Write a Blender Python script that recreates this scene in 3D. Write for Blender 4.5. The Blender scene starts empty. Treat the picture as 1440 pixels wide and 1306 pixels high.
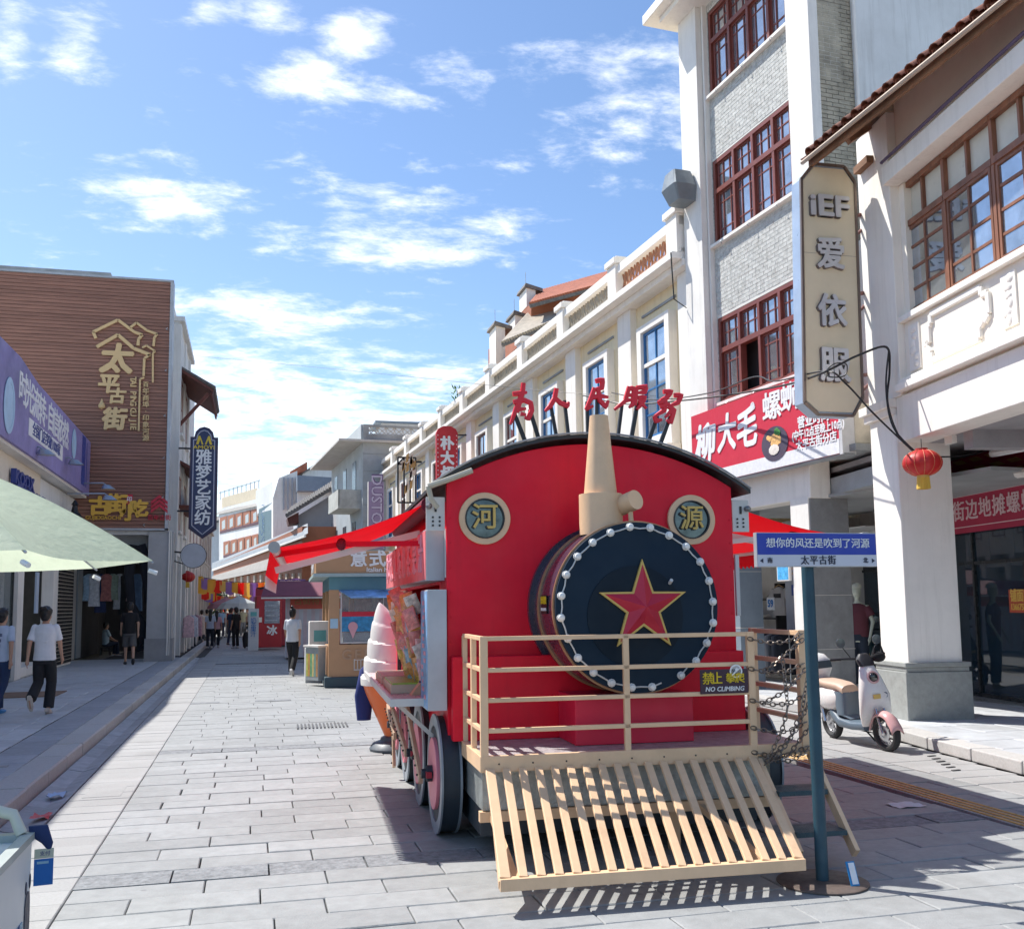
import bpy, math, random
from mathutils import Vector, Matrix, Euler
random.seed(7)
SC = bpy.context.scene
COL = SC.collection
R = math.radians
# ---------------------------------------------------------------- camera
F, CX, CY, EYE = 1400.0, 720.0, 704.0, 1.65
YAW, PIT, ROLL = R(14.7), R(6.0), 0.012
FW = Vector((math.sin(YAW)*math.cos(PIT), math.cos(YAW)*math.cos(PIT), math.sin(PIT)))
RT = Vector((math.cos(YAW), -math.sin(YAW), 0))
UP = RT.cross(FW)
_c, _s = math.cos(ROLL), math.sin(ROLL)
cam = bpy.data.objects.new('camera', bpy.data.cameras.new('camera'))
COL.objects.link(cam)
cr, cu = RT*_c - UP*_s, RT*_s + UP*_c
cam.matrix_world = Matrix(((cr.x, cu.x, -FW.x, 0), (cr.y, cu.y, -FW.y, 0), (cr.z, cu.z, -FW.z, EYE), (0, 0, 0, 1)))
cam.data.sensor_width = 36; cam.data.lens = 36*F/1440; cam.data.shift_y = 51/1440
cam.data.clip_start = .05; cam.data.clip_end = 3000
SC.camera = cam
# ---------------------------------------------------------------- world, sun, exposure
SUN = Vector((-0.48, 0.50, 1.0)).normalized()
w = bpy.data.worlds.new('World'); SC.world = w; w.use_nodes = True
nt = w.node_tree; N = nt.nodes; L = nt.links; N.clear()
def nd(t, **k):
    n = N.new(t)
    for a, b in k.items(): setattr(n, a, b)
    return n
def mth(op, a, b=None, c=None, clamp=False):
    n = N.new('ShaderNodeMath'); n.operation = op; n.use_clamp = clamp
    for i, v in enumerate((a, b, c)):
        if v is None: continue
        if isinstance(v, (int, float)): n.inputs[i].default_value = v
        else: L.new(v, n.inputs[i])
    return n.outputs[0]
sky = nd('ShaderNodeTexSky', sky_type='NISHITA', sun_disc=False)
sky.sun_elevation = math.asin(SUN.z); sky.sun_rotation = math.atan2(SUN.x, SUN.y)
sky.air_density = 1.0; sky.dust_density = 0.6; sky.ozone_density = 2.2
tc = nd('ShaderNodeTexCoord'); sp = nd('ShaderNodeSeparateXYZ'); L.new(tc.outputs['Generated'], sp.inputs[0])
az = mth('ARCTAN2', sp.outputs[0], sp.outputs[1]); el = mth('ARCSINE', sp.outputs[2])
def direction(px, py):
    uu, vv = px-CX, py-CY
    u = uu*_c - vv*_s; v = uu*_s + vv*_c
    return RT*(u/F) - UP*(v/F) + FW
# cloud deck: noise on a high horizontal sheet, thicker towards the horizon, with the photograph's larger clouds
zc = mth('ADD', mth('MAXIMUM', sp.outputs[2], 0.0), 0.12)
cv = nd('ShaderNodeCombineXYZ'); L.new(mth('DIVIDE', sp.outputs[0], zc), cv.inputs[0]); L.new(mth('DIVIDE', sp.outputs[1], zc), cv.inputs[1])
def noise(vec, scale, det=8, rough=.6, dist=0.0):
    n = nd('ShaderNodeTexNoise'); n.inputs['Scale'].default_value = scale; n.inputs['Detail'].default_value = det
    n.inputs['Roughness'].default_value = rough; n.inputs['Distortion'].default_value = dist; L.new(vec, n.inputs['Vector']); return n.outputs['Fac']
mp = nd('ShaderNodeMapping'); mp.inputs['Scale'].default_value = (1.0, 1.5, 1.0); mp.inputs['Rotation'].default_value = (0, 0, .5); L.new(cv.outputs[0], mp.inputs[0])
n1 = noise(mp.outputs[0], 2.6, 9, .62, .4); n2 = noise(mp.outputs[0], 9.0, 7, .65, .2)
nn = mth('ADD', mth('MULTIPLY', n1, .5), mth('MULTIPLY', n2, .5))
CLOUDS = [  # px, py, half width, half height (px), weight
 (215, 265, 80, 34, 1.0), (540, 335, 130, 36, 1.0), (640, 352, 70, 22, .8), (500, 275, 110, 26, .42), (330, 222, 90, 14, .4), (110, 68, 36, 34, .75), (140, 108, 22, 18, .5), (12, 40, 24, 46, .8),
 (505, 62, 50, 30, 1.1), (440, 118, 70, 30, .95), (560, 130, 60, 24, .8), (590, 152, 60, 10, .6), (300, 10, 40, 20, .85), (385, 22, 40, 22, .8), (640, 118, 80, 22, .8), (760, 95, 70, 30, .75), (890, 110, 100, 60, .62), (860, 190, 90, 35, .6), (955, 150, 60, 80, .5),
 (210, 160, 16, 18, .5), (55, 215, 30, 12, .5), (725, 320, 34, 18, .6), (310, 272, 20, 12, .5), (60, 258, 40, 14, .35), (130, 312, 50, 16, .3), (320, 330, 40, 12, .35), (820, 45, 50, 20, .35),
 (340, 432, 170, 24, .85), (450, 448, 110, 14, .6), (570, 462, 60, 9, .6), (360, 490, 150, 40, .68), (300, 470, 120, 40, .55), (330, 395, 120, 10, .35), (420, 560, 320, 70, 1.0), (640, 540, 110, 40, .8), (330, 650, 260, 60, 1.0), (560, 610, 200, 60, .9), (720, 230, 60, 14, .3), (60, 380, 80, 8, .35)]
msk = None
for px, py, sx, sy, wt in CLOUDS:
    d = direction(px, py).normalized(); a0 = math.atan2(d.x, d.y); e0 = math.asin(d.z)
    q = mth('ADD', mth('POWER', mth('ABSOLUTE', mth('MULTIPLY', mth('SUBTRACT', az, a0), F/sx*.8)), 2.0), mth('POWER', mth('ABSOLUTE', mth('MULTIPLY', mth('SUBTRACT', el, e0), F/sy*.8)), 2.0))
    g = mth('MULTIPLY', mth('EXPONENT', mth('MULTIPLY', q, -.8)), wt)
    msk = g if msk is None else mth('MAXIMUM', msk, g)
hz = mth('MULTIPLY', mth('SUBTRACT', .20, el, clamp=True), .9)       # veil low over the roofs
dens = mth('ADD', mth('ADD', mth('MULTIPLY', msk, .62), mth('MULTIPLY', mth('SUBTRACT', nn, .5), 3.0)), mth('ADD', hz, -.20))
rmp = nd('ShaderNodeMapRange'); rmp.interpolation_type = 'SMOOTHSTEP'; L.new(dens, rmp.inputs[0]); rmp.inputs[1].default_value = -.02; rmp.inputs[2].default_value = .80
cld = nd('ShaderNodeMix', data_type='RGBA'); L.new(rmp.outputs[0], cld.inputs[0])
hsv = nd('ShaderNodeHueSaturation'); hsv.inputs['Saturation'].default_value = 1.10; hsv.inputs['Value'].default_value = .64
hsv.inputs['Hue'].default_value = .502
L.new(sky.outputs[0], hsv.inputs['Color']); L.new(hsv.outputs[0], cld.inputs[6]); cld.inputs[7].default_value = (5.2, 5.3, 5.45, 1)
bg = nd('ShaderNodeBackground'); bg.inputs['Strength'].default_value = .15; L.new(cld.outputs[2], bg.inputs['Color'])
wo = nd('ShaderNodeOutputWorld'); L.new(bg.outputs[0], wo.inputs[0])
sl = bpy.data.objects.new('sun', bpy.data.lights.new('sun', 'SUN')); COL.objects.link(sl)
sl.data.energy = 3.5; sl.data.angle = R(.53); sl.data.color = (1, .96, .90)
sl.rotation_euler = SUN.to_track_quat('Z', 'Y').to_euler()
SC.view_settings.view_transform = 'Standard'; SC.view_settings.look = 'None'; SC.view_settings.exposure = 1.0; SC.view_settings.gamma = 1
SC.view_settings.use_curve_mapping = False
SC.cycles.max_bounces = 9; SC.cycles.diffuse_bounces = 6; SC.cycles.transparent_max_bounces = 8
SC.cycles.sample_clamp_indirect = 6
# ---------------------------------------------------------------- measuring helpers (a photograph point on a known plane of the place)
EYEV = Vector((0, 0, EYE))
def PX(px, py, X=None, Y=None, Z=None):
    d = direction(px, py)
    t = X/d.x if X is not None else (Y/d.y if Y is not None else (Z-EYE)/d.z)
    return EYEV + d*t
class Fr:
    """facade frame: origin (x,y), x along the facade (to the right for somebody facing it), y into the wall, z up"""
    def __init__(s, x, y, rot, z=0):
        s.o = Vector((x, y, z)); s.r = R(rot); s.ex = Vector((math.cos(s.r), math.sin(s.r), 0)); s.ey = Vector((-math.sin(s.r), math.cos(s.r), 0))
    def uz(s, px, py, w=0.0):
        d = direction(px, py); p0 = s.o + s.ey*w
        t = (p0-EYEV).dot(s.ey)/d.dot(s.ey); p = EYEV + d*t - s.o
        return p.dot(s.ex), p.z
    def W(s, x, y, z): return s.o + s.ex*x + s.ey*y + Vector((0, 0, z))
# ---------------------------------------------------------------- materials
MC = {}
def mat(name, col=(.5, .5, .5), rough=.6, metal=0.0, var=.12, scale=2.5, bump=0.0, bscale=60, rnd=0.0, emit=None, es=1.0, transl=0.0, glass=0.0, spec=.5, dirt=0.0, coat=0.0, stretch=None, hue=0.0, streak=0.0, world=False, stain=0.0):
    if name in MC: return MC[name]
    m = bpy.data.materials.new(name); m.use_nodes = True; t = m.node_tree; n = t.nodes; l = t.links
    b = n['Principled BSDF']; o = n['Material Output']
    b.inputs['Roughness'].default_value = rough; b.inputs['Metallic'].default_value = metal
    b.inputs['Specular IOR Level'].default_value = spec; b.inputs['Coat Weight'].default_value = coat
    c = tuple(col)+(1,)
    out = None
    tx = n.new('ShaderNodeTexCoord'); vec = tx.outputs['Object']
    if world:
        ge = n.new('ShaderNodeNewGeometry'); vec = ge.outputs['Position']
    else:
        o_i = n.new('ShaderNodeObjectInfo'); sc_ = n.new('ShaderNodeVectorMath'); sc_.operation = 'MULTIPLY_ADD'
        l.new(o_i.outputs['Random'], sc_.inputs[0]); sc_.inputs[1].default_value = (37, 53, 71); l.new(vec, sc_.inputs[2]); vec = sc_.outputs[0]
    vec0 = vec
    if stretch:
        mp = n.new('ShaderNodeMapping'); mp.inputs['Scale'].default_value = stretch; l.new(vec, mp.inputs[0]); vec = mp.outputs[0]
    def mix(f, a, bb, mode='MIX'):
        x = n.new('ShaderNodeMix'); x.data_type = 'RGBA'; x.blend_type = mode
        for i, v in ((0, f), (6, a), (7, bb)):
            if isinstance(v, (int, float)): x.inputs[i].default_value = v
            elif isinstance(v, tuple): x.inputs[i].default_value = v
            else: l.new(v, x.inputs[i])
        return x.outputs[2]
    def nz(sc, det=5, ro=.6):
        x = n.new('ShaderNodeTexNoise'); x.inputs['Scale'].default_value = sc; x.inputs['Detail'].default_value = det; x.inputs['Roughness'].default_value = ro
        l.new(vec, x.inputs['Vector']); return x.outputs['Fac']
    def rng(v, a, bb, c0, d0):
        x = n.new('ShaderNodeMapRange'); l.new(v, x.inputs[0])
        for i, q in enumerate((a, bb, c0, d0)): x.inputs[i+1].default_value = q
        return x.outputs[0]
    cur = c
    if var:
        v = rng(nz(scale, 6, .65), .3, .7, 1-var, 1+var)
        h = n.new('ShaderNodeHueSaturation'); h.inputs['Color'].default_value = c; l.new(v, h.inputs['Value']); cur = h.outputs[0]
    if rnd:
        oi = n.new('ShaderNodeObjectInfo'); v = rng(oi.outputs['Random'], 0, 1, 1-rnd, 1+rnd)
        h = n.new('ShaderNodeHueSaturation'); l.new(v, h.inputs['Value'])
        if hue:
            wn = n.new('ShaderNodeTexWhiteNoise'); wn.noise_dimensions = '1D'; l.new(oi.outputs['Random'], wn.inputs['W'])
            l.new(rng(wn.outputs['Value'], 0, 1, .5-hue, .5+hue), h.inputs['Hue'])
        if isinstance(cur, tuple): h.inputs['Color'].default_value = cur
        else: l.new(cur, h.inputs['Color'])
        cur = h.outputs[0]
    if dirt:
        f = rng(nz(scale*.35, 9, .72), .52, .72, 0, dirt)
        cur = mix(f, cur, (c[0]*.42, c[1]*.38, c[2]*.33, 1))
    if streak:
        mp2 = n.new('ShaderNodeMapping'); mp2.inputs['Scale'].default_value = (5, 5, .35); l.new(vec0, mp2.inputs[0])
        x2 = n.new('ShaderNodeTexNoise'); x2.inputs['Scale'].default_value = 1.6; x2.inputs['Detail'].default_value = 7; x2.inputs['Roughness'].default_value = .7; l.new(mp2.outputs[0], x2.inputs['Vector'])
        cur = mix(rng(x2.outputs['Fac'], .50, .78, 0, streak), cur, (c[0]*.45, c[1]*.43, c[2]*.40, 1))
    if stain:
        x3 = n.new('ShaderNodeTexNoise'); x3.inputs['Scale'].default_value = .55; x3.inputs['Detail'].default_value = 9; x3.inputs['Roughness'].default_value = .62; x3.inputs['Distortion'].default_value = .8; l.new(vec0, x3.inputs['Vector'])
        cur = mix(rng(x3.outputs['Fac'], .48, .68, 0, stain), cur, (c[0]*.55, c[1]*.53, c[2]*.50, 1))
        vo = n.new('ShaderNodeTexVoronoi'); vo.inputs['Scale'].default_value = 2.3; l.new(vec0, vo.inputs['Vector'])
        cur = mix(rng(vo.outputs['Distance'], .035, .06, stain, 0), cur, (c[0]*.3, c[1]*.3, c[2]*.3, 1))
    if isinstance(cur, tuple): b.inputs['Base Color'].default_value = cur
    else: l.new(cur, b.inputs['Base Color'])
    if bump:
        bp = n.new('ShaderNodeBump'); bp.inputs['Strength'].default_value = bump; bp.inputs['Distance'].default_value = .01
        l.new(nz(bscale, 4, .6), bp.inputs['Height']); l.new(bp.outputs[0], b.inputs['Normal'])
    if rough > .12 and rough < .7:
        l.new(rng(nz(scale*3, 5, .7), .3, .7, max(.05, rough-.1), rough+.12), b.inputs['Roughness'])
    if emit:
        b.inputs['Emission Color'].default_value = tuple(emit)+(1,); b.inputs['Emission Strength'].default_value = es
    if transl:
        tr = n.new('ShaderNodeBsdfTranslucent'); mx = n.new('ShaderNodeMixShader'); mx.inputs[0].default_value = transl
        if isinstance(cur, tuple): tr.inputs[0].default_value = cur
        else: l.new(cur, tr.inputs[0])
        l.new(b.outputs[0], mx.inputs[1]); l.new(tr.outputs[0], mx.inputs[2]); l.new(mx.outputs[0], o.inputs[0])
    if glass:
        tr = n.new('ShaderNodeBsdfTransparent'); mx = n.new('ShaderNodeMixShader'); mx.inputs[0].default_value = glass
        tr.inputs[0].default_value = (.93, .96, .97, 1)
        l.new(b.outputs[0], mx.inputs[1]); l.new(tr.outputs[0], mx.inputs[2]); l.new(mx.outputs[0], o.inputs[0])
    m.diffuse_color = c
    MC[name] = m
    return m
# ---------------------------------------------------------------- mesh builder
class B:
    def __init__(s): s.v = []; s.f = []
    def add(s, vs, fs):
        k = len(s.v); s.v += [tuple(v) for v in vs]; s.f += [tuple(i+k for i in f) for f in fs]; return s
    def box(s, x0, x1, y0, y1, z0, z1):
        return s.add([(x0,y0,z0),(x1,y0,z0),(x1,y1,z0),(x0,y1,z0),(x0,y0,z1),(x1,y0,z1),(x1,y1,z1),(x0,y1,z1)],
                     [(0,3,2,1),(4,5,6,7),(0,1,5,4),(1,2,6,5),(2,3,7,6),(3,0,4,7)])
    def cbox(s, c, d, rz=0, rx=0, ry=0):
        m = Matrix.Translation(c) @ Euler((rx, ry, rz)).to_matrix().to_4x4(); a, b, e = d[0]/2, d[1]/2, d[2]/2
        vs = [m @ Vector(q) for q in ((-a,-b,-e),(a,-b,-e),(a,b,-e),(-a,b,-e),(-a,-b,e),(a,-b,e),(a,b,e),(-a,b,e))]
        return s.add(vs, [(0,3,2,1),(4,5,6,7),(0,1,5,4),(1,2,6,5),(2,3,7,6),(3,0,4,7)])
    def bar(s, p, q, w=.04, h=None, up=(0, 0, 1)):
        p, q = Vector(p), Vector(q); h = h or w; d = (q-p).normalized(); u = Vector(up)
        if abs(d.dot(u)) > .98: u = Vector((0, 1, 0))
        a = d.cross(u).normalized()*w/2; b = a.cross(d).normalized()*h/2
        return s.add([p-a-b, p+a-b, p+a+b, p-a+b, q-a-b, q+a-b, q+a+b, q-a+b], [(0,1,2,3),(7,6,5,4),(0,4,5,1),(1,5,6,2),(2,6,7,3),(3,7,4,0)])
    def cyl(s, p, q, r0, r1=None, n=16, caps=True):
        return s.tube([p, q], [r0, r0 if r1 is None else r1], n, caps)
    def tube(s, pts, r, n=8, caps=True, closed=False):
        pts = [Vector(p) for p in pts]; m = len(pts); rs = r if isinstance(r, (list, tuple)) else [r]*m; k = len(s.v); prev = None
        for i, p in enumerate(pts):
            if closed: d = pts[(i+1) % m]-pts[i-1]
            else: d = pts[min(i+1, m-1)]-pts[max(i-1, 0)]
            d.normalize()
            if prev is None:
                u = Vector((0, 0, 1)) if abs(d.z) < .9 else Vector((1, 0, 0))
                a = d.cross(u).normalized()
            else:
                a = (prev - d*prev.dot(d)).normalized()
            prev = a; b = d.cross(a)
            for j in range(n):
                t = 2*math.pi*j/n; s.v.append(tuple(p + (a*math.cos(t)+b*math.sin(t))*rs[i]))
        for i in range(m if closed else m-1):
            i2 = (i+1) % m
            for j in range(n):
                j2 = (j+1) % n; s.f.append((k+i*n+j, k+i*n+j2, k+i2*n+j2, k+i2*n+j))
        if caps and not closed:
            s.f.append(tuple(k+j for j in reversed(range(n)))); s.f.append(tuple(k+(m-1)*n+j for j in range(n)))
        return s
    def lathe(s, prof, c=(0, 0, 0), n=24, axis=(0, 0, 1), sq=None):
        ax = Vector(axis).normalized(); u = Vector((1, 0, 0)) if abs(ax.x) < .9 else Vector((0, 1, 0))
        a = ax.cross(u).normalized(); b = ax.cross(a); c = Vector(c); k = len(s.v)
        for r, z in prof:
            for j in range(n):
                t = 2*math.pi*j/n; s.v.append(tuple(c + ax*z + (a*math.cos(t)+b*math.sin(t))*max(r, 1e-4)))
        for i in range(len(prof)-1):
            for j in range(n):
                j2 = (j+1) % n; s.f.append((k+i*n+j, k+i*n+j2, k+(i+1)*n+j2, k+(i+1)*n+j))
        s.f.append(tuple(k+j for j in reversed(range(n)))); s.f.append(tuple(k+(len(prof)-1)*n+j for j in range(n)))
        return s
    def prism(s, pts, ext):
        """flat outline of 3D points pushed along ext"""
        n = len(pts); e = Vector(ext); a = [Vector(p) for p in pts]
        return s.add(a+[p+e for p in a], [tuple(range(n))[::-1], tuple(range(n, 2*n))]+[(i, (i+1) % n, n+(i+1) % n, n+i) for i in range(n)])
    def ell(s, c, r, n=14, m=9, rot=None):
        k = len(s.v); c = Vector(c); M = rot or Matrix.Identity(3)
        for i in range(m+1):
            ph = math.pi*i/m
            for j in range(n):
                t = 2*math.pi*j/n; s.v.append(tuple(c + M @ Vector((r[0]*math.sin(ph)*math.cos(t), r[1]*math.sin(ph)*math.sin(t), r[2]*math.cos(ph)))))
        for i in range(m):
            for j in range(n):
                j2 = (j+1) % n; s.f.append((k+i*n+j, k+(i+1)*n+j, k+(i+1)*n+j2, k+i*n+j2))
        return s
    def loft(s, secs, n=20):
        """secs: (centre, half width vector, half height vector, exponent)"""
        k = len(s.v)
        for c, a, b, e in secs:
            c, a, b = Vector(c), Vector(a), Vector(b)
            for j in range(n):
                t = 2*math.pi*j/n; x, y = math.cos(t), math.sin(t)
                s.v.append(tuple(c + a*math.copysign(abs(x)**(2/e), x) + b*math.copysign(abs(y)**(2/e), y)))
        for i in range(len(secs)-1):
            for j in range(n):
                j2 = (j+1) % n; s.f.append((k+i*n+j, k+i*n+j2, k+(i+1)*n+j2, k+(i+1)*n+j))
        s.f.append(tuple(k+j for j in reversed(range(n)))); s.f.append(tuple(k+(len(secs)-1)*n+j for j in range(n)))
        return s
    def mesh(s, name, m, smooth=False):
        me = bpy.data.meshes.new(name); me.from_pydata(s.v, [], s.f); me.validate()
        import bmesh
        bm = bmesh.new(); bm.from_mesh(me); bmesh.ops.recalc_face_normals(bm, faces=bm.faces); bm.to_mesh(me); bm.free()
        if m: me.materials.append(m)
        if smooth:
            me.polygons.foreach_set('use_smooth', [True]*len(me.polygons)); me.set_sharp_from_angle(angle=R(40))
        return me
    def obj(s, name, m, parent=None, loc=(0, 0, 0), rot=(0, 0, 0), bev=0, smooth=False, **kw):
        return put(name, s.mesh(name, m, smooth), parent, loc, rot, bev, **kw)
def put(name, me, parent=None, loc=(0, 0, 0), rot=(0, 0, 0), bev=0, label=None, cat=None, group=None, kind=None):
    o = bpy.data.objects.new(name, me); COL.objects.link(o); o.location = loc; o.rotation_euler = rot; o.parent = parent
    if bev:
        md = o.modifiers.new('edge', 'BEVEL'); md.width = bev; md.segments = 2; md.limit_method = 'ANGLE'; md.angle_limit = R(35)
    tag(o, label, cat, group, kind)
    return o
def tag(o, label=None, cat=None, group=None, kind=None):
    if label: o['label'] = label
    if cat: o['category'] = cat
    if group: o['group'] = group
    if kind: o['kind'] = kind
    return o
def thing(name, label, cat, loc=(0, 0, 0), rz=0, group=None):
    return put(name, None, None, loc, (0, 0, rz), 0, label, cat, group)
def copytree(o, parent=None, **kw):
    c = o.copy(); COL.objects.link(c); c.parent = parent
    for ch in list(o.children): copytree(ch, c)
    return tag(c, **kw)
def face_text(name, s, size, m, parent, x, z, y=-.01, rot=(R(90), 0, 0), ext=.004, off=0.0, align='CENTER', sx=1.0, shear=0.0, spacing=1.0, vert=False, lead=1.0):
    """lettering as solid mesh; `off` thickens the strokes by laying shifted copies over each other"""
    cu = bpy.data.curves.new(name, 'FONT'); cu.body = '\n'.join(s) if vert else s; cu.size = size; cu.extrude = ext; cu.resolution_u = 2
    cu.align_x = align; cu.align_y = 'CENTER'; cu.shear = shear; cu.space_character = spacing; cu.space_line = lead
    t = bpy.data.objects.new(name, cu); COL.objects.link(t)
    dg = bpy.context.evaluated_depsgraph_get(); me = bpy.data.meshes.new_from_object(t.evaluated_get(dg)); bpy.data.objects.remove(t); bpy.data.curves.remove(cu)
    if off:
        V = [v.co.copy() for v in me.vertices]; Fc = [tuple(p.vertices) for p in me.polygons]; q = B(); o_ = off*size
        ring = [(0, 0)]+[(o_*math.cos(k*math.pi/3), o_*math.sin(k*math.pi/3)) for k in range(6)]
        for k, (dx, dy) in enumerate(ring): q.add([(v.x+dx, v.y+dy, v.z+.0004*k*(1 if v.z > 0 else -1)) for v in V], Fc)
        bpy.data.meshes.remove(me); me = bpy.data.meshes.new(name); me.from_pydata(q.v, [], q.f)
    me.materials.clear(); me.materials.append(m); me.name = name
    o = put(name, me, parent, (x, y, z), rot); o.scale = (sx, 1, 1)
    return o
WC = {}
def window(parent, x, z, xs, zs, fm, gm, y=0.0, fr=.06, mu=.03, dp=.07, rz=0, name='window', sill=None, lab=None, skip=(), panes=True):
    """frame mesh with its own glazing bars; each pane a sub-part. xs, zs: bar centre lines including both outer edges"""
    key = (tuple(xs), tuple(zs), fm.name, gm.name, fr, mu, dp, name)
    if key not in WC:
        b = B(); W, H = xs[-1], zs[-1]
        b.box(0, fr, 0, dp, 0, H); b.box(W-fr, W, 0, dp, 0, H); b.box(fr, W-fr, 0, dp, 0, fr); b.box(fr, W-fr, 0, dp, H-fr, H)
        for q in xs[1:-1]: b.box(q-mu/2, q+mu/2, .006, dp-.012, fr, H-fr)
        for q in zs[1:-1]: b.box(fr, W-fr, .012, dp-.018, q-mu/2, q+mu/2)
        pm = {}
        cells = []
        for i in range(len(xs)-1):
            for j in range(len(zs)-1):
                a0, a1 = (fr if i == 0 else xs[i]+mu/2), (W-fr if i == len(xs)-2 else xs[i+1]-mu/2)
                c0, c1 = (fr if j == 0 else zs[j]+mu/2), (H-fr if j == len(zs)-2 else zs[j+1]-mu/2)
                k2 = (round(a1-a0, 3), round(c1-c0, 3))
                if k2 not in pm: pm[k2] = B().box(0, k2[0], 0, .006, 0, k2[1]).mesh('pane', gm)
                cells.append((a0, c0, pm[k2], (i, j)))
        WC[key] = (b.mesh(name, fm), cells)
    me, cells = WC[key]
    o = put(name, me, parent, (x, y, z), (0, 0, rz), label=lab)
    if panes:
        for a0, c0, pmx, ij in cells:
            if ij in skip: continue
            p = put('pane', pmx, o, (a0, dp*.5, c0)); p.rotation_euler = (R(random.uniform(-.5, .5)), 0, R(random.uniform(-.7, .7)))
    if sill: B().box(-.06, xs[-1]+.06, -.09, .05, -.09, -.002).obj('sill', sill, o)
    return o
# ---------------------------------------------------------------- shared materials
white = mat('white_paint', (.82, .79, .73), .65, var=.06, scale=1.2, bump=.25, bscale=25, dirt=.22, streak=.35)
white2 = mat('white_plaster_street', (.86, .82, .75), .7, var=.06, scale=.8, bump=.25, bscale=20, dirt=.15, streak=.28)
cream = mat('cream_plaster', (.84, .71, .47), .75, var=.05, scale=.8, bump=.15, bscale=22, dirt=.15, streak=.35)
pinkish = mat('pale_pink_plaster', (.80, .71, .61), .75, var=.06, scale=1, bump=.15, bscale=22, dirt=.2)
greyst = mat('grey_stone_cladding', (.26, .27, .27), .5, var=.14, scale=6, bump=.2, bscale=80, dirt=.25)
greyplaster = mat('pale_grey_plaster', (.72, .73, .72), .75, var=.07, scale=.6, bump=.1, bscale=20, dirt=.3, streak=.4)
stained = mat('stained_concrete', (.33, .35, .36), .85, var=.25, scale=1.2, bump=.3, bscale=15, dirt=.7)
redwood = mat('red_brown_window_wood', (.20, .055, .04), .45, var=.15, scale=5, bump=.1)
oldwood = mat('worn_window_wood', (.24, .10, .055), .5, var=.3, scale=7, bump=.25, bscale=40, dirt=.3, stretch=(1, 1, .3))
bluewood = mat('blue_window_wood', (.03, .16, .38), .45, var=.12, scale=5)
glassd = mat('window_glass', (.40, .45, .50), .04, var=.25, scale=3, spec=1.0, metal=.72, coat=1.0)
glassw = mat('milky_pane', (.62, .60, .50), .35, var=.08, scale=3)
darkin = mat('dark_interior', (.08, .08, .085), .8, var=.2)
metal = mat('galvanised_metal', (.5, .52, .54), .35, metal=.8, var=.1)
blackm = mat('black_metal', (.015, .015, .018), .4, var=.1)
blackc = mat('black_cable', (.012, .012, .014), .5, var=0)
tanm = mat('tan_painted_steel', (.62, .43, .25), .42, var=.07, scale=3, bump=.05, dirt=.12)
tiled = mat('clay_roof_tile', (.20, .075, .045), .8, var=.3, scale=9, bump=.4, bscale=50, rnd=.3, dirt=.5)
tileg = mat('grey_roof_tile', (.17, .16, .15), .85, var=.3, scale=9, bump=.4, bscale=50, rnd=.2, dirt=.4)
orange = mat('orange_brown_wood_wall', (.36, .13, .065), .7, var=.12, scale=2)
whitel = mat('white_lettering', (.82, .82, .82), .5, var=0)
redl = mat('red_banner_print', (.60, .02, .05), .6, var=.05)
gold = mat('gold_lettering', (.66, .46, .12), .4, var=.08)
skin = mat('skin', (.48, .28, .19), .55, var=.05)
hairm = mat('black_hair', (.012, .010, .010), .45, var=.2, scale=40, bump=.3, bscale=150)

# ---------------------------------------------------------------- ground, road
slabm = mat('grey_paving_stone', (.30, .31, .31), .62, var=.12, scale=9, bump=.35, bscale=90, rnd=.10, dirt=.1, world=True, stain=.4)
grani = mat('light_granite', (.345, .345, .34), .7, var=.1, scale=60, bump=.35, bscale=140, rnd=.06, dirt=.1, world=True, stain=.4)
grout = mat('dark_joint', (.055, .055, .055), .9, var=.2, scale=8)
kerbm = mat('kerb_granite', (.46, .45, .43), .75, var=.12, scale=50, bump=.4, bscale=120, rnd=.08, dirt=.25)
walkm = mat('blue_grey_walk_slab', (.52, .54, .56), .45, var=.12, scale=5, bump=.2, bscale=90, rnd=.08, dirt=.2, world=True, stain=.4)
walkd = mat('dark_walk_slab', (.32, .345, .38), .45, var=.12, scale=5, bump=.2, bscale=90, rnd=.1, dirt=.2)
gutm = mat('gutter_stone', (.34, .35, .36), .55, var=.2, scale=6, bump=.3, bscale=60, rnd=.1, dirt=.4)
hewn = mat('hewn_stone_strip', (.22, .23, .24), .9, var=.35, scale=22, bump=1.0, bscale=38, rnd=.1)
mosaic = mat('yellow_tactile_tile', (.60, .38, .13), .75, var=.12, scale=8, bump=.3, rnd=.08, dirt=.3)

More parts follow.
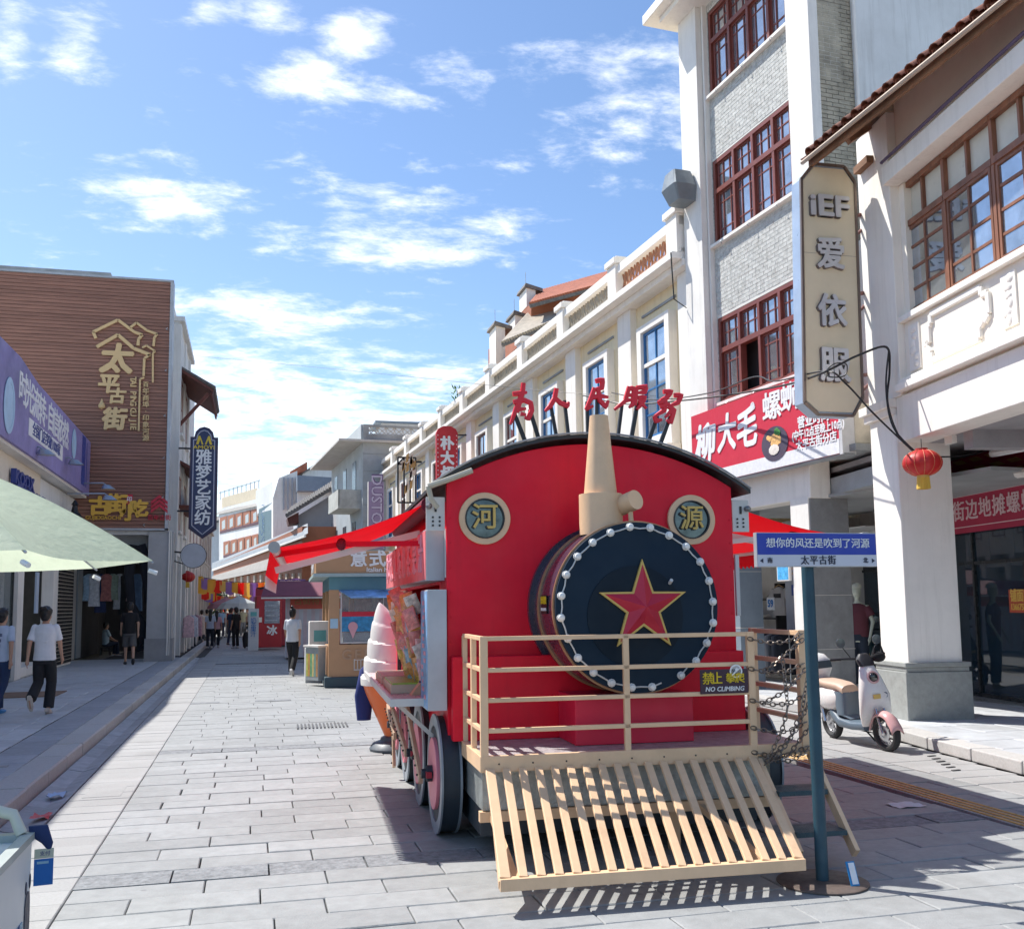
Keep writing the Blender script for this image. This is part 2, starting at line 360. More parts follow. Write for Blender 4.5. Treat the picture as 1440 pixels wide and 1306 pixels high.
B().box(-400, 400, -60, 900, -.5, -.06).obj('ground', mat('earth', (.26, .26, .25), .9, scale=.5), kind='structure')
road = B().box(-1.95, 9.6, -2, 170, -.3, -.036).obj('road', grout, kind='structure')
def slabs(name, m, parent, x0, x1, y0, y1, dx, dy, z, gap=.012, th=.04, bond=.5, limit=99, jit=.004, strips=(), fx=None, skewr=0.0):
    """individual stones near, one joined mesh beyond `limit` rows"""
    cache = {}; rows = int((y1-y0)/dy); cnt = 0; far = B(); made = []
    for r in range(rows):
        ya = y0 + r*dy
        if any(a <= ya < b2 for a, b2 in strips): continue
        xa0, xb0 = (x0, x1) if fx is None else fx(ya)
        off = (r*bond + random.uniform(-.12, .12)) % 1.0 * dx
        cuts = [xa0]; x = xa0+dx-off
        while x < xb0:
            if x-cuts[-1] > .2*dx and xb0-x > .2*dx: cuts.append(x)
            x += dx
        cuts.append(xb0)
        for a, b2 in zip(cuts, cuts[1:]):
            if r < limit:
                k = (round(b2-a, 2), round(dy, 3))
                if k not in cache:
                    q = B(); W, D = b2-a-gap, dy-gap; e = .006
                    q.add([(0, 0, 0), (W, 0, 0), (W, D, 0), (0, D, 0), (0, 0, th-e), (W, 0, th-e), (W, D, th-e), (0, D, th-e), (e, e, th), (W-e, e, th), (W-e, D-e, th), (e, D-e, th)],
                          [(0, 1, 5, 4), (1, 2, 6, 5), (2, 3, 7, 6), (3, 0, 4, 7), (4, 5, 9, 8), (5, 6, 10, 9), (6, 7, 11, 10), (7, 4, 8, 11), (8, 9, 10, 11)])
                    cache[k] = q.mesh('paving_stone', m)
                o = put('paving_stone', cache[k], parent, (a, ya, z-th+random.uniform(-jit, jit*.6)), (R(random.uniform(-.25, .25)), R(random.uniform(-.2, .2)), 0)); made.append(o)
            else:
                far.box(a, b2-gap, ya, ya+dy-gap, z-th, z+random.uniform(-jit, 0))
    if far.v: far.obj(name, m, parent, kind='stuff')
    return made
def right_edge(y):                      # kerb line on the right, swinging out with the street
    if y < 9.9: return 6.02 + .145*y - .12
    if y < 13: return 7.34 + (y-9.9)*.2
    return 7.95
strips = ((6.6, 6.9), (12.3, 12.6), (18.6, 18.9), (24.9, 25.2), (31.2, 31.5))
slabs('paving_stones_beyond', slabm, road, -1.0, 5.42, 3.9, 60, .72, .30, 0.0, limit=31, strips=strips, gap=.008)
slabs('paving_stones_at_kerb', slabm, road, 5.72, 6.7, 3.9, 22, .62, .30, 0.0, limit=14, fx=lambda y: (5.47+.026*y, min(6.35, right_edge(y)-.5)))
gr = B()
for a, b2 in strips:
    x = -1.0
    while x < 5.4:
        wd = random.uniform(.5, .8); gr.box(x, min(x+wd, 5.42)-.012, a, b2-.013, -.05, random.uniform(-.004, .004)); x += wd
gr.obj('hewn_stone_strip', hewn, road, kind='stuff')
slabs('granite_band_beyond', grani, road, -1.52, -1.0, 3.9, 60, .53, .30, .002, limit=40, bond=0, gap=.006)
slabs('granite_margin', grani, road, 6.4, 7.4, 4.2, 22, .66, .33, .002, limit=14, fx=lambda y: (min(6.36, right_edge(y)-.49), right_edge(y)), gap=.007)
# gutter channel of shallow dished stones
q = B(); prof = [(-1.83, .0), (-1.78, -.012), (-1.68, -.03), (-1.60, -.012), (-1.53, .001)]
for (xa, za), (xb, zb) in zip(prof, prof[1:]): q.add([(xa, 0, za), (xb, 0, zb), (xb, .988, zb), (xa, .988, za), (xa, 0, -.07), (xb, 0, -.07), (xb, .988, -.07), (xa, .988, -.07)], [(0, 1, 2, 3), (0, 4, 5, 1), (1, 5, 6, 2), (2, 6, 7, 3), (3, 7, 4, 0)])
gm_ = q.mesh('gutter_stone', gutm)
for i in range(34): put('gutter_stone', gm_, road, (0, 2.5+i, random.uniform(-.003, .003)))
# drain slots and a manhole frame
q = B()
for i in range(5): q.box(-1.79, -1.56, 7.3+i*.06, 7.32+i*.06, -.02, .003)
for i in range(4): q.box(-1.79, -1.56, 6.7+i*.06, 6.72+i*.06, -.02, .003)
q.obj('drain_slots', grout, road)
q = B()
for i in range(14): q.bar((.65+i*.052, 14.2, .006), (.65+i*.052+.02, 14.75, .006), .022, .012)
q.obj('drain_grate', mat('grate_iron', (.10, .10, .10), .6), road)
q = B()
for i in range(6): q.bar((6.62+i*.075, 8.5+i*.17, .004), (6.72+i*.075, 8.52+i*.17, .004), .03, .01)
q.obj('drain_slots', grout, road)
# inspection cover cut into the granite band
q = B(); q.box(-1.42, -1.10, 9.7, 10.25, -.01, .006); q.obj('inspection_cover', grani, road)
# tactile strip: ribbed yellow tiles
q = B()
for k in range(4): q.box(.03+k*.068, .055+k*.068, .004, .294, .0, .010)
rm = q.mesh('tactile_ribs', mosaic); tm = B().box(0, .3, .0, .296, -.04, .001).mesh('tactile_tile', slabm)
for i in range(26):
    y = 4.2+i*.305; o = put('tactile_tile', tm, road, (5.44+.026*(y-2)-.09, y, .0), (0, 0, R(-1.5)))
    put('tactile_ribs', rm, o)
# ---------------------------------------------------------------- left pavement
lw = B().box(-9, -2.12, -2, 34, -.3, .118).box(-4.5, -2.3, 34, 90, -.3, .118).obj('pavement', grout, kind='structure')
slabs('walk_slabs_beyond', walkm, lw, -5.4, -2.62, 6, 34, .62, .60, .13, limit=30, bond=0, gap=.008, jit=.002, th=.03)
slabs('walk_band', walkd, lw, -2.60, -2.16, 4, 34, .44, .60, .13, limit=36, bond=0, gap=.008, jit=.002, th=.03)
q = B(); q.add([(0, 0, -.1), (.3, 0, -.1), (.3, .99, -.1), (0, .99, -.1), (0, 0, .132), (.285, 0, .132), (.285, .99, .132), (0, .99, .132), (.3, 0, .117), (.3, .99, .117)],
  [(4, 5, 6, 7), (5, 8, 9, 6), (8, 1, 2, 9), (0, 1, 8, 5, 4), (3, 7, 6, 9, 2), (0, 4, 7, 3)])
km = q.mesh('kerb_stone', kerbm)
for i in range(48): put('kerb_stone', km, lw, (-2.15+random.uniform(-.004, .004), 2.6+i*1.0, random.uniform(-.003, .003)))
q = B().box(-4.4, -2.3, 10.95, 11.06, .122, .1335); q.obj('drain_cover', mat('steel_cover', (.30, .30, .31), .4, metal=.6), lw)
tag(B().box(-4.75, -3.35, 19.5, 20.7, .131, .148).obj('doormat', mat('brown_mat', (.25, .16, .11), .95, scale=20, bump=.5)), 'brown door mat on the pavement behind the two walking boys', 'door mat')
# ---------------------------------------------------------------- right pavement
rw = B()
def rk(y): return right_edge(y)
ys = [-2, 2, 4, 6, 8, 9.9, 11.5, 13, 15, 20, 60, 120]
for a, b2 in zip(ys, ys[1:]): rw.prism([(rk(a)+.28, a, -.3), (20, a, -.3), (20, b2, -.3), (rk(b2)+.28, b2, -.3)], (0, 0, .418))
rw = rw.obj('pavement', grout, kind='structure')
slabs('walk_slabs_right', walkm, rw, 7.7, 11.6, 4, 26, .6, .6, .13, limit=14, bond=0, gap=.008, jit=.002, th=.03, fx=lambda y: (rk(y)+.30, 12.2))
y = 3.0
while y < 20:
    ln = .85; p0 = Vector((rk(y), y, 0)); p1 = Vector((rk(y+ln), y+ln, 0)); d = (p1-p0).normalized(); n2 = Vector((d.y, -d.x, 0))*.3; e = d*(ln-.01)
    q = B().prism([p0, p0+n2, p0+n2+e, p0+e], (0, 0, .132+random.uniform(-.003, .003))); q.obj('kerb_stone', kerbm, rw, bev=.012); y += ln
# ================================================================ BUILDINGS, right row
def ub(px_l): return px_l
# ---- grey brick building (R2)
F2 = Fr(8.5, 15.9, -85.5)
def X2(px, py, w=0): return F2.uz(px, py, w)
b2 = thing('brick_building', 'tall grey brick building with red lattice windows and white pilasters beside the train', 'building', F2.o, F2.r)
brickm = mat('grey_face_brick', (.50, .50, .47), .85, var=.32, scale=11, bump=.3, bscale=60, dirt=.45)
mortar = mat('pale_mortar', (.66, .65, .60), .9, var=.1)
XL, XR, XP = -1.02, 1.72, 1.95      # brick bay between the pilasters
q = B().box(-1.02, 2.40, .06, .5, 3.9, 5.37).box(-1.02, 2.40, .06, .5, 7.0, 8.43).box(-1.02, 2.40, .06, .5, 10.1, 11.40).box(-1.02, 2.40, .06, .5, 13.15, 16)
q.box(-1.02, -.93, .06, .5, 5.37, 13.15)
q.obj('wall', mortar, b2)
B().box(-1.0, 2.38, .5, 8, 3.9, 16).obj('back_wall', mortar, b2)
q = B()
def bricks(q, x0, x1, z0, z1, y=.06, side=False, xs=None):
    z = z0; r = 0
    while z < z1-.03:
        x = x0-(.115 if r % 2 else 0)
        while x < x1:
            a, c = max(x, x0), min(x+.225, x1)
            if c-a > .03:
                j = random.uniform(.003, .007)
                if side: q.box(2.40-.001, 2.40+j, a, c, z, min(z+.062, z1))
                else: q.box(a, c, y-j, y+.01, z, min(z+.062, z1))
            x += .235
        z += .072; r += 1
for a, c in ((4.95, 5.30), (7.06, 8.36), (10.14, 11.34), (13.18, 13.9)): bricks(q, -.98, 1.80, a, c)
for a, c in ((5.3, 7.06), (8.36, 10.14), (11.34, 13.18)): bricks(q, -.98, -.92, a, c)
q.obj('face_bricks', brickm, b2, kind='stuff')
q = B(); bricks(q, .08, .75, 4.0, 14.5, side=True); q.obj('side_bricks', mat('stained_side_brick', (.38, .34, .26), .85, var=.35, scale=3, bump=.4, dirt=.7), b2, kind='stuff')
B().box(2.38, 2.42, .75, 8, 3.9, 16).obj('side_wall', greyplaster, b2)
B().cyl((2.47, .76, 4), (2.47, .76, 15), .03, n=8).obj('drain_pipe', white, b2)
B().box(-1.70, -1.02, -.16, .5, 3.9, 13.5).obj('pilaster', white, b2, bev=.01)
B().box(1.80, 2.42, -.10, .08, 3.9, 16).obj('pilaster', white, b2, bev=.01)
B().box(-1.0, -.94, -.04, .1, 3.9, 13.3).obj('pilaster_edge', white, b2)
q = B().box(-2.1, 2.5, -.75, .5, 13.42, 13.62).box(-1.75, 2.45, -.55, .5, 13.3, 13.42); q.obj('cornice', white2, b2, bev=.01)
for z in (5.37, 8.43, 11.40):
    B().box(-.95, 1.80, -.04, .06, z-.055, z).obj('sill', white, b2)
    for k in range(3): B().tube([(-.5+k*.9, -.045, z-.03), (-.5+k*.9, -.08, z-.07), (-.5+k*.9, -.05, z-.11)], .008, 5).obj('sill_hook', metal, b2)
def lattice_win(z, H, opened=False):
    W = 2.68; x0 = -.90; up = .60
    q = B(); q.box(0, .07, 0, .12, 0, H); q.box(W-.07, W, 0, .12, 0, H); q.box(.07, W-.07, 0, .12, 0, .07); q.box(.07, W-.07, 0, .12, H-.07, H)
    q.box(.07, W-.07, -.01, .12, H-up-.07, H-up+.02); c4 = [.07+(W-.14)/4*k for k in range(5)]
    for c in c4[1:-1]: q.box(c-.035, c+.035, -.006, .12, .07, H-.07)
    o = q.obj('window_frame', redwood, b2, (x0, .06, z))
    for k in range(4):
        wd = c4[k+1]-c4[k]-.07; xx = x0+c4[k]+.035
        window(b2, xx, z+H-up+.02, [0, wd*.3, wd*.7, wd], [0, (up-.09)*.55, up-.09], redwood, glassd, y=.10, fr=.028, mu=.022, dp=.05, name='casement')
        hh = H-up-.14
        if opened and k == 1: continue
        window(b2, xx, z+.07, [0, wd*.27, wd*.73, wd], [0, hh*.22, hh*.78, hh], redwood, glassd, y=.10, fr=.035, mu=.024, dp=.05, name='casement')
    B().box(x0+.07, x0+W-.07, .45, .46, z+.07, z+H-.07).obj('dark_room', darkin, b2)
    B().box(x0+1.9, x0+2.4, .2, .22, z+.1, z+1.5).obj('curtain', mat('pale_curtain', (.6, .58, .5), .9), b2)
lattice_win(5.37, 1.62, True); lattice_win(8.43, 1.66); lattice_win(11.40, 1.72)
# ventilator duct at the far corner
t = thing('roof_ventilator', 'grey sheet metal ventilator cowl sticking out high beside the brick building', 'ventilator', F2.W(-1.42, -.34, 9.42), F2.r)
B().loft([((0, 0, 0), (.22, 0, 0), (0, .2, 0), 8), ((-.02, -.05, .3), (.3, 0, 0), (0, .26, 0), 8), ((-.05, -.05, .62), (.2, 0, 0), (0, .2, 0), 8)], 12).obj('hood', mat('dull_sheet_metal', (.22, .25, .27), .5, metal=.5), t)
B().cyl((.0, .6, .35), (.0, 0, .3), .1, n=10).obj('duct', metal, t)
# arcade of R2
B().box(1.33, 1.81, -.03, .70, .1, 3.32).obj('pillar', greyst, b2, bev=.008)
B().box(1.31, 1.79, -.05, -.03, .1, 3.32).obj('pillar_lit_face', white, b2)  # white sheet painting the sunlit street side of the grey pillar
for z in (.9, 1.75, 2.6): B().box(1.32, 1.82, -.035, .705, z, z+.008).obj('joint', mortar, b2)
B().box(-2.4, 1.85, -.04, .35, 3.30, 3.92).obj('arcade_beam', white2, b2, bev=.01)
B().box(-.45, 2.44, -.05, .4, 3.92, 4.1).obj('beam_shade_strip', greyst, b2)  # grey strip standing in for the banner's shade above the beam
B().box(-.84, -.36, -.03, .45, .1, 3.3).obj('pillar', mat('blue_grey_tile', (.22, .27, .31), .35, var=.1, scale=3), b2)
for z in (1.2, 2.2): B().box(-.85, -.35, -.036, .45, z, z+.01).obj('joint', mortar, b2)
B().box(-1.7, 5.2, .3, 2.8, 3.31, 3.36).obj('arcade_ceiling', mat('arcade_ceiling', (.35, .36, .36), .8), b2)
sh = mat('shop_wall', (.66, .65, .62), .7); floorin = mat('shop_floor', (.28, .27, .25), .3, var=.1)
B().box(-8.5, 5.0, 4.4, 4.5, .1, 3.3).box(-8.5, -8.4, 2.2, 4.5, .1, 3.3).box(-1.35, -1.2, 2.3, 4.4, .1, 3.3).box(1.25, 1.6, 2.3, 2.7, .1, 3.3).obj('shop_wall', sh, b2)
B().box(-8.4, 4.8, 1.9, 4.4, .10, .135).obj('shop_floor', floorin, b2)
B().box(-8.0, 1.25, 2.0, 2.2, .135, .25).obj('shop_step', white2, b2)
B().box(-2.35, -1.45, 2.3, 2.35, .1, 3.3).obj('display_panel', mat('grey_panel', (.32, .33, .36), .5), b2)
B().box(-8.3, .2, 2.3, 4.3, 3.0, 3.02).obj('shop_ceiling', mat('shop_pale_ceiling', (.8, .8, .78), .8), b2)  # plain pale slab as the shop ceiling
# blue light box on the pillar and small notices
t = thing('lit_poster', 'bright blue poster in a white frame on the arcade pillar behind the street sign', 'poster', F2.W(1.10, -.10, 2.0), F2.r)
B().box(-.17, .17, 0, .05, 0, .62).obj('frame', white, t); B().box(-.15, .15, -.004, 0, .02, .60).obj('print', mat('sky_blue_print', (.10, .42, .75), .3, var=.4, scale=9), t)
t = thing('wall_notice', 'small dark blue notice below three lines of print on the grey shop panel', 'notice', F2.W(-1.95, 2.28, 1.78), F2.r)
B().box(-.16, .16, 0, .015, 0, .22).obj('plate', mat('navy_print', (.02, .05, .22), .4), t)
for k in range(3): B().box(-.22, .22, 0, .01, .42+k*.11, .47+k*.11).obj('print_line', mat('brown_print', (.45, .3, .2), .6), t)
# red restaurant banner
z0 = 3.98
xl, xr = -2.75, 2.62
t = thing('shop_banner', 'long red fascia board with white brush lettering and a noodle bowl below the lattice window', 'shop sign', F2.W(0, -.22, 0), F2.r)
xa, za = X2(973, 588, -.32); xb, zb = X2(1181, 637, -.32)
xa = -1.37; zt = X2(1122, 531, -.32)[1]; zr = X2(1122, 613, -.32)[1]; zb_ = zb-.0
print('banner', xa, xb, zt, zb_)
B().box(xa, xb, -.10, .12, zb_, zt).obj('board', redl, t)
B().box(xa, xb, -.104, -.10, zb_, zb_+.22).obj('white_strip', mat('banner_white', (.75, .75, .76), .6, var=.1, scale=12), t)
B().box(xb, xb+.07, -.10, .14, zb_-.02, zt).obj('end_cap', mat('cap_silver', (.6, .6, .6), .4), t)
B().box(xa, xb+.07, -.08, .12, zb_-.03, zb_).obj('underside', stained, t)
def bt(s, px, py, size, sx=1.0, off=.02, name='lettering', m=None, shear=0):
    x, z = X2(px, py, -.33); return face_text(name, s, size, m or whitel, t, x, z, -.107, sx=sx, off=off, shear=shear, ext=.003)
for ch, px, py, s_, k in (('柳', 991, 627, .74, 1.0), ('大', 1021, 612, .70, .9), ('毛', 1049, 605, .74, .9), ('螺', 1085, 573, .50, 1.12), ('蛳', 1111, 560, .50, 1.1), ('粉', 1133, 548, .50, 1.1)): bt(ch, px, py, s_, k, .02 if s_ < .6 else .035, shear=0 if s_ < .6 else .12)
bt('®', 1058, 571, .16)
bt('营业时间', 1143, 590, .20, 1.0, .03); bt('(中午12点至晚上10点)', 1149, 605, .165, .82, .03); bt('太平古街分店', 1147, 621, .17, 1.0, .03)
xc, zc_ = X2(1089, 622, -.33)
o = B().lathe([(.25, 0), (.25, .006)], (0, 0, 0), 24, (0, -1, 0)).obj('noodle_bowl_print', mat('bowl_rim', (.08, .06, .09), .5), t, (xc, -.105, zc_-.02)); o.scale = (1.5, 1, 1.15)
noodle = mat('noodle_print', (.78, .45, .16), .6, var=.5, scale=30); q = B()
for k in range(24):
    a = random.uniform(0, 6.28); r_ = random.uniform(0, .17); q.ell((r_*math.cos(a)-.02, 0, r_*math.sin(a)*.8+.04), (.06, .004, .045), 8, 4)
q.obj('noodle_print', noodle, t, (xc, -.113, zc_)); B().ell((0, 0, 0), (.15, .004, .09), 12, 5).obj('egg_print', mat('egg_print', (.75, .68, .6), .6, var=.2, scale=20), t, (xc-.01, -.119, zc_-.12))
B().ell((0, 0, 0), (.07, .004, .06), 8, 5).ell((.06, 0, -.03), (.05, .004, .05), 8, 4).obj('greens_print', mat('greens_print', (.05, .22, .04), .6, var=.4, scale=25), t, (xc+.08, -.119, zc_+.17))
# ---- near white building (R1)
F1 = Fr(8.2, 11.25, -98)
b1 = thing('white_shophouse', 'white colonnaded shophouse with worn wooden windows and tiled eave over the arcade', 'building', F1.o, F1.r)
L1 = 9.0
B().box(-.72, 0, 0, .74, .83, 4.1).obj('pillar', white2, b1, bev=.012)
B().box(-.80, .07, -.08, .82, .1, .74).box(-.78, .05, -.06, .8, .74, .80).box(-.80, .07, -.08, .82, .80, .86).obj('pillar_base', mat('plinth_stone', (.30, .31, .29), .7, var=.12, scale=12, bump=.4, dirt=.3), b1, bev=.01)
B().box(-.80, -.04, -.05, .80, 4.10, 4.2).box(-.84, -.02, -.1, .84, 4.2, 4.32).obj('capital', white2, b1, bev=.01)
B().box(-.02, L1, .03, .45, 3.72, 4.32).obj('arcade_beam', cream if False else white2, b1, bev=.01)
B().box(-.72, .16, .0, .5, 4.32, 8.2).obj('pilaster', white2, b1, bev=.01)
crm = mat('off_white_plaster', (.84, .78, .67), .7, var=.05, scale=.9, bump=.15, bscale=20, dirt=.18)
B().box(.16, L1, .10, .5, 4.32, 5.36).obj('panel_wall', crm, b1)
q = B().box(.16, L1, -.08, .10, 4.36, 4.45).box(.16, L1, -.02, .10, 4.45, 4.52).box(.16, L1, .02, .1, 5.28, 5.36); q.obj('moulding', white2, b1, bev=.008)
def frame_relief(x0, x1, z0, z1):
    q = B(); o_ = .07; pts = [(x0+.12, z1), (x1-.12, z1), (x1-.12, z1-.1), (x1, z1-.1), (x1, z1-.35), (x1-.09, z1-.42), (x1-.09, z0+.2), (x1-.2, z0+.12), (x1-.2, z0), (x0+.1, z0), (x0+.1, z0+.1), (x0, z0+.2), (x0, z1-.3), (x0+.06, z1-.35), (x0+.06, z1-.12), (x0+.12, z1-.12)]
    for (xa, za), (xb, zb) in zip(pts, pts[1:]+pts[:1]): q.bar((xa, .085, za), (xb, .085, zb), .075, .05, up=(0, 1, 0))
    q.obj('relief_frame', white2, b1, bev=.012)
def flower_relief(x):
    q = B(); q.box(x-.13, x+.13, .08, .1, 4.6, 5.2)
    for k in range(6): q.ell((x+random.uniform(-.05, .05), .085, 4.68+k*.09), (random.uniform(.05, .09), .022, random.uniform(.05, .08)), 10, 6)
    q.obj('relief_flower', white2, b1, smooth=True)
for x0 in (.0, 3.2): flower_relief(x0+.42); frame_relief(x0+.72, x0+2.05, 4.62, 5.2); flower_relief(x0+2.42)
# window band
B().box(.16, L1, .5, .6, 5.36, 7.2).obj('dark_room', darkin, b1)
q = B().box(.16, .3, .12, .5, 5.36, 7.15); q.obj('jamb', crm, b1)
x = .14; W = 1.0
for wi in range(9):
    Hh = 1.76; top = .52
    q = B().box(-.03, .03, 0, .16, 0, Hh).box(0, W, -.01, .14, Hh-.05, Hh+.02).box(0, W, -.01, .14, Hh-top-.06, Hh-top+.02).box(0, W, 0, .14, -.03, .04).box(W/2-.02, W/2+.02, .01, .1, Hh-top, Hh)
    q.obj('window_frame', oldwood, b1, (x, .16, 5.37))
    for s_ in (0, 1):
        put('pane', B().box(0, W/2-.05, 0, .006, 0, top-.07).mesh('pane', glassw), b1, (x+.03+s_*(W/2-.01), .22, 5.37+Hh-top+.02))
    hh = Hh-top-.11; ww = (W-.06)
    window(b1, x+.035, 5.37+.05, [0, ww/2, ww], [0, hh*.25, hh*.5, hh*.75, hh], oldwood, glassd, y=.17, fr=.042, mu=.035, dp=.05, rz=R((0, -1, 1.5, 0)[wi % 4]), name='casement')
    x += W+.01
q = B().box(.15, L1, -.10, .5, 7.16, 7.42); q.obj('window_hood', white2, b1, bev=.01)
B().tube([(.2, -.12, 7.46), (3, -.12, 7.46), (L1, -.12, 7.46)], .022, 6).obj('strip_light', mat('purple_tube', (.10, .07, .13), .5), b1)
for k in range(22): pass
B().box(.16, .17, .12, .5, 7.42, 8.3).prism([(.16, .12, 7.42), (L1, .12, 7.42), (L1, .12, 7.72), (.16, .12, 8.40)], (0, .4, 0)).obj('upper_wall', pinkish, b1)
B().box(-.6, L1, .8, 8, 4.4, 7.6).obj('rear_volume', greyplaster, b1)
# eave and roof tiles, sloping from above the wall out to the street
ex, ez0, iz, iy = -.88, 7.72, 8.75, .62
xe = -.38; SK = .14
def RP(x, s, up=0):  # s 0 at eave edge .. 1 over the wall
    y = ex+(iy-ex)*s+SK*(x-xe); z = ez0+(iz-ez0)*s+up; return (x, y, z)
timber = mat('weathered_eave_board', (.23, .12, .065), .8, var=.45, scale=5, bump=.5, bscale=30, stretch=(.3, 1, 1), dirt=.3)
B().add([RP(xe, 0), RP(6.5, 0), RP(6.5, 1), RP(xe, 1), RP(xe, 0, .05), RP(6.5, 0, .05), RP(6.5, 1, .05), RP(xe, 1, .05)], [(0, 1, 2, 3), (7, 6, 5, 4), (0, 4, 5, 1), (1, 5, 6, 2), (2, 6, 7, 3), (3, 7, 4, 0)]).obj('eave_boards', timber, b1)
B().bar(RP(xe, .02, -.03), RP(6.5, .02, -.03), .05, .16).obj('fascia_board', timber, b1)
B().tube([RP(xe-.02, -.05, .03), RP(6.5, -.05, .03)], .03, 6).obj('eave_pipe', mat('beige_pipe', (.45, .36, .28), .6), b1)
B().bar(RP(xe+.1, .35, -.08), RP(xe+.1, 1.0, -.08), .10, .12).obj('rafter', timber, b1)
B().bar((xe-.25, -.05, 7.72), (xe+.15, -.05, 7.72), .10, .10).obj('purlin', timber, b1)
def tile_mesh(rad, up):
    q = B(); n = 6; th = .014; L_ = .30
    for y0, rr in ((0, rad), (L_, rad*.86)):
        for rr2 in (rr, rr-th):
            for j in range(n+1):
                t = math.pi*j/n; q.v.append((rr2*math.cos(t), y0, rr2*math.sin(t)*(.75 if up else -.55)+(0 if up else .03)))
    m_ = n+1
    for j in range(n):
        q.f += [(j, j+1, 2*m_+j+1, 2*m_+j), (m_+j, 3*m_+j, 3*m_+j+1, m_+j+1), (j, m_+j, m_+j+1, j+1), (2*m_+j, 2*m_+j+1, 3*m_+j+1, 3*m_+j)]
    return q.mesh('roof_tile', tiled, smooth=True)
tu, td = tile_mesh(.095, True), tile_mesh(.11, False)
sl_ = math.atan2(iz-ez0, iy-ex); step = .25
for i in range(31):
    x = xe+.05+i*.215
    for j in range(3):
        s_ = j*step*math.cos(sl_)/(iy-ex)-.05
        put('roof_tile', td, b1, RP(x, s_, .075+j*.004), (sl_, 0, R(random.uniform(-2, 2))))
        put('roof_tile', tu, b1, RP(x+.107, s_, .105+j*.004), (sl_+R(random.uniform(-2, 3)), 0, R(random.uniform(-2, 2))))
q = B()
for i in range(31):
    x = xe+.05+i*.215; q.prism([RP(x+.01, .28, .1), RP(x+.05, .28, .17), RP(x+.15, .28, .17), RP(x+.2, .28, .1)], Vector(RP(0, 1.15))-Vector(RP(0, .28)))
q.obj('tile_rows_above', tiled, b1, kind='stuff')
# R1 arcade interior
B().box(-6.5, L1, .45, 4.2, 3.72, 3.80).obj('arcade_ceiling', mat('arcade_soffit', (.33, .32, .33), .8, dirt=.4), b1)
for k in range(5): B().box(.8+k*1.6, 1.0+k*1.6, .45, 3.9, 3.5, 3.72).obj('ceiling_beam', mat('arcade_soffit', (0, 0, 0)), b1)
B().box(-6.9, L1, 2.62, 2.7, 2.9, 3.72).obj('shop_lintel', greyplaster, b1)
glassshop = mat('dark_shop_glass', (.015, .035, .055), .02, var=0, spec=.9, glass=.35)
bfr = mat('black_shop_frame', (.015, .018, .02), .3, var=0)
zt0 = .135
sw = window(b1, -6.9, zt0, [0, 1.4, 2.8, 4.2, 5.6, 7.0, 8.4, 9.8, 11.2], [0, 2.1, 2.75], bfr, glassshop, y=2.6, fr=.06, mu=.05, dp=.08, name='shop_window')
B().box(-6.9, L1, 5.2, 5.3, .1, 3.7).obj('shop_back_wall', mat('dim_wall', (.20, .24, .27), .7), b1)
B().box(-6.9, L1, 2.6, 5.2, .1, .14).obj('shop_floor', mat('dim_floor', (.12, .12, .12), .3), b1)
B().box(.9, 1.5, 4.2, 4.8, .14, 1.1).box(2.2, 2.9, 4.4, 4.9, .14, 1.4).obj('counter', mat('teal_box', (.10, .22, .25), .6), b1)
w_ = 2.52
xa, za = F1.uz(1332, 751, w_); xb, zb = F1.uz(1440, 741, w_); xc_, zc2 = F1.uz(1341, 700, w_); xd, zd = F1.uz(1440, 685, w_)
print('R1 banner', xa, za, xb, zb, zc2, zd)
t = thing('hanging_banner', 'dark red cloth banner with pale lettering strung inside the white arcade', 'banner', F1.W(0, w_, 0), F1.r)
B().box(-4.8, 5.2, 0, .01, za-.02, zc2+.06).obj('cloth', mat('dark_red_cloth', (.40, .03, .07), .8, var=.1, scale=2), t)
for zz in (za+.07, zc2-.01): B().box(-4.8, 5.2, -.003, 0, zz, zz+.014).obj('border_line', mat('pale_pink_print', (.7, .5, .52), .7, var=0), t)
x0, zm = F1.uz(1352, 733, w_); x1, _ = F1.uz(1431, 721, w_)
face_text('lettering', '街边地摊螺蛳粉', .34, mat('pale_pink_print', (.7, .5, .52)), t, x0-.22, (za+zc2)/2+.03, -.006, align='LEFT', off=.01, spacing=1.12, sx=1.0)
t = thing('canopy_sign', 'dark red sloping awning with faded gold print under the white arcade ceiling', 'awning', F1.W(0, w_-.1, zc2+.07), F1.r)
B().prism([(-4.8, 0, 0), (-4.8, -.9, .42), (-4.8, -.92, .46), (-4.8, 0, .06)], (8.2, 0, 0)).obj('cloth', mat('dark_red_cloth', (0, 0, 0)), t)
q = B()
for i in range(14):
    for j in range(3): q.cbox((-3.9+i*.4+(j % 2)*.2, -.25-j*.2, .10+j*.095), (.24, .1, .004), rx=-.44)
q.obj('gold_print', mat('faded_gold', (.40, .20, .08), .7), t)
t = thing('rent_poster', 'orange red poster with yellow lettering stuck on the dark shop glass', 'poster', F1.W(*(lambda a: (a[0], 2.58, a[1]))(F1.uz(1419, 845, 2.58))), F1.r)
B().box(0, 1.0, 0, .006, -.17, .17).obj('sheet', mat('orange_red_print', (.45, .07, .03), .6), t)
yl = mat('yellow_print', (.7, .42, .08), .6, var=0)
face_text('lettering', '铺面出租', .20, yl, t, .04, .07, -.004, align='LEFT', off=.03, ext=.001, sx=.8); face_text('number_print', '13667588', .13, yl, t, .04, -.09, -.004, align='LEFT', off=.03, ext=.001, sx=.8)
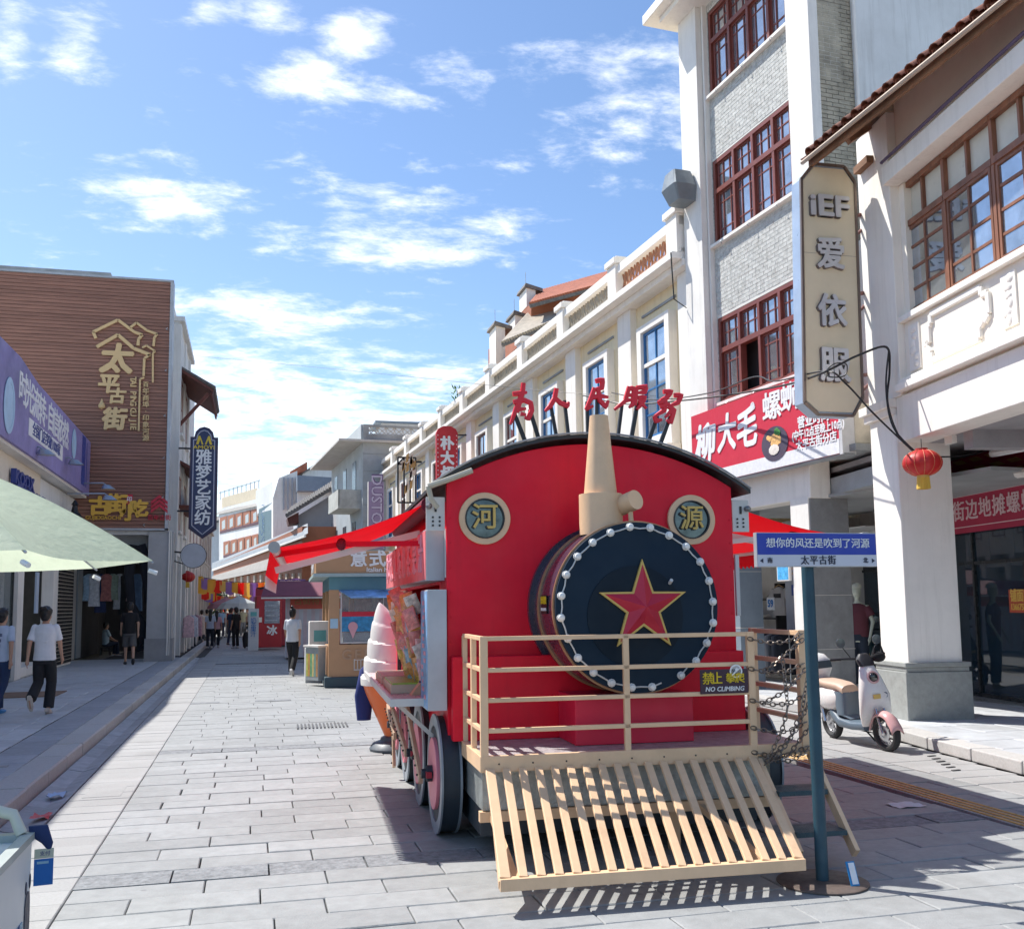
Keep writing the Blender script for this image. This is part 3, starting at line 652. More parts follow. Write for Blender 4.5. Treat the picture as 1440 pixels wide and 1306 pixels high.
# clutter under the beam: meter box, pipe
B().box(.45, .62, .40, .47, 3.62, 3.74).obj('meter_box', white, b1)
B().tube([(.2, 1.2, 3.55), (2, 1.3, 3.5), (7, 1.5, 3.5)], .05, 8).obj('pipe', greyplaster, b1)
B().tube([(.1, 1.6, 3.3), (3, 1.8, 3.2), (7, 1.6, 3.25)], .06, 8).obj('pipe', white, b1)
# link building between R2 and R1 (recessed) with air conditioner box
lb = thing('link_wall', 'stained recessed wall strip between the brick building and the white shophouse', 'wall', F1.W(-.7, .5, 0), F1.r)
B().box(-3.0, 0.0, .2, .4, 4.0, 7.3).obj('wall', white, lb); B().box(-3.0, 0.0, -.1, .3, 3.35, 3.62).obj('lintel', stained, lb)
t = thing('air_conditioner', 'dirty cream air conditioner box wedged behind the end of the red noodle sign', 'air conditioner', F2.W(2.75, -.1, 3.98), F2.r)
B().box(-.32, .32, 0, .5, 0, .62).obj('case', mat('dirty_cream_case', (.55, .50, .40), .7, var=.2, scale=4, dirt=.9), t, bev=.02); B().box(-.45, .45, -.1, .6, -.12, -.02).obj('shelf', stained, t)
# ---- white-and-cream building with balustrade (R3)
F3 = Fr(8.35, 18.0, -87.4)
b3 = thing('balustrade_shophouse', 'long cream and white shophouse row with balustraded parapet and blue windows above the train', 'building', F3.o, F3.r)
far = -37.5; x3 = .36
B().box(far, x3, .14, 9, 3.5, 8.4).obj('wall', cream, b3)
B().box(far, x3, -.42, .2, 8.44, 8.58).box(far, x3+.05, -.2, .2, 8.3, 8.44).obj('cornice', white2, b3, bev=.01)
B().box(far, x3, -.22, .0, 8.58, 8.68).box(far, x3, -.25, .03, 9.14, 9.34).obj('parapet_rail', white2, b3, bev=.01)
px_posts = [-2.95-3.5*k for k in range(10)]
lat_mesh = None
orangew = orange
for k, xp in enumerate([.12]+px_posts):
    B().box(xp-.24, xp+.24, -.30, .08, 8.58, 9.38).box(xp-.29, xp+.29, -.35, .13, 9.38, 9.52).box(xp-.2, xp+.2, -.26, .04, 9.52, 9.58).obj('parapet_post', white2, b3, bev=.012)
    B().box(xp-.36, xp+.36, -.02, .15, 3.5, 8.3).obj('pilaster', white2, b3, bev=.01)
    if k < 10:
        a = xp-3.5+.24 if k else -2.95+.24; c = xp-.24; Wd = c-a
        q = B(); n = int(Wd/.30)
        for i in range(n):
            xx = a+i*Wd/n; q.bar((xx, -.11, 8.68), (xx+Wd/n/2, -.11, 9.14), .04, .05, up=(0, 1, 0)); q.bar((xx+Wd/n/2, -.11, 9.14), (xx+Wd/n, -.11, 8.68), .035, .05, up=(0, 1, 0)); q.bar((xx, -.11, 9.14), (xx+Wd/n/2, -.11, 8.68), .022, .03, up=(0, 1, 0)); q.bar((xx+Wd/n/2, -.11, 8.68), (xx+Wd/n, -.11, 9.14), .022, .03, up=(0, 1, 0))
        q.box(a, c, -.13, -.09, 8.80, 8.83)
        q.obj('balustrade_lattice', mat('aged_lattice', (.34, .31, .26), .8, dirt=.5) if k else mat('orange_lattice', (.42, .20, .12), .8, dirt=.3), b3)
        wc = (a+c)/2; col = (bluewood, bluewood, bluewood, redwood, redwood, bluewood, redwood, bluewood, redwood, bluewood)[k]
        ww = 1.15
        B().box(wc-.80, wc-.585, -.05, .16, 4.9, 7.72).box(wc+.585, wc+.80, -.05, .16, 4.9, 7.72).box(wc-.585, wc+.585, -.05, .16, 7.56, 7.72).box(wc-.585, wc+.585, -.05, .16, 4.9, 5.19).obj('window_surround', white2, b3, bev=.01)
        B().box(wc-.82, wc+.82, .10, .142, 7.98, 8.03).obj('hood_stain', stained, b3)
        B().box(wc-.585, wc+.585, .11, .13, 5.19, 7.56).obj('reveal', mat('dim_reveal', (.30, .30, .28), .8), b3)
        window(b3, wc-.58, 5.2, [0, .58, 1.16], [0, .52, 1.06, 1.62, 2.35], col, glassd, y=.02, fr=.055, mu=.034, dp=.055, panes=k < 5)
        B().box(wc-.578, wc+.578, .005, .07, 6.78, 6.86).obj('transom', white2, b3)
        B().box(wc-.9, wc+.9, -.2, .1, 4.78, 4.9).obj('sill', white2, b3)
B().box(far, x3, .0, .5, 3.2, 4.2).obj('arcade_beam', white2, b3)
for xp in px_posts: B().box(xp-.35, xp+.35, -.02, .6, .1, 3.2).obj('pillar', white2, b3)
B().box(far, -7.0, 3, 3.1, .1, 3.3).obj('shop_wall', darkin, b3)
B().tube([(.34, -.43, 8.55), (.36, -.40, 7.6), (.36, -.06, 7.4), (.36, -.05, 4.2)], .014, 5).tube([(.30, -.04, 8.3), (.30, -.04, 4.0)], .010, 5).obj('wall_cable', blackc, b3)
# weed growing on the parapet
t = thing('parapet_weed', 'small green weed sprouting from the cream balustrade above the red vertical sign', 'plant', F3.W(-18.3, -.1, 9.0), 0)
leafg = mat('weed_leaf', (.10, .22, .04), .6, rnd=.2, transl=.3); q = B()
for k in range(60):
    a, r_, z = random.uniform(0, 6.28), random.uniform(.02, .32), random.uniform(.1, .8); c = Vector((r_*math.cos(a), r_*math.sin(a), z)); d = Vector((random.uniform(-1, 1), random.uniform(-1, 1), random.uniform(-.3, 1))).normalized()*.26; s_ = d.cross(Vector((0, 0, 1))).normalized()*.035
    q.add([c, c+d*.5+s_, c+d, c+d*.5-s_], [(0, 1, 2, 3)])
q.obj('leaves', leafg, t); B().tube([(0, 0, 0), (.03, 0, .4), (.0, .03, .75)], .012, 5).tube([(0, 0, 0), (-.12, .05, .5)], .01, 5).obj('stem', mat('stem', (.1, .08, .03)), t)
# ---- pavilion roofs behind R3 (R4)
t = thing('pavilion', 'pavilion with stacked orange and grey tiled roofs and upturned white gable ends behind the parapet', 'building')
Y4 = 40.0
def p4(px, py, d=0): return PX(px, py, Y=Y4+d)
B().prism([p4(715, 500), p4(715, 560), p4(935, 560), p4(935, 400), p4(850, 402), p4(747, 426), p4(747, 468)], (0, 8, 0)).obj('wall', orange, t)
def tiled_roof(name, a, b_, c, d_, m, n, parent, rib=.09):
    """quad roof a-b eave (near), d-c ridge, with raised tile rows"""
    a, b_, c, d_ = map(Vector, (a, b_, c, d_)); nrm = (b_-a).cross(d_-a).normalized()
    if nrm.z < 0: nrm = -nrm
    q = B(); q.prism([a, b_, c, d_], nrm*.08); q.obj(name, m, parent)
    q = B()
    for i in range(n):
        f = (i+.5)/n; q.tube([a.lerp(b_, f)+nrm*.08, d_.lerp(c, f)+nrm*.08], rib*.9, 6)
    q.obj('tile_rows', m, parent, kind='stuff')
    q = B(); q.bar(a-nrm*.02, b_-nrm*.02, .12, .14); q.obj('eave_edge', tileg, parent)
tiler = mat('orange_roof_tile', (.40, .13, .07), .75, var=.25, scale=4, bump=.3)
tiled_roof('upper_roof', p4(745, 430, -1), p4(850, 402, -1), p4(875, 380, 2), p4(760, 412, 2), tiler, 30, t)
tiled_roof('lower_roof', p4(706, 485, -1.6), p4(800, 446, -1.6), p4(815, 425, 1), p4(742, 445, .5), mat('pale_roof_tile', (.40, .35, .28), .8, var=.2, scale=4), 26, t)
for px_, py_, h_ in ((747, 402, 34), (731, 440, 26), (704, 455, 90)):
    p = p4(px_, py_, 1.0); s_ = 1/36.
    q = B().box(-8*s_, 7*s_, 0, 1.2, -h_*s_, -4*s_); q.obj('gable_end', white2, t, p)
    q = B().prism([(-12*s_, -.1, -3*s_), (18*s_, -.1, -9*s_), (18*s_, -.1, -4*s_), (-10*s_, -.1, 3*s_)], (0, 1.4, 0)); q.obj('gable_coping', tileg, t, p)
    B().cyl((p.x-.25, p.y, p.z), (p.x-.25, p.y, p.z+.6), .015, n=5).obj('lightning_rod', metal, t)
# ================================================================ BUILDINGS, left row
# ---- L2 billboard building
FL2 = Fr(-7.7, 31.6, 0)
bb = thing('billboard_building', 'tall building end clad in brown planks with gold old street lettering', 'building', FL2.o)
plankm = mat('brown_cladding_plank', (.29, .14, .095), .6, var=.25, scale=3, bump=.2, bscale=40, rnd=.10, stretch=(.35, 3, 6))
W2, Z0, Z1 = 5.16, 4.08, 11.72
B().box(0, W2-.01, .06, .12, 4.02, 11.7).obj('wall', mat('dark_backing', (.05, .03, .025), .9), bb)
B().box(.0, W2, .13, 14, 3.9, 11.4).obj('rear_volume', greyplaster, bb)
npl = 70; ph = (Z1-Z0)/npl
pls = [B().box(0, W2, 0, .055, 0, ph-.014).mesh('plank', plankm)]
for i in range(npl): put('plank', pls[0], bb, (0, random.uniform(-.006, .004), Z0+i*ph))
q = B().box(-.06, .0, -.03, .1, 4.0, Z1+.05).box(W2, W2+.09, -.05, .45, 4.0, Z1+.05).box(-.06, W2+.09, -.03, .1, Z1, Z1+.06).box(-.06, W2+.09, -.05, .1, Z0-.06, Z0); q.obj('trim', mat('silver_trim', (.45, .46, .47), .45, metal=.3), bb)
q = B()
for z in (5.0, 6.2, 7.5, 8.9, 10.2): q.tube([(W2-.05, -.02, z), (W2-.1, -.09, z), (W2-.05, -.1, z+.05)], .012, 5)
for x in (1.1, 3.0, 4.6): q.tube([(x, -.02, Z0+.05), (x-.05, -.08, Z0+.1), (x, -.1, Z0+.13)], .015, 5)
q.obj('lamp_hook', metal, bb)
goldb = mat('pale_gold_letter', (.72, .50, .24), .5, var=.05)
yelb = mat('orange_yellow_letter', (.78, .45, .06), .5, var=.05)
def bl(s, px, py, size, m=goldb, sx=1.0, off=.05, name='lettering', rot=None, shear=0, ext=.02):
    x, z = FL2.uz(px, py, -.05); o = face_text(name, s, size, m, bb, x, z, -.04, sx=sx, off=off, ext=ext, shear=shear)
    if rot: o.rotation_euler = (R(90), R(rot), 0)
    return o
for ch, px, py, s_ in (('太', 163, 507, .95), ('平', 152, 541, .62), ('古', 164, 558, .50), ('街', 160, 591, .70)): bl(ch, px, py, s_, off=.045, shear=.1)
bl('百', 205, 541, .17, off=.03); yy = 541
for k, ch in enumerate('年商埠·印象河源'): bl(ch, 205, 550.5+k*9.4, .20, off=.02)
for k, ch in enumerate('TAI PING GU JIE'):
    if ch != ' ': o = bl(ch, 187, 533+k*4.9, .24, off=.03, sx=1.0); o.rotation_euler = (R(90), R(90), 0)
def stroke(pts, w=.07, name='roof_outline'):
    q = B(); P_ = [FL2.uz(a, b, -.05) for a, b in pts]
    for (xa, za), (xb, zb) in zip(P_, P_[1:]): q.bar((xa, -.05, za), (xb, -.05, zb), w, .05, up=(0, 1, 0))
    q.obj(name, goldb, bb)
stroke([(135, 476), (131, 467), (166, 450), (189, 467), (200, 471), (195, 477), (194, 486)], .085); stroke([(136, 488), (166, 471), (188, 490), (211, 499)], .10)
stroke([(183, 461), (192, 454), (207, 465), (221, 470), (217, 475), (216, 487)], .07); stroke([(200, 489), (206, 486), (218, 494), (215, 497), (215, 538)], .055)
stroke([(211, 499), (203, 504), (202, 529)], .07); stroke([(203, 531), (197, 533), (195, 606)], .05)
q = B(); x, z = FL2.uz(143, 570, -.05); q.lathe([(.0, .22), (.05, .1), (.10, 0), (.09, -.07), (.0, -.12)], (x, -.05, z), 12).obj('drop_mark', goldb, bb)
for ch, px, py, s_ in (('古', 140, 713, .58), ('街', 164, 710, .60), ('小', 182, 722, .52), ('吃', 195, 716, .52)): bl(ch, px, py, s_, yelb, off=.05, sx=1.05)
bl('GUJIEXIAOCHI', 145, 728, .15, yelb, off=.02)
redb = mat('red_chevron', (.55, .03, .05), .5)
for k in range(3):
    x, z = FL2.uz(224, 704+k*6, -.05); B().prism([(x-.24, -.06, z-.12), (x, -.06, z+.08), (x+.24, -.06, z-.12), (x+.24, -.06, z-.02), (x, -.06, z+.18), (x-.24, -.06, z-.02)], (0, .03, 0)).obj('chevron', redb, bb)
bl('百年古街', 224, 728, .17, redb, off=.02); bl('印', 182, 702, .16, whitel, off=.02)
x, z = FL2.uz(182, 702, -.05); B().box(x-.09, x+.09, -.045, -.03, z-.15, z+.15).obj('seal', redb, bb)
# street-side returns, arcade pillar, passage
B().box(4.70, 5.42, .02, .62, .1, 4.0).obj('pillar', mat('pale_concrete_pillar', (.42, .42, .42), .7, var=.08, dirt=.25), bb, bev=.01)
B().box(4.66, 5.46, -.02, .66, .1, .8).obj('pillar_base', mat('base_stone', (.30, .30, .30), .7, dirt=.3), bb)
B().cyl((5.3, -.03, .3), (5.3, -.03, 4), .025, n=6).cyl((5.36, -.04, .3), (5.36, -.04, 4), .012, n=6).obj('conduit', white, bb)
B().box(0, 5.3, .6, 1.0, 3.55, 4.0).obj('beam', stained, bb)
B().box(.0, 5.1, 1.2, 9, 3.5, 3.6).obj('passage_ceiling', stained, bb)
B().box(2.2, 2.35, .3, 9, .1, 3.5).box(0, 5.0, 9, 9.1, .1, 3.5).obj('passage_wall', darkin, bb)
for k, (a, c) in enumerate(((.4, 1.0), (1.25, 2.2), (2.5, 3.4))):
    B().box(2.36, 2.40, a, c, .15, 3.0).obj('shutter_panel', (mat('panel_blue', (.10, .25, .38), .5), mat('panel_pale', (.5, .5, .48), .6), mat('panel_blue2', (.30, .36, .40), .5))[k], bb)
# long dark netting cloth hanging from the beam, knotted loop
t = thing('hanging_cloth', 'long black cloth loop hanging beside the pale pillar under the brown billboard', 'cloth', FL2.W(4.35, .25, 3.6))
clm = mat('black_net_cloth', (.012, .013, .018), .9, var=.3)
q = B(); q.tube([(-.1, 0, 0), (-.2, 0, -.9), (-.1, 0, -1.8), (.18, .02, -2.35), (.25, 0, -2.9), (.1, 0, -3.15), (.42, 0, -3.0), (.5, 0, -2.2), (.35, 0, -1.2), (.2, 0, -.3), (.1, 0, 0)], [.16, .15, .12, .14, .10, .08, .10, .13, .15, .16, .16], 9)
o = q.obj('cloth', clm, t, smooth=True); o.scale = (1, .5, 1)
# garments for sale in the passage
GC = [('pale blue', (.30, .42, .52)), ('white', (.62, .62, .63)), ('navy', (.03, .04, .10)), ('brick red', (.42, .16, .14)), ('sage green', (.28, .34, .26)), ('light grey', (.42, .43, .44)), ('black', (.02, .02, .02)), ('dusty pink', (.52, .33, .34)), ('denim blue', (.12, .20, .32))]
for k, (cn_, col) in enumerate(GC):
    x = 2.75+k*.18; z = 2.9
    g_ = B().loft([((0, 0, 0), (.05, 0, 0), (0, .03, 0), 2), ((0, 0, -.08), (.17, 0, 0), (0, .05, 0), 2.5), ((0, 0, -.5), (.15, 0, 0), (0, .06, 0), 2.5), ((0, 0, -random.uniform(.8, 1.3)), (.18, 0, 0), (0, .07, 0), 2.5)], 10)
    o = g_.obj('garment', mat('garment_%d' % k, col, .85, var=.3, scale=12), None, FL2.W(x, 2.2+random.uniform(-.1, .1), z-.1), smooth=True)
    tag(o, cn_+' garment on a hanger in the dim passage under the brown billboard', 'clothes', 'garments hanging in the passage')
# volume behind, upper left
t = thing('rear_house', 'pale grey house top with dark roof edge rising behind the brown billboard', 'house', (-8.6, 36, 0))
B().box(-2, 3.6, 0, 6, 3.5, 13.1).obj('wall', greyplaster, t); B().box(-2.1, 3.75, -.2, 6, 13.1, 13.25).obj('roof_slab', stained, t); B().box(-1.2, -.6, -.03, 0, 10.6, 12.2).obj('window', darkin, t)
B().box(1.2, 2.2, -1.2, -.6, 11.9, 12.2).obj('gutter', blackm, t)
# ---- L1 near shop with purple banner
FL1 = Fr(-5.0, 31.5, 90)      # x runs away from camera (negative = nearer), y into the wall
l1 = thing('beige_shop', 'beige corner shop with glass front under a purple advertising banner', 'shop', FL1.o, FL1.r)
beige = mat('beige_shop_panel', (.76, .68, .56), .6, var=.05, scale=1)
B().box(-24, -5.3, 0, .3, 3.0, 4.95).obj('fascia', beige, l1, bev=.02)
B().box(-5.28, 0, .05, .3, 3.0, 4.9).obj('fascia_end', greyplaster, l1)
B().box(-24, -.02, .3, 6, 4.95, 6.9).obj('upper_wall', greyplaster, l1)
B().box(-24, .0, -.25, .3, 4.95, 5.08).obj('ledge', white, l1)
B().box(-24, .0, .2, 6, 3.0, 3.1).box(-24, 0, 3.4, 3.5, .1, 3.0).obj('inner_wall', mat('inner_cream', (.74, .68, .56), .7), l1)
B().box(-24, -.02, .0, 3.4, .1, .14).obj('shop_floor', floorin, l1)
for a, c in ((-2.4, -.1), (-3.1, -2.5), (-7.2, -6.6), (-11.0, -10.5)): B().box(a, c, .02, .3, .13, 3.0).obj('wall_pier', white if a < -3 or a > -2.45 else mat('rolling_shutter', (.30, .31, .33), .5, metal=.3), l1)
q = B()
for k in range(28): q.box(-2.4, -.1, .0, .02, .2+k*.1, .28+k*.1)
q.obj('shutter_slats', mat('rolling_shutter', (0, 0, 0)), l1)
gls = mat('clear_shop_glass', (.25, .28, .28), .03, var=0, spec=.8, glass=.72)
window(l1, -10.4, .2, [0, 1.6, 3.2], [0, 2.75], bfr, gls, y=.1, fr=.05, mu=.05, dp=.06, name='shop_window')
window(l1, -14.6, .2, [0, 1.8, 3.5], [0, 2.75], bfr, gls, y=.1, fr=.05, mu=.05, dp=.06, name='shop_window')
B().box(-6.5, -3.1, .9, 1.0, .2, 3.0).obj('display_back', mat('display_white', (.62, .64, .66), .6), l1)
B().box(-6.6, -3.1, .1, .9, .13, .35).obj('display_plinth', white, l1)
B().box(-5.0, -4.7, .06, .1, 1.6, 2.6).obj('poster', mat('pale_blue_poster', (.45, .55, .68), .5), l1)
# purple banner panel, its top bulging
pur = mat('purple_print', (.26, .22, .46), .55, var=.4, scale=.5)
t = thing('purple_banner', 'purple advertising banner with white lettering above the beige shop', 'banner', FL1.o, FL1.r)
top = [(-24, 6.6), (-14, 6.7), (-11.2, 6.85), (-9.4, 6.88), (-7.6, 6.72), (0, 6.62)]
pts = [(x, -.32, z) for x, z in top]+[(0, -.32, 5.02), (-24, -.32, 5.02)]
B().prism(pts, (0, .2, 0)).obj('panel', pur, t)
B().prism([(-24, -.325, 5.12), (-24, -.325, 7.0), (-16, -.325, 7.0), (-9.2, -.325, 6.9), (-8.6, -.325, 5.12)][::1], (0, .003, 0))
def lt(s, px, py, size, m=whitel, sx=1., off=.02, name='lettering'):
    x, z = FL1.uz(px, py, -.33); return face_text(name, s, size, m, t, x, z, -.325, sx=sx, off=off, ext=.003)
for ch, px, py in (('时', 33, 549), ('光', 42, 560), ('流', 51, 570), ('转', 60, 580), ('·', 66, 588), ('自', 72, 590), ('信', 79, 598), ('依', 86, 606), ('然', 93, 614)): lt(ch, px, py, .74, sx=1.1)
x, z = FL1.uz(66, 618, -.33); xe, ze = FL1.uz(88, 645, -.33); xs, zs_ = FL1.uz(41, 599, -.33)
B().box(xs, xe, -.33, -.32, 5.42, 5.80).obj('white_label', whitel, t)
face_text('lettering', '全国门店突破1000家', .33, mat('navy_letter', (.03, .05, .25), .5, var=0), t, (xs+xe)/2, 5.61, -.333, sx=(xe-xs)/3.6, off=.02, ext=.002)
for px, py, rr in ((13, 570, .42), (104, 624, .3)):
    x, z = FL1.uz(px, py, -.33); o = B().lathe([(rr, 0), (rr, .01), (rr*.8, .012), (rr*.8, .006), (rr*.4, .008)], (0, 0, 0), 20, (0, -1, 0)).obj('pendant_print', mat('pale_blue_print', (.42, .60, .78), .5), t, (x, -.33, z)); o.scale = (1.1, 1, 1.35)
B().box(-1.5, -.9, -.326, -.322, 5.2, 6.6).box(-.7, -.6, -.326, -.322, 5.2, 6.5).obj('side_print', mat('deep_blue_print', (.03, .06, .30), .5), t)
# fascia lettering, raised navy
navy = mat('navy_letter', (.03, .05, .25))
x, z = FL1.uz(26, 677, 0); face_text('lettering', 'KOOX', .42, navy, l1, x, z, -.09, sx=1.5, off=.04, ext=.05)
x, z = FL1.uz(36, 701, 0); face_text('lettering', '衣橱ALLICI', .42, navy, l1, x, z, -.09, sx=1.5, off=.04, ext=.05)
# spot lamps on arms
for k, (px, py) in enumerate(((150, 685), (152, 700), (62, 636), (104, 650))):
    p = PX(px, py, Y=(30.5, 29.2, 24.0, 27.5)[k])
    t = thing('spot_lamp', ['small steel spot lamp on a long arm before the brown planks, upper of the pair', 'small steel spot lamp on a long arm before the brown planks, lower of the pair', 'spot lamp on an arm crossing the white label of the purple banner', 'spot lamp on an arm below the last characters of the purple banner'][k], 'lamp', p, 0, 'spot lamps along the shop fascia')
    B().tube([(-(p.x+4.9), 0, .1), (-.1, 0, .12), (0, 0, .05)], .022, 6).obj('arm', metal, t); B().loft([((0, 0, .06), (.10, 0, 0), (0, .09, 0), 3), ((.05, 0, -.06), (.2, 0, 0), (0, .14, 0), 3)], 12).obj('head', metal, t)
# bracket lantern, dark, on grey wall
t = thing('wall_lantern', 'dark square wall lantern on the grey wall strip under the purple banner', 'lantern', FL1.W(-1.9, -.25, 3.75), FL1.r)
B().loft([((0, 0, 0), (.13, 0, 0), (0, .13, 0), 6), ((0, 0, .45), (.17, 0, 0), (0, .17, 0), 6)], 12).obj('glass_body', mat('amber_glass', (.10, .07, .02), .2), t); B().lathe([(.22, .45), (.1, .62), (.06, .8), (.1, .82), (.02, .95)], n=8).obj('cap', blackm, t); B().bar((0, .25, .3), (0, 0, .3), .04).obj('arm', blackm, t)
# ---- left row beyond the billboard: narrow arcaded fronts seen edge-on
FL3 = Fr(-2.35, 33.0, 90)
specs = [('cream_arcade_house', 'narrow grey white house front with tiled pent roof just beyond the brown billboard', 0, 6, 10.9, greyplaster), ('pale_arcade_house', 'white house front beyond the navy vertical sign, hung with a red lantern', 6, 15, 7.4, white), ('far_arcade_house', 'row of pale ribbed pilasters where the left side of the street fades out', 15, 34, 6.3, mat('warm_white', (.62, .56, .50), .7))]
for k, (nm, lb_, a, c, zt, m) in enumerate(specs):
    t = thing(nm, lb_, 'building', FL3.W(a, .0 if k < 2 else .15, 0), FL3.r)
    W = c-a
    B().box(.03, W-.02, .0, 5, 3.4, zt).obj('wall', m, t); B().box(0, W-.02, 3, 5, .1, 3.4).obj('inner_wall', m if k else darkin, t)
    for i in range(int(W/2.4)+1): B().box(i*2.4, i*2.4+.5, -.06, .5, .1, zt-.1).obj('pilaster', m, t)
    for i in range(int(W/2.4)):
        for z in (4.2,)+((7.4,) if zt > 9 else ()): window(t, i*2.4+.85, z, [0, .6, 1.2], [0, .9, 1.8], redwood, glassd, y=-.02, name='window', sill=m)
    B().box(-.02, W, -.15, .3, zt, zt+.15).obj('cornice', m, t)
t = thing('pent_roof', 'dark red underside of a projecting tiled pent roof beyond the brown billboard edge', 'roof', FL3.W(.6, 0, 0), FL3.r)
B().prism([(0, 0, 9.4), (0, -1.05, 8.75), (0, -1.05, 8.83), (0, 0, 9.5)], (4.4, 0, 0)).obj('boards', mat('dark_red_timber', (.13, .04, .03), .7, var=.2), t)
q = B()
for i in range(18): q.tube([(i*.25+.1, .05, 9.55), (i*.25+.1, -1.1, 8.9)], .07, 6)
q.obj('tile_rows', tileg, t, kind='stuff'); B().bar((0, -1.0, 8.7), (4.4, -1.0, 8.7), .06, .1).bar((.1, 0, 7.6), (.1, -.9, 8.7), .1, .1).obj('bracket', mat('dark_red_timber', (0, 0, 0)), t)
t = thing('pent_roof', 'lower dark red pent roof over a balcony beside the navy vertical sign', 'roof', FL3.W(1.6, 0, 0), FL3.r)
B().prism([(0, 0, 6.5), (0, -.75, 6.1), (0, -.75, 6.18), (0, 0, 6.6)], (3.6, 0, 0)).obj('boards', mat('dark_red_timber', (0, 0, 0)), t); B().box(0, 3.6, -.6, 0, 5.0, 5.1).box(0, 3.6, -.6, -.55, 5.1, 5.6).obj('balcony', mat('dark_red_timber', (0, 0, 0)), t)
# AMOYI vertical sign
p = PX(286, 678, Y=32.2)
t = thing('vertical_sign', 'tall navy vertical sign with rounded top and white home textile lettering', 'sign', p)
sc = p.y/1400*1.03
def hexo(w, h, cut, n=6):
    pts = [(-w, 0, -h+cut*.9), (0, 0, -h), (w, 0, -h+cut*.9), (w, 0, h-cut)]
    for i in range(n+1): a = math.pi*i/n; pts.append((w*.72*math.cos(a), 0, h-cut+cut*math.sin(a)))
    return pts+[(-w, 0, h-cut)]
w_, h_ = 17.5*sc, 74*sc
B().prism(hexo(w_, h_, 14*sc), (0, .22, 0)).obj('board', mat('deep_plum_frame', (.035, .02, .06), .4), t)
B().prism([Vector(v)+Vector((0, -.02, 0)) for v in hexo(w_*.88, h_*.97, 14*sc)], (0, .03, 0)).obj('face', mat('navy_sign', (.02, .03, .10), .35, var=.1), t)
q = B(); P_ = [Vector(v)+Vector((0, -.03, 0)) for v in hexo(w_*.76, h_*.93, 13*sc)]
for a, c in zip(P_, P_[1:]+P_[:1]): q.bar(a, c, .025, .02, up=(0, 1, 0))
q.obj('outline', mat('pale_outline', (.45, .45, .55), .5), t)
for k, ch in enumerate('雅梦艺家纺'): face_text('lettering', ch, .50, whitel, t, 0, (678-(646+k*20))*sc, -.03, off=.02, ext=.01)
q = B()
for s_ in (-1, 1): q.prism([(s_*.02, 0, .0), (s_*.12, 0, .27), (s_*.17, 0, .27), (s_*.24, 0, 0), (s_*.17, 0, 0), (s_*.12, 0, .16), (s_*.07, 0, 0)], (0, .02, 0))
q.obj('emblem', mat('yellow_emblem', (.75, .55, .05), .5), t, (0, -.04, (678-628)*sc)); face_text('lettering', 'AMOYI', .16, mat('yellow_emblem', (0, 0, 0)), t, 0, (678-632)*sc, -.035, off=.02, sx=1.3)
for z in (45, -38): B().tube([(-w_, .1, z*sc), (-w_-.35, .1, z*sc)], .03, 6).obj('bracket', blackm, t)
p = PX(272, 781, Y=32.0)
t = thing('round_sign', 'blank round white hanging sign under the navy vertical sign', 'sign', p)
B().lathe([(.37, 0), (.37, .12)], (0, 0, 0), 28, (0, 1, 0)).obj('disc', mat('grey_white_disc', (.42, .44, .48), .5), t); B().lathe([(.385, .01), (.385, .11)], (0, 0, 0), 28, (0, 1, 0)).obj('rim', blackm, t); B().tube([(-.37, .06, .1), (-.6, .06, .12)], .03, 5).tube([(-.3, .06, -.25), (-.6, .06, -.15)], .02, 5).obj('bracket', blackm, t)
# ================================================================ far right buildings
def quadwall(nm, lb_, gx0, gy0, gx1, gy1, zt, m, dep=8, cat='building', z0=0):
    """street face from near ground point (gx0,gy0) to far ground point (gx1,gy1)"""
    d = math.hypot(gx1-gx0, gy1-gy0); rot = math.degrees(math.atan2(gy0-gy1, gx0-gx1)); fr = Fr(gx1, gy1, rot)
    t = thing(nm, lb_, cat, fr.o, fr.r); B().box(0, d, 0, dep, z0, zt).obj('wall', m, t); return t, fr, d
# R5 grey concrete corner building with lattice parapet
c5 = PX(510, 700, Y=52.0); f5 = PX(466, 700, Y=63.0)
t, fr5, d5 = quadwall('concrete_building', 'weathered grey concrete house with pierced parapet and cantilevered balcony beyond the cream row', c5.x, 52, f5.x, 63, PX(510, 622, Y=52).z, mat('weathered_grey', (.38, .41, .42), .8, var=.12, scale=.8, dirt=.4))
zt5 = PX(510, 622, Y=52).z; zp = PX(513, 597, Y=52).z
B().box(-.3, d5+.3, -1.3, 8, zt5, zt5+.12).obj('roof_slab', mat('pale_slab', (.52, .50, .46), .8, dirt=.3), t)
B().box(0, d5, -.1, .1, zt5+.12, zp).obj('parapet', mat('weathered_grey', (0, 0, 0)), t)
B().box(d5-.05, d5+.12, 0, 7, zt5+.12, zt5+.45).box(d5-.05, d5+.12, 0, 7, zp-.12, zp).box(d5-.05, d5+.12, 0, .3, zt5+.45, zp-.12).obj('side_parapet', stained, t)
q = B()
for k in range(14):
    y = .35+k*.45
    for a in range(8): q.bar((d5+.03, y+.22*math.cos(a*.785)+.2, (zt5+zp)/2+.2+.22*math.sin(a*.785)), (d5+.03, y+.22*math.cos((a+1)*.785)+.2, (zt5+zp)/2+.2+.22*math.sin((a+1)*.785)), .04)
    q.bar((d5+.03, y, zt5+.45), (d5+.03, y+.45, zp-.12), .04).bar((d5+.03, y+.45, zt5+.45), (d5+.03, y, zp-.12), .04)
q.obj('lattice', mat('pale_slab', (0, 0, 0)), t)
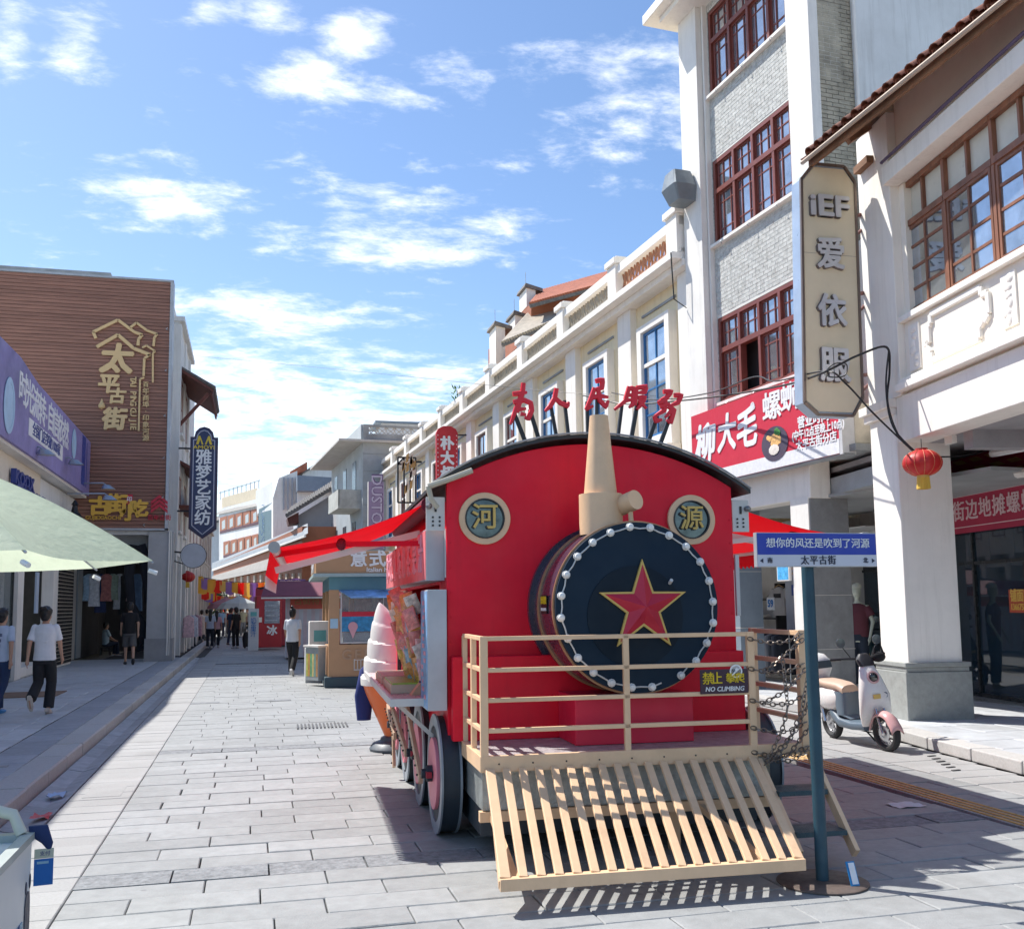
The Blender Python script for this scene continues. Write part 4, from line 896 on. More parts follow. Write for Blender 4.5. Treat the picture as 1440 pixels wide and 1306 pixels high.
B().lathe([(.85, 0), (.85, .12), (.62, .14), (.62, 0)], (d5, 2.6, zt5-1.7), 20, (1, 0, 0)).obj('arched_surround', mat('pale_slab', (0, 0, 0)), t); B().lathe([(.6, 0), (.6, .06)], (d5, 2.6, zt5-1.7), 20, (1, 0, 0)).obj('arched_window', darkin, t)
for i in range(3):
    for z in (zt5-2.6, zt5-5.9): B().box(1.5+i*3.2, 2.6+i*3.2, -.03, .02, z, z+1.9).obj('window', mat('dark_window', (.06, .08, .10), .2), t)
for z in (zt5-3.3,): B().box(d5-4.0, d5-.5, -1.2, 0, z-.15, z).box(d5-4.0, d5-.5, -1.2, -1.1, z, z+.85).box(d5-.6, d5-.5, -1.2, 0, z, z+.85).box(d5-4, d5-3.9, -1.2, 0, z, z+.85).obj('balcony', mat('balcony_plaster', (.50, .50, .45), .8, dirt=.5), t)
for k in range(7): B().box(d5, d5+.03, 0, 7, zt5-.6-k*.9, zt5-.57-k*.9).obj('ashlar_joint', stained, t)
t = thing('roof_shed', 'small grey shed roof showing above the pierced parapet', 'shed', PX(565, 596, Y=58)); B().box(-1.2, 2.4, 0, 3, -1.2, .0).obj('wall', greyplaster, t); B().box(-1.6, 2.8, -.3, 3, 0, .1).obj('roof', mat('blue_grey_sheet', (.22, .28, .33), .6), t)
# R6 plain pale gable house with tiled verge
A = PX(468, 770, Y=58); 
t = thing('gable_house', 'plain pale blue grey gable wall with a dark tiled verge sloping down left', 'house', (0, 0, 0))
def w6(px, py, Y=64): return PX(px, py, Y=Y)
B().prism([w6(420, 724), w6(476, 690), w6(476, 885), w6(420, 885)], (0, 8, 0)).obj('wall', mat('pale_blue_plaster', (.50, .54, .58), .8, var=.05), t)
tiled_roof('roof', w6(402, 726, 63), w6(478, 680, 63), w6(478, 672, 70), w6(410, 715, 70), tileg, 20, t)
B().prism([w6(404, 728, 63.2), w6(420, 720, 63.2), w6(420, 735, 63.2), w6(406, 737, 63.2)], (0, 2, 0)).obj('eave_box', mat('dark_red_timber', (0, 0, 0)), t)
t = thing('white_modern_house', 'white modern house with slotted front and grey roof terrace wall', 'house', (0, 0, 0))
def w7(px, py, Y=78): return PX(px, py, Y=Y)
B().prism([w7(384, 700), w7(392, 672), w7(418, 662), w7(418, 810), w7(384, 810)], (0, 6, 0)).obj('wall', white, t)
for k in range(4): B().prism([w7(398+k*6, 672, 77.8), w7(400+k*6, 671, 77.8), w7(400+k*6, 716, 77.8), w7(398+k*6, 717, 77.8)], (0, .3, 0)).obj('slot', mat('slot_grey', (.35, .38, .42), .7), t)
B().prism([w7(418, 668, 76), w7(478, 672, 76), w7(478, 690, 76), w7(418, 690, 76)], (0, 4, 0)).obj('terrace_wall', mat('blue_grey_concrete', (.22, .27, .33), .8, var=.2, scale=.5, dirt=.4), t)
B().prism([w7(418, 690, 77), w7(480, 690, 77), w7(480, 800, 77), w7(418, 800, 77)], (0, 4, 0)).obj('lower_wall', greyplaster, t)
B().prism([w7(425, 667, 84), w7(455, 648, 84), w7(480, 644, 84), w7(480, 672, 84), w7(425, 672, 84)], (0, 6, 0)).obj('penthouse', greyplaster, t); B().prism([w7(422, 667, 83.5), w7(453, 645, 83.5), w7(480, 641, 83.5), w7(480, 645, 83.5), w7(455, 650, 83.5)], (0, 6, 0)).obj('roof', tileg, t)
B().prism([w7(408, 663, 84), w7(432, 649, 84), w7(432, 662, 84), w7(408, 668, 84)], (0, 4, 0)).obj('tiled_roof', tiler, t)
# R8 curved block of orange framed windows
t = thing('orange_framed_block', 'far curving block with orange window frames and a pale tiled eave', 'building', (0, 0, 0))
def w8(px, py, dY=0): return PX(px, py, Y=1/(1/92+(368-px)/60*(1/125-1/92))+dY)
lm = mat('buff_wall', (.60, .52, .38), .8)
B().prism([w8(306, 726), w8(368, 706), w8(368, 700), w8(306, 716)][::1]+[], (0, 0, 0)) if False else None
B().prism([w8(308, 716), w8(366, 700), w8(366, 810), w8(308, 810)], (0, 8, 0)).obj('wall', greyplaster, t)
B().prism([w8(312, 700, 3), w8(362, 686, 3), w8(362, 708, 3), w8(312, 722, 3)], (0, 8, 0)).obj('attic', lm, t)
B().prism([w8(303, 724, -1.5), w8(364, 711, -1.5), w8(364, 703, 1.5), w8(314, 714, 1.5)], (0, .3, .1)).obj('eave_roof', mat('pale_tiles', (.33, .31, .28), .8), t)
for r_, (pa, pb) in enumerate((((309, 728), (364, 714)), ((314, 762), (364, 750)))):
    for k in range(5):
        f = k/5; g2 = (k+1)/5; xa = pa[0]+(pb[0]-pa[0])*f; xb = pa[0]+(pb[0]-pa[0])*g2; ya = pa[1]+(pb[1]-pa[1])*f; yb = pa[1]+(pb[1]-pa[1])*g2; hh_ = 19
        B().prism([w8(xa, ya, -.4), w8(xb-1, yb, -.4), w8(xb-1, yb+hh_, -.4), w8(xa, ya+hh_, -.4)], (0, .5, 0)).obj('window_bay', orange, t)
        B().prism([w8(xa+3, ya+5, -.5), w8(xb-3.5, yb+5, -.5), w8(xb-3.5, yb+hh_-2, -.5), w8(xa+3, ya+hh_-2, -.5)], (0, .2, 0)).obj('pane', mat('pale_far_glass', (.35, .38, .40), .3), t)
    B().prism([w8(pa[0], pa[1]+19, -.6), w8(pb[0], pb[1]+19, -.6), w8(pb[0], pb[1]+22, -.6), w8(pa[0], pa[1]+22, -.6)], (0, .5, 0)).obj('band', mat('plum_band', (.10, .04, .06), .7), t)
for k in range(10): B().cyl(w8(310+k*6, 703-k*1.8, 6), w8(310+k*6, 691-k*1.8, 6), .05, n=5).obj('rail_post', metal, t)
B().prism([w8(308, 692, 6), w8(366, 674, 6), w8(366, 676, 6), w8(308, 694, 6)], (0, .1, 0)).obj('rail', metal, t)
B().prism([w8(364, 716, -3), w8(384, 706, -3), w8(384, 800, -3), w8(364, 800, -3)], (0, 6, 0)).obj('side_block', mat('dark_teal_wall', (.12, .20, .23), .7), t)
B().prism([w8(360, 690, -3), w8(384, 676, -3), w8(384, 716, -3), w8(362, 722, -3)], (0, 6, 0)).obj('upper_block', greyplaster, t)
face_text('lettering', list('TUBEWAY'), .75, mat('pale_blue_print', (0, 0, 0)), t, w8(371, 745, -3.2).x, w8(371, 741, -3.2).z, w8(371, 741, -3.2).y, vert=True, lead=.72)
# R9 low tiled arcades running along the right of the far street
t = thing('arcade_roof_row', 'row of low grey roofed arcades with orange wooden shopfronts along the far street', 'building', (0, 0, 0))
def w9(px, py, dY=0): return PX(px, py, Y=1/(1/62+(420-px)/120*(1/108-1/62))+dY)
B().prism([w9(300, 796), w9(425, 740), w9(425, 900), w9(300, 868)], (6, 0, 0)).obj('wall', orange, t)
B().prism([w9(298, 800, -1), w9(428, 752, -1), w9(428, 738, 1.5), w9(298, 792, 1.5)], (.2, 0, .1)).obj('upper_roof', mat('bluish_roof', (.26, .29, .31), .8, dirt=.4), t)
B().prism([w9(298, 803, -1.2), w9(428, 755, -1.2), w9(428, 752, -1.2), w9(298, 800, -1.2)], (.1, 0, 0)).obj('gutter', white, t)
B().prism([w9(298, 818, -2.2), w9(428, 790, -2.2), w9(428, 770, -.2), w9(298, 810, -.2)], (.2, 0, .06)).obj('lower_roof', mat('pale_tiles', (0, 0, 0)), t)
for k in range(14):
    px = 302+k*9; B().prism([w9(px, 812-k*.5, -.6), w9(px+2.2, 812-k*.5, -.6), w9(px+2.2, 869+k*2.2, -.6), w9(px, 869+k*2.2, -.6)], (.3, 0, 0)).obj('pillar', mat('cream_pillar', (.60, .50, .38), .8), t)
    B().prism([w9(px+3, 826-k*.4, -.3), w9(px+8, 826-k*.4, -.3), w9(px+8, 867+k*2.2, -.3), w9(px+3, 867+k*2.2, -.3)], (.2, 0, 0)).obj('shopfront', mat('far_shop_%d' % (k % 3), ((.10, .09, .08), (.35, .33, .3), (.22, .08, .05))[k % 3], .6), t)
# street end
t = thing('street_end_house', 'pale house closing the far end of the street', 'house', (0, 0, 0))
B().prism([PX(285, 740, Y=140), PX(325, 728, Y=140), PX(325, 870, Y=140), PX(285, 870, Y=140)], (0, 8, 0)).obj('wall', greyplaster, t)
B().prism([PX(283, 742, Y=139), PX(326, 728, Y=139), PX(326, 722, Y=142), PX(290, 734, Y=142)], (0, 0, .3)).obj('roof', tileg, t)
# ================================================================ THE LOCOMOTIVE KIOSK
FT = Fr(2.5, 7.1, -3)
tr = thing('locomotive_kiosk', 'red steam locomotive shaped kiosk with navy boiler front, gold star and tan cowcatcher', 'kiosk', FT.o, FT.r)
red = mat('train_red_paint', (.80, .006, .032), .45, var=.10, scale=1.5, bump=.05, bscale=8, dirt=.2, spec=.3, streak=.22)
redd = mat('train_dark_red', (.30, .010, .03), .5, var=.1)
navyp = mat('boiler_navy', (.004, .020, .042), .5, spec=.25, var=.12, scale=2, dirt=.1)
plum = mat('boiler_plum', (.045, .04, .07), .26, var=.1, coat=.3)
tan = mat('tan_train_paint', (.80, .54, .33), .42, var=.07, scale=3, bump=.1, bscale=30, dirt=.3, streak=.15)
checker = mat('worn_checker_plate', (.42, .39, .40), .45, var=.3, scale=14, bump=.9, bscale=70, metal=.3)
checkg = mat('silver_checker_plate', (.40, .43, .42), .38, metal=.6, var=.25, scale=8, bump=1.0, bscale=45)
pinkhub = mat('pink_wheel_hub', (.82, .26, .32), .5, var=.06)
wheelg = mat('grey_blue_wheel', (.28, .33, .38), .4, var=.1, metal=.2, dirt=.25)
wheeld = mat('dark_wheel', (.022, .035, .05), .5, var=.2)
whitep = mat('white_metal_plate', (.62, .62, .60), .4, var=.05)
# body shell
def arc(x, r0=2.50, top=2.90, hw=1.24):
    c = (hw*hw-(top-r0)**2)/(2*(top-r0)); rad = top-r0+c; return math.sqrt(rad*rad-x*x)-c+r0
NA = 24
def prof(hw, z0, dz=0, n=NA): return [(-hw, z0)]+[(-hw+2*hw*i/n, arc(-hw+2*hw*i/n)+dz) for i in range(n+1)]+[(hw, z0)]
B().prism([(x, 0, z) for x, z in prof(1.12, .70, -.035)], (0, .05, 0)).obj('front_wall', red, tr, bev=.006)
q = B().box(-1.12, -1.07, .05, .42, .62, 2.42).box(-1.12, -1.07, 3.5, 4.1, .62, 2.42).box(-1.12, -1.07, .42, 3.5, .62, .97).box(-1.12, -1.07, .42, 3.5, 1.82, 2.42).box(1.07, 1.12, .05, 4.1, .62, 2.42).box(-1.12, 1.12, 4.1, 4.15, .62, 2.6)
q.obj('side_wall', red, tr)
B().box(-1.05, 1.05, .8, .85, .97, 2.4).box(-1.06, 1.06, .06, 4.05, .66, .7).obj('inner_wall', darkin, tr)
o = [(x*1.0, arc(x)+.03) for x in [(-1.25+2.5*i/NA) for i in range(NA+1)]]; i_ = [(x, z-.05) for x, z in o]
q = B()
for k in range(NA): (xa, za), (xb, zb) = o[k], o[k+1]; q.add([(xa, -.07, za), (xb, -.07, zb), (xb, 4.2, zb), (xa, 4.2, za), (xa, -.07, za-.03), (xb, -.07, zb-.03), (xb, 4.2, zb-.03), (xa, 4.2, za-.03)], [(0, 1, 2, 3), (7, 6, 5, 4), (4, 5, 1, 0), (3, 2, 6, 7)]+([(0, 3, 7, 4)] if k == 0 else [])+([(1, 5, 6, 2)] if k == NA-1 else []))
q.obj('roof', mat('black_roof_sheet', (.02, .022, .025), .45, var=.2, dirt=.2), tr, smooth=True)
B().tube([(x, -.078, z+.008) for x, z in o], .008, 6).obj('roof_edge_tube', mat('grey_edge_tube', (.30, .31, .32), .5), tr)
B().tube([(-1.27, -.12, 2.51), (-1.1, -.13, 2.57), (-.95, -.13, 2.63)], .022, 7).tube([(-1.27, -.12, 2.51), (-1.25, -.12, 2.42), (-1.2, -.1, 2.36)], .02, 6).obj('loose_cable', mat('cream_cable', (.5, .46, .36), .5), tr)
# round windows
for sx, ch in ((-.84, '河'), (.775, '源')):
    w_ = B().lathe([(.192, 0), (.192, .028), (.145, .028), (.145, 0)], (0, 0, 0), 48, (0, -1, 0)).obj('round_window', tan, tr, (sx, 0, 2.29), bev=.003, smooth=True)
    B().lathe([(.148, .0), (.148, .034), (.138, .034), (.138, .0)], (0, 0, 0), 40, (0, -1, 0)).obj('seal', blackm, w_)
    B().lathe([(.139, 0), (.139, .016)], (0, 0, 0), 40, (0, -1, 0)).obj('pane', mat('mirror_glass', (.09, .11, .12), .05, metal=.7, var=.5, scale=7), w_)
    face_text('lettering', ch, .20, blackm, w_, -.008, .0, -.020, off=.03, ext=.004); face_text('lettering', ch, .20, gold, w_, 0, .002, -.028, off=.012, ext=.006)
q = B()
for k in range(9): q.ell((-1.095, -.002, .85+k*.18), (.007, .005, .007), 6, 4).ell((1.095, -.002, .85+k*.18), (.007, .005, .007), 6, 4)
q.obj('wall_rivets', red, tr)
# ledge and box under the boiler
B().box(-1.10, 1.12, -.12, -.002, .70, 1.29).obj('lower_ledge', red, tr, bev=.006)
B().box(-.33, .52, -.58, -.122, .702, 1.03).obj('box_under_boiler', mat('box_red', (.66, .012, .05), .5, var=.06), tr, bev=.005)  # box has its own, slightly pinker red than the body
# boiler
bo = put('boiler', None, tr, (.09, 0, 1.63))
def ring(a, c, y0, y1, nm, m, par=bo, ri=None):
    pr = [(a, -y0), (c, -y1)] if ri is None else [(ri, -y0), (a, -y0), (c, -y1), (ri, -y1)]
    return B().lathe(pr, (0, 0, 0), 72, (0, -1, 0)).obj(nm, m, par, smooth=True)
ring(.615, .615, -.001, -.05, 'rear_band', plum); ring(.585, .585, -.05, -.66, 'shell', plum); ring(.600, .600, -.25, -.265, 'copper_band', mat('copper_line', (.45, .25, .14), .35, metal=.4)); ring(.592, .592, -.655, -.675, 'copper_band', mat('copper_line', (0, 0, 0)))
ring(.578, .578, -.675, -.715, 'front_plate', navyp); 
B().lathe([(.34, 0), (.34, .006)], (-.02, -.716, -.06), 48, (0, -1, 0)).obj('raised_disc', mat('disc_navy', (.003, .013, .026), .5, spec=.25, var=.12), bo)
# star
def star(R_, r_, y, dep, facet):
    q = B(); pts = []
    for k in range(10):
        a = math.pi/2+k*math.pi/5; rr = R_ if k % 2 == 0 else r_; pts.append((rr*math.cos(a), 0, rr*math.sin(a)))
    if facet:
        q.v = [(x, y, z) for x, _, z in pts]+[(0, y-dep, 0)]; q.f = [(k, (k+1) % 10, 10) for k in range(10)]+[tuple(range(10))[::-1]]
    else: q.prism([(x, y, z) for x, _, z in pts], (0, -dep, 0))
    return q
star(.325, .128, -.722, .02, False).obj('star_border', gold, bo, (.03, 0, .0)); star(.288, .110, -.743, .065, True).obj('star', mat('star_red', (.55, .02, .05), .4, var=.06), bo, (.03, 0, .0))
B().cyl((.03+.2, -.72, .16), (.03+.2, -.76, .18), .012, n=8).obj('bolt', whitep, bo)
# bulbs and their cable
q = B(); cab = []
bulb = B().lathe([(.001, -.01), (.018, -.004), (.022, .006), (.018, .020), (.001, .026)], (0, 0, 0), 12, (0, -1, 0)).mesh('bulb', mat('white_bulb', (.85, .84, .80), .25, var=.04), True)
holder = B().lathe([(.028, 0), (.028, .012), (.012, .016)], (0, 0, 0), 10, (0, -1, 0)).mesh('holder', mat('bulb_holder', (.7, .7, .68), .5))
for k in range(23):
    a = R(-58)+k*R(352)/23*1.0
    rr = .545+(random.uniform(-.006, .006)); p = (rr*math.cos(a), -.717, rr*math.sin(a)); o_ = put('bulb', bulb, bo, (p[0], p[1]-.012, p[2])); put('holder', holder, o_, (0, .010, 0)); cab.append(Vector(p)+Vector((0, -.006, 0)))
    a2 = a+R(352)/46; cab.append(Vector((.535*math.cos(a2), -.722, .535*math.sin(a2))))
q.tube(cab, .0055, 5).obj('bulb_cable', mat('white_cable', (.6, .6, .58), .5), bo)
x = -.585*math.cos(.1)
ca = put('caution_sticker', B().box(0, .16, -.002, 0, -.06, .07).mesh('caution_sticker', mat('black_print', (.02, .02, .02), .5)), bo, (-.592, -.36, .02), (0, 0, R(-90)))
face_text('lettering', '禁止攀爬', .055, mat('yellow_print2', (.75, .55, .02), .5), ca, .08, .03, -.004, off=.03, ext=.001, sx=.7); face_text('lettering', 'NO CLIMBING', .028, whitel, ca, .08, -.03, -.004, off=.02, ext=.001, sx=.8)
# chimney and horn
ch_ = B().lathe([(.155, 2.14), (.155, 2.43), (.118, 2.435), (.085, 2.78), (.066, 3.0), (.058, 3.0), (.05, 2.95)], (-.07, -.42, 0), 36).obj('chimney', tan, tr, smooth=True)
h = B().cyl((.02, -.40, 2.325), (.125, -.62, 2.375), .07, n=28).obj('horn', tan, tr, smooth=True); B().cyl((.10, -.56, 2.36), (.11, -.56, 2.20), .018, n=8).obj('stay', tan, h); B().cyl((.03, -.42, 2.33), (.03, -.42, 2.2), .018, n=8).obj('stay', tan, h)
# roof lettering on black posts
lt_red = mat('sign_red_letter', (.80, .015, .035), .4, var=.05)
BR = {
 'wei': ([[(342, 630), (338, 670), (312, 735), (288, 800)], [(298, 675), (330, 672), (356, 668)], [(300, 708), (345, 700), (372, 712), (376, 742), (362, 776), (346, 770)], [(318, 738), (352, 735)], [(330, 756), (352, 760)], [(328, 705), (318, 752)]], ((306, 775), (371, 762))),
 'ren': ([[(478, 652), (470, 692), (452, 724), (431, 745)], [(470, 690), (494, 712), (522, 724), (528, 708)]], ((456, 735), (514, 725))),
 'min': ([[(638, 622), (668, 616), (664, 650), (636, 655)], [(634, 650), (620, 692), (597, 738)], [(618, 692), (655, 682), (690, 688)], [(648, 652), (656, 702), (680, 728), (690, 702)], [(598, 737), (628, 724)]], ((607, 730), (648, 700))),
 'fu': ([[(776, 645), (760, 702), (716, 739)], [(768, 655), (797, 650), (792, 716), (776, 730)], [(767, 680), (792, 678)], [(762, 701), (790, 698)], [(806, 650), (846, 645), (840, 666), (811, 671)], [(806, 650), (802, 722)], [(811, 691), (840, 688), (826, 716), (808, 738)], [(814, 700), (846, 735)]], ((752, 735), (815, 735))),
 'wu': ([[(916, 665), (950, 664), (930, 690), (904, 700)], [(895, 712), (926, 700), (921, 741), (882, 765)], [(880, 765), (886, 786), (910, 780)], [(960, 680), (991, 680), (976, 710), (940, 726)], [(935, 726), (961, 740), (946, 792), (930, 781)], [(951, 741), (924, 771)], [(904, 727), (942, 715)]], ((895, 790), (950, 790)))}
def zpt(z): return FT.uz(619+z[0]/2.921, 323+z[1]/2.921, .10)
for nm_, (strokes, posts) in BR.items():
    q = B()
    for k, st_ in enumerate(strokes):
        P_ = [zpt(v) for v in st_]; n_ = len(P_); rr = [.021 if 0 < i_ < n_-1 else (.019 if i_ == 0 else .011) for i_ in range(n_)]
        pts = []; rs = []
        for a_ in range(n_-1):
            for t_ in range(4):
                u = t_/4; pts.append((P_[a_][0]*(1-u)+P_[a_+1][0]*u, .10, P_[a_][1]*(1-u)+P_[a_+1][1]*u)); rs.append(rr[a_]*(1-u)+rr[a_+1]*u)
        pts.append((P_[-1][0], .10, P_[-1][1])); rs.append(rr[-1])
        k0 = len(q.v); q.tube(pts, rs, 8); q.v[k0:] = [(v[0], .10+max(-.013, min(.013, (v[1]-.10)*1.6))-k*.0006, v[2]) for v in q.v[k0:]]
    q.obj('roof_letter', lt_red, tr)
    for pz in posts:
        x_, z_ = zpt(pz); xb_ = x_*.84; B().bar((x_, .125, z_+.05), (xb_, .12, arc(xb_)+.03), .022, .03).obj('letter_post', blackm, tr)
B().prism([(-.64, .08, arc(-.64)+.02), (-.3, .08, arc(-.3)+.025), (.1, .08, arc(.1)+.025), (.72, .08, arc(.72)+.02), (.72, .08, arc(.72)+.05), (.1, .08, arc(.1)+.055), (-.3, .08, arc(-.3)+.055), (-.64, .08, arc(-.64)+.05)], (0, .06, 0)).obj('letter_base', blackm, tr)
# platform
pl = B().box(-1.02, 1.21, -.86, -.12, .66, .70).obj('platform', checker, tr)
B().box(-1.04, .84, -.90, -.86, .605, .705).box(-1.04, -1.0, -.86, -.12, .605, .705).box(.84, 1.23, -.90, -.86, .63, .705).obj('edge_beam', tan, pl, bev=.004)
B().box(-1.0, 1.0, -.74, -.72, .34, .60).box(-1.0, -.98, -.72, .2, .34, .6).obj('skirt_plate', checkg, tr)
B().box(-1.02, 1.0, -.76, -.70, .27, .335).obj('lower_beam', tan, tr)
q = B()
for k in range(8): q.ell((-.92+k*.22, -.902, .655), (.006, .004, .006), 6, 4)
q.obj('beam_bolts', blackm, pl)
for x in (.3,): B().box(x, x+.07, -.66, -.6, .0, .3).obj('support_leg', tan, tr)
B().box(-.98, .98, -.55, 4.0, .14, .60).obj('underframe_light_block', wheeld, tr)  # underframe box drawn forward and down to keep light out underneath
# railing
rh = (1.44, 1.24, 1.05, .86)
ra = put('railing', None, tr, (0, 0, 0))
def rp(x, y, z0, z1, w=.05, d=.035, nm='post'): return B().box(x-w/2, x+w/2, y-d/2, y+d/2, z0, z1).obj(nm, tan, ra, bev=.003)
for x in (-1.01, .82): rp(x, -.88, .62, 1.455)
rp(-.06, -.88, .70, 1.45, .04, .03)
for y in (-.48, -.10): rp(-1.01, y, .70, 1.44, .035, .05)
for y, w in ((-.88, .055), (-.14, .05)): rp(1.19, y, .64, 1.46, .05, w)
for z in rh:
    B().box(-.985, .795, -.895, -.865, z-.014, z+.014).obj('rail', tan, ra, bev=.003)
    B().box(-1.025, -.995, -.86, -.10, z-.014, z+.014).obj('rail', tan, ra, bev=.003)
    B().box(1.17, 1.21, -.852, -.165, z-.016, z+.016).obj('rail', tan, ra, bev=.003)
# caution board on the railing
cb = put('caution_board', B().box(-.17, .17, -.008, 0, -.085, .075).mesh('caution_board', mat('dark_plum_board', (.05, .02, .04), .4)), ra, (.615, -.90, 1.135))
for cch, xx in (('禁', -.115), ('止', -.055), ('攀', .045), ('爬', .11)): face_text('lettering', cch, .085 if xx < 0 else .07, mat('yellow_print2', (0, 0, 0)), cb, xx, .012, -.011, off=.012, ext=.001)
face_text('lettering', 'NO CLIMBING', .043, whitel, cb, 0, -.055, -.011, off=.012, ext=.001, shear=.2)
B().lathe([(.045, 0), (.045, .004), (.035, .004), (.035, 0)], (.085, -.008, .06), 20, (0, -1, 0)).bar((.055, -.011, .035), (.115, -.011, .085), .008).ell((.09, -.011, .07), (.012, .002, .012), 8, 5).obj('forbidden_mark', whitel, cb)
# cowcatcher
cw = put('cowcatcher', None, tr, (0, 0, 0))
tx0, tx1, bx0, bx1 = -1.0, .815, -1.09, .69; ty, tz, by, bz = -.90, .62, -1.77, .185
n = 18
for k in range(n):
    f = k/(n-1); a = Vector((tx0+(tx1-tx0)*f+.02*(1-2*f), ty-.01, tz)); c = Vector((bx0+.03+(bx1-bx0-.06)*f, by, bz)); w = .05 if 0 < k < n-1 else .06
    B().bar(a, c, w, .022, up=(0, -1, .3)).obj('slat', tan, cw, bev=.003)
B().box(bx0, bx1, by-.03, by+.03, .125, bz+.004).obj('bottom_bar', tan, cw, bev=.003); B().bar((bx0+.01, by, .155), (tx0+.02, ty-.02, .58), .03, .05).obj('side_plate', tan, cw); B().bar((bx1-.01, by, .155), (tx1, ty-.02, .58), .03, .05).obj('side_plate', tan, cw)
B().bar((bx0+.1, by+.04, .15), (bx0+.15, -.8, .3), .04).obj('brace', tan, cw); B().bar((bx1-.2, by+.04, .15), (bx1-.22, -.8, .3), .04).obj('brace', tan, cw)
# steps at the opening
st = put('steps', None, tr, (0, 0, 0))
for y, z in ((-1.02, .44), (-1.24, .23)): B().box(.86, 1.20, y-.13, y+.10, z-.03, z).obj('tread', mat('dark_tread_plate', (.05, .09, .11), .45, bump=.8, bscale=60, metal=.4), st)
B().bar((1.225, -.89, .64), (1.225, -1.42, .10), .03, .07).obj('stringer', tan, st); B().bar((.85, -.89, .6), (.85, -1.42, .12), .03, .05).obj('stringer', tan, st)
B().box(.95, 1.0, -.74, -.70, .3, .62).obj('hanger', tan, st)
# wheels
def wheel(x, y, side, r=.43, rod=True):
    w_ = put('wheel', None, tr, (x, y, r-.005)); s_ = side
    ax = (s_, 0, 0)
    B().lathe([(r-.015, -.13), (r-.015, -.004)], (0, 0, 0), 48, ax).obj('tyre', wheeld, w_, smooth=True)
    B().lathe([(r, 0), (r, .014), (r*.80, .014), (r*.80, 0)], (0, 0, 0), 56, ax).obj('rim', wheelg, w_, smooth=True)
    B().lathe([(r*.995, -.135), (r*.995, -.12), (r*.7, -.12), (r*.7, -.135)], (0, 0, 0), 48, ax).obj('inner_flange', wheelg, w_, smooth=True)
    B().lathe([(r*.80, -.01), (r*.80, .004)], (0, 0, 0), 48, ax).obj('web', wheeld, w_); B().lathe([(r*.60, 0), (r*.60, .03)], (0, 0, 0), 44, ax).obj('hub', pinkhub, w_, bev=.004, smooth=True)
    B().box(-.032, .006, -.10, .10, -.02, .02).obj('crank', redd, w_, (s_*.05, 0, 0))
    B().lathe([(.06, .03), (.06, .07), (.035, .08), (.035, .11)], (0, 0, 0), 16, ax).obj('axle_cap', wheeld, w_)
    q = B()
    for k in range(28):
        a = 2*math.pi*k/28; q.ell((-s_*.115, (r-.03)*math.cos(a), (r-.03)*math.sin(a)), (.006, .006, .006), 6, 4)
    q.obj('rivets', blackm, w_)
for y in (.28, 1.38, 2.55, 3.45): wheel(-1.17, y, -1)
for y in (.15, 1.38, 2.55): wheel(1.32, y, 1)
rodm = mat('worn_rod_paint', (.52, .36, .24), .5, var=.15, dirt=.5)
for (ya, za), (yb, zb) in (((.30, .38), (1.50, .82)), ((1.40, .42), (2.75, .62)), ((2.5, .42), (3.5, .60)), ((2.6, .12), (2.9, .80))):
    r_ = B().bar((-1.28, ya, za), (-1.27, yb, zb), .075, .03, up=(1, 0, 0)).obj('connecting_rod', rodm, tr, bev=.004); q = B()
    for k in range(9):
        f = (k+.5)/9; q.ell((-1.303, ya+(yb-ya)*f, za+(zb-za)*f), (.008, .010, .010), 6, 4)
    q.obj('bolt', blackm, r_)
# counter on the left side
ct = B().box(-1.50, -1.12, .15, 3.45, .935, .965).obj('counter', mat('pink_white_counter', (.66, .50, .50), .3, var=.08), tr)
B().box(-1.52, -1.50, .13, 3.47, .93, .985).box(-1.50, -1.12, .13, .15, .93, .985).obj('edge_strip', whitep, ct)
[B().bar((-1.45, y, .93), (-1.15, y, .65), .03).obj('counter_brace', whitep, ct) for y in (.4, 2.4)]
# upper side sign box
sb = B().box(-1.26, -1.125, .10, 3.8, 1.84, 2.22).obj('side_sign_box', mat('grey_box_end', (.42, .45, .48), .4), tr)
B().box(-1.264, -1.26, .12, 3.78, 1.85, 2.21).obj('print', mat('faded_pink_print', (.72, .20, .22), .5, var=.35, scale=1.5), sb)
for k, ch in enumerate('冰饮小吃奶茶果汁'):
    o_ = face_text('lettering', ch, .30, mat('pale_pink_letter', (.80, .40, .48), .5), sb, -1.31, 2.03, .42+k*.44, off=.02, sx=1.0); o_.location = (-1.268, 3.5-k*.44, 2.03); o_.rotation_euler = (R(90), 0, R(-90)); 
B().cyl((-1.11, .07, 1.86), (-1.11, .07, 2.22), .018, n=8).obj('tube', whitep, sb)
B().box(-1.17, -1.13, 3.44, 3.50, .965, 1.84).obj('hatch_post', mat('dark_plum_post', (.02, .012, .02), .4), tr)
# tall printed board at the front corner
bd = B().box(-1.27, -1.13, -.05, .34, .91, 1.77).obj('menu_board', mat('grey_white_board', (.46, .50, .54), .4), tr, bev=.004)
B().box(-1.275, -1.27, -.04, .33, .92, 1.76).obj('print', mat('blue_menu_print', (.22, .42, .66), .4, var=.5, scale=5), bd)
for k in range(14): B().cbox((-1.277, random.uniform(.06, .24), 1.0+k*.052), (.003, random.uniform(.05, .14), .03)).obj('menu_picture', mat('pink_menu_print', (.72, .32, .38), .5, var=.5, scale=30), bd)
